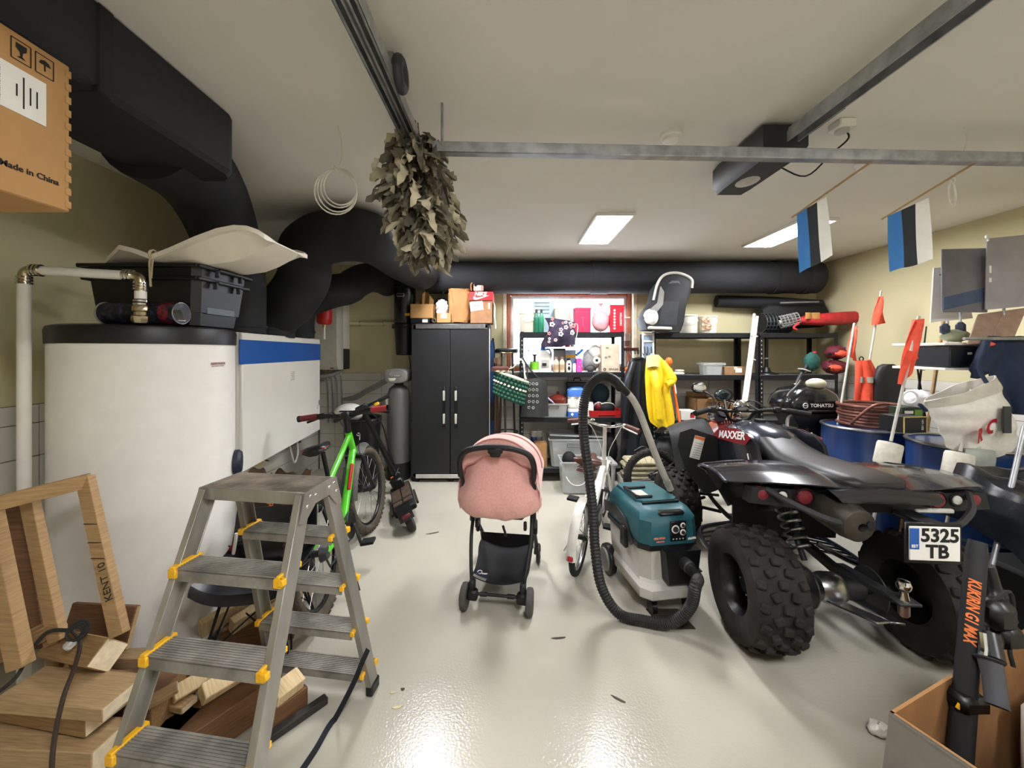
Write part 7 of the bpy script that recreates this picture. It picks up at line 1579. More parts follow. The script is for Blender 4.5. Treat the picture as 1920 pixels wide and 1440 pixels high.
t = T('rear_mirror', 'black framed mirror leaning above the brown cartons', 'mirror', W(1358, 752, 4.3)); P('mirror_body', MB().ell(W(1357, 741, 4.40), (.11, .04, .075), 20, 12), M_black, t, world=True); P('mirror_glass', MB().ell(W(1356, 741, 4.37), (.09, .015, .06), 20, 10), mat('mirror_glass', '#5d6a6c', .08, .9), t, world=True); P('stalk', MB().tube([W(1366, 752, 4.4), W(1380, 756, 4.42), W(1386, 770, 4.45), W(1385, 786, 4.46)], .01, 8, sub=3), M_black, t, world=True)
for k, (u, v, c, l) in enumerate(((1280, 850, '#1d1e20', 'black storage tub on the floor under the right rack'), (1368, 850, '#232427', 'second black storage tub on the floor under the right rack'))):
    t, w, h = clear_bin(l, u - 40, u + 40, 822, 879, 4.47, .34, lid=True, m=mat('tub_black', '#1b1c1e', .5), handle=False, grp='black tubs under the right rack')
# ================================================================ outboard motor on its stand
Yo = 3.68
t = T('outboard_motor', 'black outboard motor with white lettering behind the quad bike', 'outboard motor', V(wx(1515, Yo), Yo, 0))
cx, cz = wx(1512, Yo), wz(755, Yo)
M_ob = mat('outboard_black', '#131417', .2, var=.1, coat=.4)
cow = [(-.36, .0), (-.33, .10), (-.22, .20), (-.05, .24), (.12, .22), (.24, .12), (.28, .0), (.24, -.10), (-.30, -.10)]
cow = [(-.29, -.02), (-.26, .06), (-.17, .14), (-.05, .17), (.10, .16), (.20, .10), (.245, .0), (.22, -.09), (-.25, -.09)]
P('cowling', MB().loft([[V(cx + x * k, Yo + y, cz + z * k) for x, z in cow] for y, k in ((-.15, .78), (-.12, .94), (-.04, 1), (.1, 1), (.17, .9), (.2, .7))]), M_ob, t, world=True, sharp=50)
text('TOHATSU', .044, M_wink, t, (cx + .025, Yo - .152, cz - .008), bold=.0012, sx=1.05, world=True)
P('logo_mark', MB().torus((cx - .125, Yo - .151, cz - .008), .022, .004, (0, 1, 0), 16, 5).box((cx - .125, Yo - .152, cz - .008), (.042, .003, .007)), M_wink, t, world=True)
P('silver_stripe', MB().box((cx + .02, Yo - .148, cz - .055), (.24, .006, .008), .002), M_steel, t, world=True)
P('lower_pan', MB().loft([[V(cx + x, Yo + y, cz - .17 + z) for x, z in ((-.22, .08), (.20, .08), (.16, -.05), (-.16, -.05))] for y in (-.12, .14)]), M_black, t, world=True)
P('white_cover', MB().ell((cx + .02, Yo - .09, cz + .19), (.09, .06, .05), 18, 10), mat('cover_cream', '#c4bfa4', .5), t, world=True)
P('leg_housing', MB().loft([[V(cx + .05 + x * k, Yo + y * k + .02, z) for x, y in sup(.08, .10, 16, 3)] for z, k in ((cz - .2, 1), (.55, .85), (.30, .7))]), M_ob, t, world=True)
P('cavitation_plate', MB().box((cx + .05, Yo + .02, .30), (.22, .30, .012), .004), M_ob, t, world=True)
P('gear_case', MB().lathe([(.002, -.18), (.04, -.12), (.055, 0), (.04, .14), (.03, .17)], (cx + .05, Yo, .18), (1, .0, 0), 16), M_ob, t, world=True)
b = MB()
for k in range(3): a = k * 2.094; b.beam((cx - .13, Yo, .18), (cx - .14, Yo + cos(a) * .1, .18 + sin(a) * .1), .06, .008)
P('propeller', b, M_steel, t, world=True); P('skeg', MB().prism([(-.06, 0), (.08, 0), (.02, -.12), (-.04, -.12)], .01, (cx + .05, Yo, .14), (1, 0, 0), (0, 0, 1)), M_ob, t, world=True)
P('tiller_arm', MB().tube([V(cx - .2, Yo - .1, cz - .1), V(cx - .32, Yo - .2, cz - .12), V(cx - .40, Yo - .3, cz - .18)], .016, 8, sub=3), M_steel, t, world=True)
P('red_lever', MB().prism([(-.02, .08), (.02, .08), (.05, .03), (.04, -.07), (-.02, -.07), (.01, 0)], .02, (wx(1562, Yo), Yo - .14, wz(787, Yo)), (1, 0, 0), (0, 0, 1)), mat('lever_pink', '#7a2238', .4), t, world=True)
P('stand', MB().beam((cx - .1, Yo + .15, 0.02), (cx - .05, Yo + .17, .62), .05, .05).beam((cx + .22, Yo + .15, .02), (cx + .15, Yo + .17, .62), .05, .05).box((cx + .05, Yo + .15, .60), (.36, .06, .12), .01).box((cx - .1, Yo + .1, .02), (.05, .5, .04), .005).box((cx + .22, Yo + .1, .02), (.05, .5, .04), .005), M_dgrey, t, world=True)
P('clamp_bracket', MB().box((cx + .05, Yo + .11, .66), (.16, .08, .16), .01), M_dgrey, t, world=True)
P('control_cable', MB().tube([V(cx - .2, Yo - .1, cz + .0), V(cx - .27, Yo - .12, cz + .08), V(cx - .18, Yo - .1, cz + .16), V(cx - .1, Yo - .06, cz + .22)], .007, 6, sub=4), M_steel, t, world=True)
# life jackets / cap on hooks in the corner
t = T('teal_hat', 'teal cap hanging on a pole beside the right corner rack', 'cap', W(1522, 700, 4.2)); P('cap_body', MB().ell(W(1522, 678, 4.2), (.075, .06, .10), 18, 12).jitter(.008), M_teal2, t, world=True); P('cap_peak', MB().box(W(1508, 694, 4.16), (.10, .08, .015), .006, Matrix.Rotation(.3, 3, 'Y')), M_lgrey, t, world=True); P('cap_button', MB().ell(W(1527, 661, 4.2), (.02, .02, .014)), M_redink, t, world=True)
t = T('scooter_pole', 'dark metal pole with clamps carrying the teal cap', 'pole', V(wx(1490, 4.1), 4.1, 0)); P('pole', MB().tube([V(wx(1455, 3.9), 3.95, .02), W(1480, 745, 4.05), W(1500, 705, 4.15), W(1516, 680, 4.2)], .018, 10), M_dgrey, t, world=True)
for u, v in ((1492, 722), (1487, 735)): P('clamp', MB().torus(W(u, v, 4.1), .028, .01, (.4, 0, 1), 16, 6), M_steel, t, world=True)
for k, (u, v, w_, l) in enumerate(((1567, 661, .13, 'orange life jacket on the upper rack level'), (1565, 688, .16, 'second orange life jacket under the first'))):
    t = T('life_jacket', l, 'life jacket', W(u, v + 14, 4.3), 0, 'orange life jackets'); P('jacket_body', MB().ell(W(u, v, 4.34), (w_ * .8, .10, .075), 18, 10).jitter(.012, k), mat('vest_red', '#5e1a26', .7), t, world=True, sharp=60); P('orange_panel', MB().ell(W(u + 9 - 8 * k, v + 2, 4.26), (w_ * .45, .05, .035), 16, 10).jitter(.006, 3 + k), M_orangef, t, world=True); P('buckle', MB().box(W(u - 12, v + 3, 4.25), (.05, .02, .03), .006), M_blackm, t, world=True)
t, fn = coat('safety_vest', 'orange high visibility vest hanging in the right corner', [(676, 1606, 1624), (700, 1604, 1640), (730, 1600, 1648), (755, 1597, 1650), (775, 1593, 1648)], 3.62, M_orangef, .06, 6)
M_refl = mat('reflective_grey', '#9a978c', .4)
for c in (.30, .72): P('reflective_band', MB().sheet(lambda a, q, c=c: fn(.02 + .96 * a, c + .09 * q) + V(0, -.04, 0), 20, 2, .004), M_refl, t, world=True)
P('hang_loop', MB().torus(W(1615, 673, 3.62), .02, .005, (0, 1, 0), 14, 5), M_blackm, t, world=True)
t = T('seat_cushion', 'dark grey rounded seat back leaning on the coiled hose', 'seat', W(1670, 770, 3.45))
P('cushion', MB().loft([[W(1665, 772, 3.55) + V(x * k, y * .9, z) for x, y in sup(.15, .045, 20, 3)] for z, k in ((.0, 1), (.05, 1.04), (.25, .95), (.36, .8), (.42, .55), (.44, .2))]), mat('cushion_dark', '#2b2b2c', .6), t, world=True); P('base_trim', MB().box(W(1662, 771, 3.5), (.34, .12, .03), .012), M_black, t, world=True)
# ================================================================ blue drums
def drum(lab, X, Y, top=.88, r=.292):
    t = T('steel_drum', lab, 'drum', (X, Y, 0), 0, 'blue steel drums')
    prof = [(r - .01, 0), (r, .012), (r, .28)]
    for zc in (.30, .58): prof += [(r, zc - .02), (r + .012, zc), (r, zc + .02)]
    prof += [(r, top - .02), (r - .002, top - .012)]
    P('drum_body', MB().lathe(prof, n=48), M_bluedrum, t)
    P('drum_lid', MB().lathe([(r - .02, top - .03), (.002, top - .03)], n=48, cap=False), M_bluedrum, t)
    P('clamp_ring', MB().torus((0, 0, top - .008), r, .012, n=48, k=8), M_steel, t); return t
D1 = (3.03, 3.27); D2 = (3.16, 2.66)
drum('blue steel drum with coiled brown hose on its lid', *D1); t = drum('blue steel drum nearer the camera under the white sack', *D2)
t = T('hose_coil', 'coil of brown hose lying on the far blue drum', 'hose', (D1[0] + .06, D1[1], .875))
for k in range(7): P('hose_loop', MB().torus((D1[0] + .07 + .006 * (k % 2), D1[1], .893 + k * .026), .235 - .008 * (k % 3), .013, n=40, k=8), M_copper, t)
for o in [x for x in bpy.data.objects if x.parent == t]: o.location = -Vector(t.location)
P('hose_end', MB().tube([V(D1[0] - .16, D1[1] - .05, .9), V(D1[0] - .2, D1[1] - .12, .94), V(D1[0] - .12, D1[1] - .2, 1.07), V(D1[0] - .02, D1[1] - .22, 1.085)], .012, 8, sub=4), M_copper, t, world=True)
P('tie', MB().torus((D1[0] + .0, D1[1] - .225, .97), .10, .005, (1, 0, 0), 20, 5, 1), M_blackm, t, world=True)
# ================================================================ marker buoys with orange flags
M_foam = mat('foam_cream', '#cfcabb', .8, var=.08, scale=30)
def buoy(lab, top, bot, fl, ffr, flagpts, Y, lift=0):
    top, bot = Vector(top), Vector(bot); t = T('marker_buoy', lab, 'marker buoy', bot, 0, 'fishing marker buoys with orange flags')
    P('pole', MB().cyl(bot, top, .009, n=10), M_lgrey, t, world=True)
    if fl is not None:
        c = bot.lerp(top, fl); d = (top - bot).normalized(); P('float', MB().lathe([(.02, -.075), (.062, -.073), (.066, -.06), (.066, .06), (.062, .073), (.02, .075)], c, d, 28), M_foam, t, world=True); P('float_stop', MB().cyl(c + d * .075, c + d * .085, .018), M_black, t, world=True)
    if flagpts: P('flag', MB().sheet(flagpts, 8, 10, .003), M_orangef, t, world=True)
    return t
def fq(TL, TR, BL, BR, Y, amp=.02):
    def fn(a, c):
        u = (TL[0] * (1 - a) + TR[0] * a) * (1 - c) + (BL[0] * (1 - a) + BR[0] * a) * c; v = (TL[1] * (1 - a) + TR[1] * a) * (1 - c) + (BL[1] * (1 - a) + BR[1] * a) * c
        p = W(u, v, Y); p.y += amp * sin(6 * a + 3 * c) ; return p
    return fn
buoy('orange flag buoy on a white pole left of the high visibility vest', W(1602, 606, 3.45), V(wx(1540, 3.3), 3.3, .02), None, 0, fq((1601, 612), (1604, 612), (1588, 668), (1608, 678), 3.44), 3.45)
buoy('orange flag buoy with the highest flag tip near the corner', W(1652, 545, 3.76), V(3.22, 3.68, .02), None, 0, fq((1649, 556), (1653, 556), (1634, 610), (1662, 606), 3.74), 3.7)
t = buoy('orange flag buoy with cream float in front of the blue drums', W(1723, 593, 2.62), V(2.22, 2.44, .02), .47, 0, fq((1716, 600), (1726, 598), (1688, 716), (1726, 672), 2.60, .03), 2.6)
P('flag_tail', MB().sheet(fq((1700, 655), (1712, 660), (1683, 720), (1696, 722), 2.58, .01), 4, 6, .003), M_orangef, t, world=True)
t = buoy('marker buoy with cream float under the big white sack', W(1822, 730, 2.42), V(2.50, 2.27, .02), .63, 0, None, 2.4)
P('second_float', MB().lathe([(.02, -.05), (.07, -.045), (.074, 0), (.07, .045), (.02, .05)], W(1832, 856, 2.36), n=26), mat('float_grey', '#9fa39a', .7), t, world=True)
P('float_stem', MB().cyl(W(1820, 880, 2.36), W(1836, 830, 2.36), .012), M_lgrey, t, world=True)
# fishing rods, stick in the corner
for k, (u0, v0, u1, v1, m, l) in enumerate(((1737, 612, 1722, 735, M_blackm, 'thin black fishing rod by the right wall'), (1718, 676, 1727, 735, M_blackm, 'shorter black fishing rod by the right wall'), (1769, 600, 1745, 760, M_pine, 'long wooden stick of the white placard'))):
    Yr = 2.965; t = T('fishing_rod' if k < 2 else 'wooden_stick', l, 'rod' if k < 2 else 'stick', V(wx(u1, Yr), Yr, 0)); top = W(u0, v0, Yr); mid = W(u1, v1, Yr); d = (mid - top).normalized(); bt = top + d * ((top.z - .01) / -d.z)
    P('blank', MB().tube([bt, mid, top], [.01, .008, .004] if k < 2 else .012, 8), m, t, world=True); P('handle', MB().cyl(bt, bt.lerp(top, .2), .014), M_pined, t, world=True)
    if k < 2:
        for f in (.45, .62, .8): P('line_guide', MB().torus(bt.lerp(top, f) + V(0, -.012, 0), .012, .002, d, 12, 4), M_steel, t, world=True)
# cartons and bags on the near drum
t, w, h, dp = carton('black carton with yellow edges on the near drum', 1690, 1738, 782, 812, 2.58, .16, mat('carton_black', '#17181a', .5), tape=False, name='printed_carton', rz=.1)
P('edge_line', MB().box((-w / 2, -dp / 2 - .001, h / 2), (.008, .003, h)).box((w / 2, -dp / 2 - .001, h / 2), (.008, .003, h)).box((0, -dp / 2 - .001, h), (w, .003, .006)), mat('gold_print', '#c8b060', .5), t)
text('HY-100', .022, M_wink, t, (w * .3, -dp / 2 - .002, h * .5), X=(0, 0, -1), Y=(1, 0, 0))
t, w, h, dp = carton('small green and black carton behind the yellow edged one', 1692, 1732, 764, 782, 2.72, .1, mat('carton_green', '#26331f', .5), tape=False, name='printed_carton'); P('green_patch', MB().box((w * .25, -dp / 2 - .001, h * .4), (w * .35, .002, h * .7)), mat('leaf_green', '#6f9a3c', .5), t); P('white_print', MB().box((-w * .2, -dp / 2 - .001, h * .5), (w * .4, .002, h * .3)), M_wink, t)
t = T('plastic_bag', 'white crumpled carrier bag beside the big sack', 'bag', W(1722, 770, 2.75)); P('bag_body', MB().ell(W(1722, 752, 2.78), (.09, .08, .08), 20, 14).jitter(.008, 8), mat('white_film', '#dcdcdc', .35, bump=.4, bscale=18), t, world=True, sharp=60); P('bag_handle', MB().torus(W(1706, 745, 2.74), .045, .008, (.2, 1, .1), 18, 6), MATS['white_film'], t, world=True)
# big white woven sack with red letters, tilted, hanging by its strap
Ys = 2.42
t = T('woven_sack', 'big white woven sack with red letters hanging above the drum', 'sack', W(1815, 860, Ys))
def sk(a, c, s=1):
    # corners: top-left(1735,752) top-right (1868,706) bottom-right (1905,815) bottom-left(1775,835)
    TL, TRr, BR, BL = (1733, 752), (1866, 704), (1910, 822), (1776, 838)
    u = (TL[0] * (1 - a) + TRr[0] * a) * (1 - c) + (BL[0] * (1 - a) + BR[0] * a) * c; v = (TL[1] * (1 - a) + TRr[1] * a) * (1 - c) + (BL[1] * (1 - a) + BR[1] * a) * c
    v += 26 * sin(pi * a) * c ** 3
    p = W(u, v, Ys); bl = .11 * sin(pi * min(1, max(0, a))) ** .7 * (.25 + .75 * sin(pi * min(1, .15 + c * .8))); p.y += -s * bl + .006 * sin(13 * a + 7 * c) + .006 * sin(21 * c - 5 * a); return p
M_sack = mat('sack_white', '#dcd8ce', .6, var=.05, scale=30, bump=.25, bscale=30)
nu, nv = 22, 18
P('sack_front', MB().sheet(lambda a, c: sk(a, c, 1), nu, nv, .004), M_sack, t, world=True); P('sack_back', MB().sheet(lambda a, c: sk(a, c, -1), nu, nv, .004), M_sack, t, world=True)
P('sack_hem', MB().sheet(lambda a, c: sk(a, .16 * c, 1.0) + V(0, -.006, 0), 20, 3, .004), mat('sack_hem', '#bdb8aa', .7), t, world=True)
nx = (sk(.62, .7) - sk(.52, .7)).normalized(); ny = (sk(.55, .6) - sk(.55, .7)).normalized(); zz = nx.cross(ny)
q = sk(.42, .58); text('C', .12, M_redink, t, q - V(0, .014, 0), X=nx, Y=ny, world=True, bold=.005)
q = sk(.25, .68); text('R', .12, M_redink, t, q - V(0, .05, 0), X=(nx + V(0, .25, 0)), Y=ny, world=True, bold=.005)
P('strap', MB().tube([sk(.72, .03), W(1836, 690, Ys), W(1848, 660, Ys + .02), W(1852, 640, Ys + .04)], .014, 8, sub=4, flat=.4), M_navy, t, world=True)
P('strap', MB().sheet(lambda a, c: W(1880 + 14 * a, 762 + 50 * c, Ys - .15 + .03 * a), 3, 8, .006), M_dgrey, t, world=True)
P('toggle', MB().beam(W(1722, 756, Ys), W(1738, 772, Ys - .02), .03, .02, .008), M_navy, t, world=True)
# steel rack by the right wall carrying boards and bags
t = T('bracket_shelf', 'white double wall shelf with hanging rail at the right', 'shelf', (3.9, 2.7, 1.37))
for z in (1.385, 1.555): P('bracket', MB().box((3.75, 2.9, z - .02), (.40, .03, .02)).beam((3.94, 2.9, z - .22), (3.62, 2.9, z - .02), .02, .02), M_white, t, world=True)
P('hanging_rail', MB().cyl((2.9, 2.45, 1.585), (3.95, 2.45, 1.585), .010), M_galv, t, world=True)
P('shelf_board', MB().box((3.45, 2.78, 1.385), (1.0, .36, .018), .002), M_white, t, world=True); P('shelf_board', MB().box((3.45, 2.78, 1.555), (1.0, .36, .018), .002), M_white, t, world=True)
t = T('stereo_box', 'black appliance box between two white shelf boards by the right wall', 'appliance', (3.0, 2.62, 1.395)); P('case', MB().box((3.17, 2.70, 1.47), (.42, .24, .145), .006), mat('stereo_black', '#14181f', .35), t, world=True); P('label', MB().box((3.31, 2.578, 1.48), (.035, .004, .07)), M_yink, t, world=True); P('latch', MB().box((3.09, 2.577, 1.49), (.03, .006, .016), .002), M_lgrey, t, world=True)
t = T('dark_tool', 'dark hand tool with pale body on the upper shelf board', 'tool', (3.2, 2.65, 1.565)); P('tool_body', MB().ell((3.13, 2.70, 1.615), (.10, .05, .045), 16, 10), mat('tool_olive', '#8f9478', .5), t, world=True); P('tool_grip', MB().box((3.05, 2.69, 1.66), (.06, .05, .08), .02).box((3.16, 2.69, 1.66), (.06, .05, .10), .02), mat('tool_navy', '#283044', .5), t, world=True)
def placard(nm, lab, quad, Y, m, th=.008, cat='board', dy=(0, 0, 0, 0)):
    q = [W(u, v, Y + d) for (u, v), d in zip(quad, dy)]; t = T(nm, lab, cat, (q[2] + q[3]) / 2)
    P('board', MB().loft([q, [p + V(0, th, 0) for p in q]]), m, t, world=True)
    b = MB()
    for i in range(4): b.cyl(q[i] + V(0, th / 2, 0), q[(i + 1) % 4] + V(0, th / 2, 0), th * .55, n=6)
    P('edge', b, m, t, world=True)
    if min(q[2].z, q[3].z) > 1.57: m0 = q[2].lerp(q[3], .5) + V(0, th + .01, 0); P('prop', MB().box(V(m0.x, m0.y + .01, (m0.z + .08 + 1.564) / 2), (.012, .012, m0.z + .08 - 1.564), .002), M_galv, t, world=True)
    return t, q
M_film = mat('grey_film_sheet', '#77747c', .28, var=.15, scale=4, bump=.12, bscale=8)
M_cardgrey = mat('grey_card', '#8d8078', .7)
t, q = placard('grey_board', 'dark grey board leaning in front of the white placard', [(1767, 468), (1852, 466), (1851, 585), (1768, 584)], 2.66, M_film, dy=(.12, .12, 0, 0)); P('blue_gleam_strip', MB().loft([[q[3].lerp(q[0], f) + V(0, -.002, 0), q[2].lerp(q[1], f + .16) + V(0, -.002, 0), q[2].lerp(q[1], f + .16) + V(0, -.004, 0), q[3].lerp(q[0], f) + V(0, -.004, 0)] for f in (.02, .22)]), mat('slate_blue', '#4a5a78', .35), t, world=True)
t, q = placard('grey_board', 'light grey film covered board at the right picture edge', [(1852, 448), (1935, 440), (1935, 572), (1849, 580)], 2.64, mat('grey_film_light', '#a4a1a8', .25, var=.12, scale=4), dy=(.1, .1, 0, 0)); P('hook', MB().cyl(W(1853, 452, 2.72), W(1851, 440, 2.72), .006).ell(W(1851, 444, 2.72), (.012, .012, .016)), M_white, t, world=True); P('barcode', MB().box(W(1857, 505, 2.63), (.012, .003, .05)).box(W(1857, 525, 2.63), (.014, .003, .03)), M_wink, t, world=True)
t, q = placard('white_placard', 'white placard behind the dark grey board on a stick', [(1752, 503), (1800, 500), (1824, 596), (1746, 604)], 2.78, M_paper, dy=(.05, .05, 0, 0)); P('pin', MB().ell(W(1763, 515, 2.79), (.006, .006, .006), 8, 6), M_dgrey, t, world=True)
t, q = placard('cardboard_sheet', 'tan cardboard sheet tilted below the grey boards', [(1836, 590), (1925, 578), (1898, 640), (1815, 645)], 2.62, mat('tan_card', '#a98d7c', .8), dy=(.06, .06, -.06, -.06)); P('fold_line', MB().cyl(q[0].lerp(q[1], .5) + V(0, -.004, 0), q[3].lerp(q[2], .5) + V(0, -.004, 0), .003, n=6), MATS['tan_card'], t, world=True)
t, fn = coat('navy_jacket', 'navy jacket hanging at the right edge under the cardboard sheet', [(632, 1850, 1915), (660, 1842, 1935), (700, 1848, 1935), (740, 1862, 1935), (772, 1880, 1935)], 2.55, M_navy, .07, 5)
P('sleeve', MB().tube([fn(.1, .1), W(1838, 690, 2.50), W(1832, 710, 2.50)], [.05, .045, .03], 12, sub=4), M_navy, t, world=True)
P('red_lining', MB().box(W(1862, 646, 2.50), (.09, .03, .03), .01), M_orangef, t, world=True); P('white_button', MB().ell(W(1866, 661, 2.49), (.012, .006, .016)), M_white, t, world=True)
for k in range(4): P('sleeve_print', MB().beam(W(1897, 640 + 9 * k, 2.50), W(1908, 636 + 9 * k, 2.50), .012, .004), mat('jacket_print', '#6f9a94', .7), t, world=True)
# black tarpaulin mound and steel pole at the right edge
t = T('black_tarp', 'shiny black tarpaulin draped over boxes at the right edge', 'tarp', (2.85, 2.2, 0))
def tarp(a, c):
    x = 2.42 + 1.25 * a; y = 2.16 - .66 * c; h = .86 - .36 * c ** 1.5 if c < .80 else (.602 * (1 - (c - .80) / .20 * .98))
    edge = max(0, 1 - a / .08); return V(x, y - .03 * sin(7 * a) * c, max(.012, h * (1 - .3 * edge) + .022 * sin(17 * a + 9 * c) * sin(11 * c + 5 * a) + .012 * sin(31 * a - 13 * c)))
P('sheet', MB().sheet(tarp, 50, 40, .004), mat('tarp_black', '#1b1d22', .22, var=.15, bump=.35, bscale=14), t, world=True)
P('supporting_box', MB().box((3.04, 1.86, .22), (1.1, .42, .42), .02), M_blackm, t, world=True)
S('steel_pole', MB().tube([V(wx(1856, 1.9), 1.9, wz(1075, 1.9)) * 1, W(1890, 940, 1.95), W(1921, 800, 2.0)], .011, 12).cyl(V(wx(1856, 1.9), 1.9, wz(1078, 1.9)), V(wx(1856, 1.9), 1.9, wz(1072, 1.9)), .014), M_galv, 'thin grey steel pole leaning at the right picture edge', 'pole')
# ================================================================ scooter carton at bottom right
A = V(1.06, 1.07, 0); e1 = V(.93, .37, 0).normalized(); e2 = V(.37, -.93, 0).normalized()      # long side, short side (towards camera)
Lb, Wb_, Hb = .95, .24, .50
t = T('scooter_carton', 'long open brown carton with outward flaps at bottom right', 'box', A + e1 * Lb / 2 + e2 * Wb_ / 2)
M_cin = mat('carton_inside', '#8a6238', .85, var=.1); M_cout = mat('carton_grey_print', '#6c675f', .7, var=.1)
def wallq(p, q, h, th, n):
    b = MB(); a0 = [p, q, q + V(0, 0, h), p + V(0, 0, h)]; b.loft([a0, [x + n * th for x in a0]]); return b
c0, c1, c2, c3 = A, A + e1 * Lb, A + e1 * Lb + e2 * Wb_, A + e2 * Wb_
P('long_wall', wallq(c0, c1, Hb, .008, e2), M_cin, t, world=True); P('long_wall', wallq(c3, c2, Hb, .008, -e2), M_cin, t, world=True)
P('end_wall', wallq(c0, c3, Hb, .008, e1), M_cin, t, world=True); P('end_wall', wallq(c1, c2, Hb, .008, -e1), M_cin, t, world=True)
P('bottom', MB().loft([[c0, c1, c2, c3], [p + V(0, 0, .008) for p in (c0, c1, c2, c3)]]), M_cin, t, world=True)
def flapq(p, q, out, drop, th=.006):
    z = V(0, 0, Hb); a0 = [p + z, q + z, q + z + out, p + z + out]; a0 = [a0[0], a0[1], a0[2] - V(0, 0, drop), a0[3] - V(0, 0, drop)]; return MB().loft([a0, [x - V(0, 0, th) for x in a0]])
P('flap', flapq(c0, c3, -e1 * .05, .20), M_cout, t, world=True); P('flap', flapq(c3, c2, e2 * .13, .05), M_cout, t, world=True); P('flap', flapq(c1, c2, e1 * .12, .08), M_cin, t, world=True)
P('outer_print', wallq(c0 - e1 * .002, c3 - e1 * .002, Hb * .99, .002, -e1), M_cout, t, world=True)
P('foam_insert', MB().box(A + e1 * .72 + e2 * .12 + V(0, 0, .18), (.16, .14, .34), .01, Matrix((e1, -e2, V(0, 0, 1))).transposed()), M_white, t, world=True)
# folded e-scooter standing in the carton
t = T('boxed_scooter', 'black electric scooter stem with orange lettering standing in the carton', 'scooter', A + e1 * .35 + e2 * .12 + V(0, 0, .01))
s0, s1 = W(1795, 1470, 1.12), W(1833, 1015, 1.24); s0.z = max(s0.z, .06)
d = (s1 - s0).normalized(); nrm = (V(0, 0, 1.2) - (s0 + s1) / 2); nrm = (nrm - d * nrm.dot(d)).normalized(); yy = -nrm; xx = yy.cross(d)
P('stem', MB().loft([[s0 + d * (f * (s1 - s0).length) + xx * x * k + yy * y * k for x, y in sup(.026, .026, 16, 4)] for f, k in ((0, 1.1), (.35, 1.08), (.38, 1.0), (.95, .95), (1, .8))]), mat('scooter_black', '#0f0f11', .6), t, world=True)
Ls = (s1 - s0).length
text('KUKIRIN G1 MAX', .036, M_orink, t, s0 + d * Ls * .695 + nrm * .0262, X=-d, Y=(nrm.cross(-d)), world=True, bold=.0012, sx=.66, shear=.2)
P('yellow_tab', MB().box(s0 + d * Ls * .30 + nrm * .03, (.04, .006, .02), 0, Matrix.Rotation(.5, 3, 'Y')), M_yellow, t, world=True)
P('fold_hinge', MB().box(s0 + d * Ls * .33, (.085, .075, .05), .012), M_black, t, world=True)
P('deck', MB().box(A + e1 * .52 + e2 * .12 + V(0, 0, .10), (.50, .15, .10), .02, Matrix((e1, -e2, V(0, 0, 1))).transposed()), M_black, t, world=True)
hb = P('handlebar', MB().tube([W(1850, 1060, 1.30), W(1866, 1120, 1.28), W(1866, 1190, 1.2), W(1857, 1235, 1.14)], .02, 10, sub=3), M_black, t, world=True)
P('brake_assembly', MB().box(W(1868, 1150, 1.2), (.08, .07, .09), .02).box(W(1884, 1190, 1.2), (.07, .06, .07), .015).cyl(W(1852, 1190, 1.17), W(1862, 1238, 1.13), .026, n=16), M_black, t, world=True)
P('grip', MB().tube([W(1855, 1235, 1.13), W(1863, 1270, 1.11), W(1870, 1325, 1.08)], [.026, .024, .024], 14), mat('grip_grey', '#3b3b3e', .7), t, world=True)
P('grip_ring', MB().torus(W(1855, 1237, 1.13), .027, .005, W(1870, 1325, 1.08) - W(1855, 1235, 1.13), 20, 6), M_blackm, t, world=True)
P('brake_cable', MB().tube([W(1860, 1130, 1.2), W(1893, 1110, 1.2), W(1900, 1160, 1.2), W(1893, 1215, 1.18), W(1900, 1250, 1.17)], .006, 6, sub=4), M_blackm, t, world=True)
P('chrome_lever', MB().tube([W(1841, 1185, 1.15), W(1844, 1215, 1.14), W(1842, 1235, 1.13)], .010, 8), M_chrome, t, world=True)
P('tyre', MB().torus(A + e1 * .84 + e2 * .12 + V(0, 0, .30), .09, .03, e2, 28, 10), M_dusty, t, world=True)
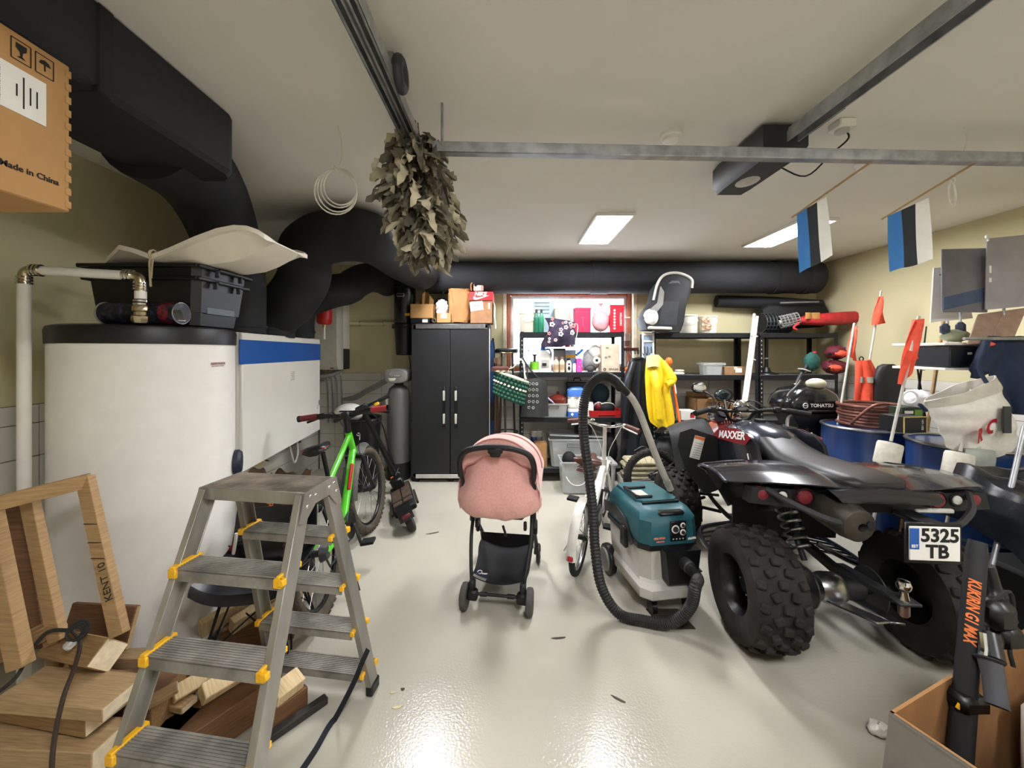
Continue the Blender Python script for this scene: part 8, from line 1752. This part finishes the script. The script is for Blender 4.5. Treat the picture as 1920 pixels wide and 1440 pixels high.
# ================================================================ small scraps on the floor
for k, (u, v, sx, sy, rz, c, nm, lab) in enumerate(((745, 1327, .020, .008, .3, '#d8c9a4', 'wood_chip', 'tiny pale wood chip near the ladder foot'), (737, 1300, .012, .005, .1, '#d8c9a4', 'wood_chip', 'smaller pale wood chip beside the ladder foot'), (1048, 1197, .035, .008, .1, '#4a463e', 'dry_leaf', 'dark dry leaf scrap in the middle of the floor'), (1160, 1312, .03, .006, -.6, '#4a463e', 'dry_leaf', 'dark dry leaf scrap nearer the camera'), (755, 1293, .008, .008, 0, '#4a463e', 'pebble', 'tiny dark pebble on the floor'), (1178, 1376, .012, .004, .9, '#d8d4c8', 'paper_scrap', 'tiny white paper scrap on the floor'), (812, 1000, .05, .012, .4, '#5a554a', 'dry_leaf', 'dry leaf scrap near the electric scooter wheel'))):
    p = FL(u, v); pts = [(sx * cos(a) * (1 + .3 * sin(3 * a)), sy * sin(a) * (1 + .3 * cos(2 * a))) for a in [2 * pi * i / 9 for i in range(9)]]
    S(nm, MB().prism(pts, .003, p + V(0, 0, .0005), (cos(rz), sin(rz), 0), (-sin(rz), cos(rz), 0)), mat('scrap' + c, c, .8), lab, nm.replace('_', ' '))
p = FL(1648, 1378); S('plastic_clump', MB().ell(p + V(0, 0, .025), (.04, .03, .025), 12, 8).jitter(.005, 3), mat('clear_scrap', '#d8d6cc', .3), 'crumpled clear plastic scrap beside the carton', 'plastic scrap', sharp=60)

# dark bags on the floor under the coats
for k, (u, v0, Y, r, lab) in enumerate(((1198, 800, 4.42, .12, 'black backpack standing on the floor under the dark jacket'), (1240, 825, 4.27, .11, 'black holdall on the floor under the yellow raincoat'))):
    X = wx(u, Y); Zt = wz(v0, Y); t = T('black_backpack', lab, 'bag', (X, Y, 0), 0, 'black bags under the coats')
    P('bag_body', MB().loft([[V(X + x * q, Y + y * q, z * Zt) for x, y in sup(r, .12, 22, 3)] for z, q in ((0.002, .9), (.08, 1), (.6, 1.02), (.85, .9), (.96, .6), (1, .25))]).jitter(.006, k), mat('bag_black', '#121316', .6, var=.3), t, world=True, sharp=60)
    P('front_pocket', MB().loft([[V(X + x * q, Y - .12 + y * q, z * Zt) for x, y in sup(r * .75, .04, 18, 3)] for z, q in ((.1, .8), (.15, 1), (.45, 1), (.5, .7))]), MATS['bag_black'], t, world=True)
    P('grab_loop', MB().torus((X, Y, Zt), .035, .008, (0, 1, 0), 16, 6), M_blackm, t, world=True)
    P('zip', MB().tube([V(X - r * .8, Y - .125, Zt * .62), V(X, Y - .135, Zt * .70), V(X + r * .8, Y - .125, Zt * .62)], .004, 6, sub=4), M_steel, t, world=True)
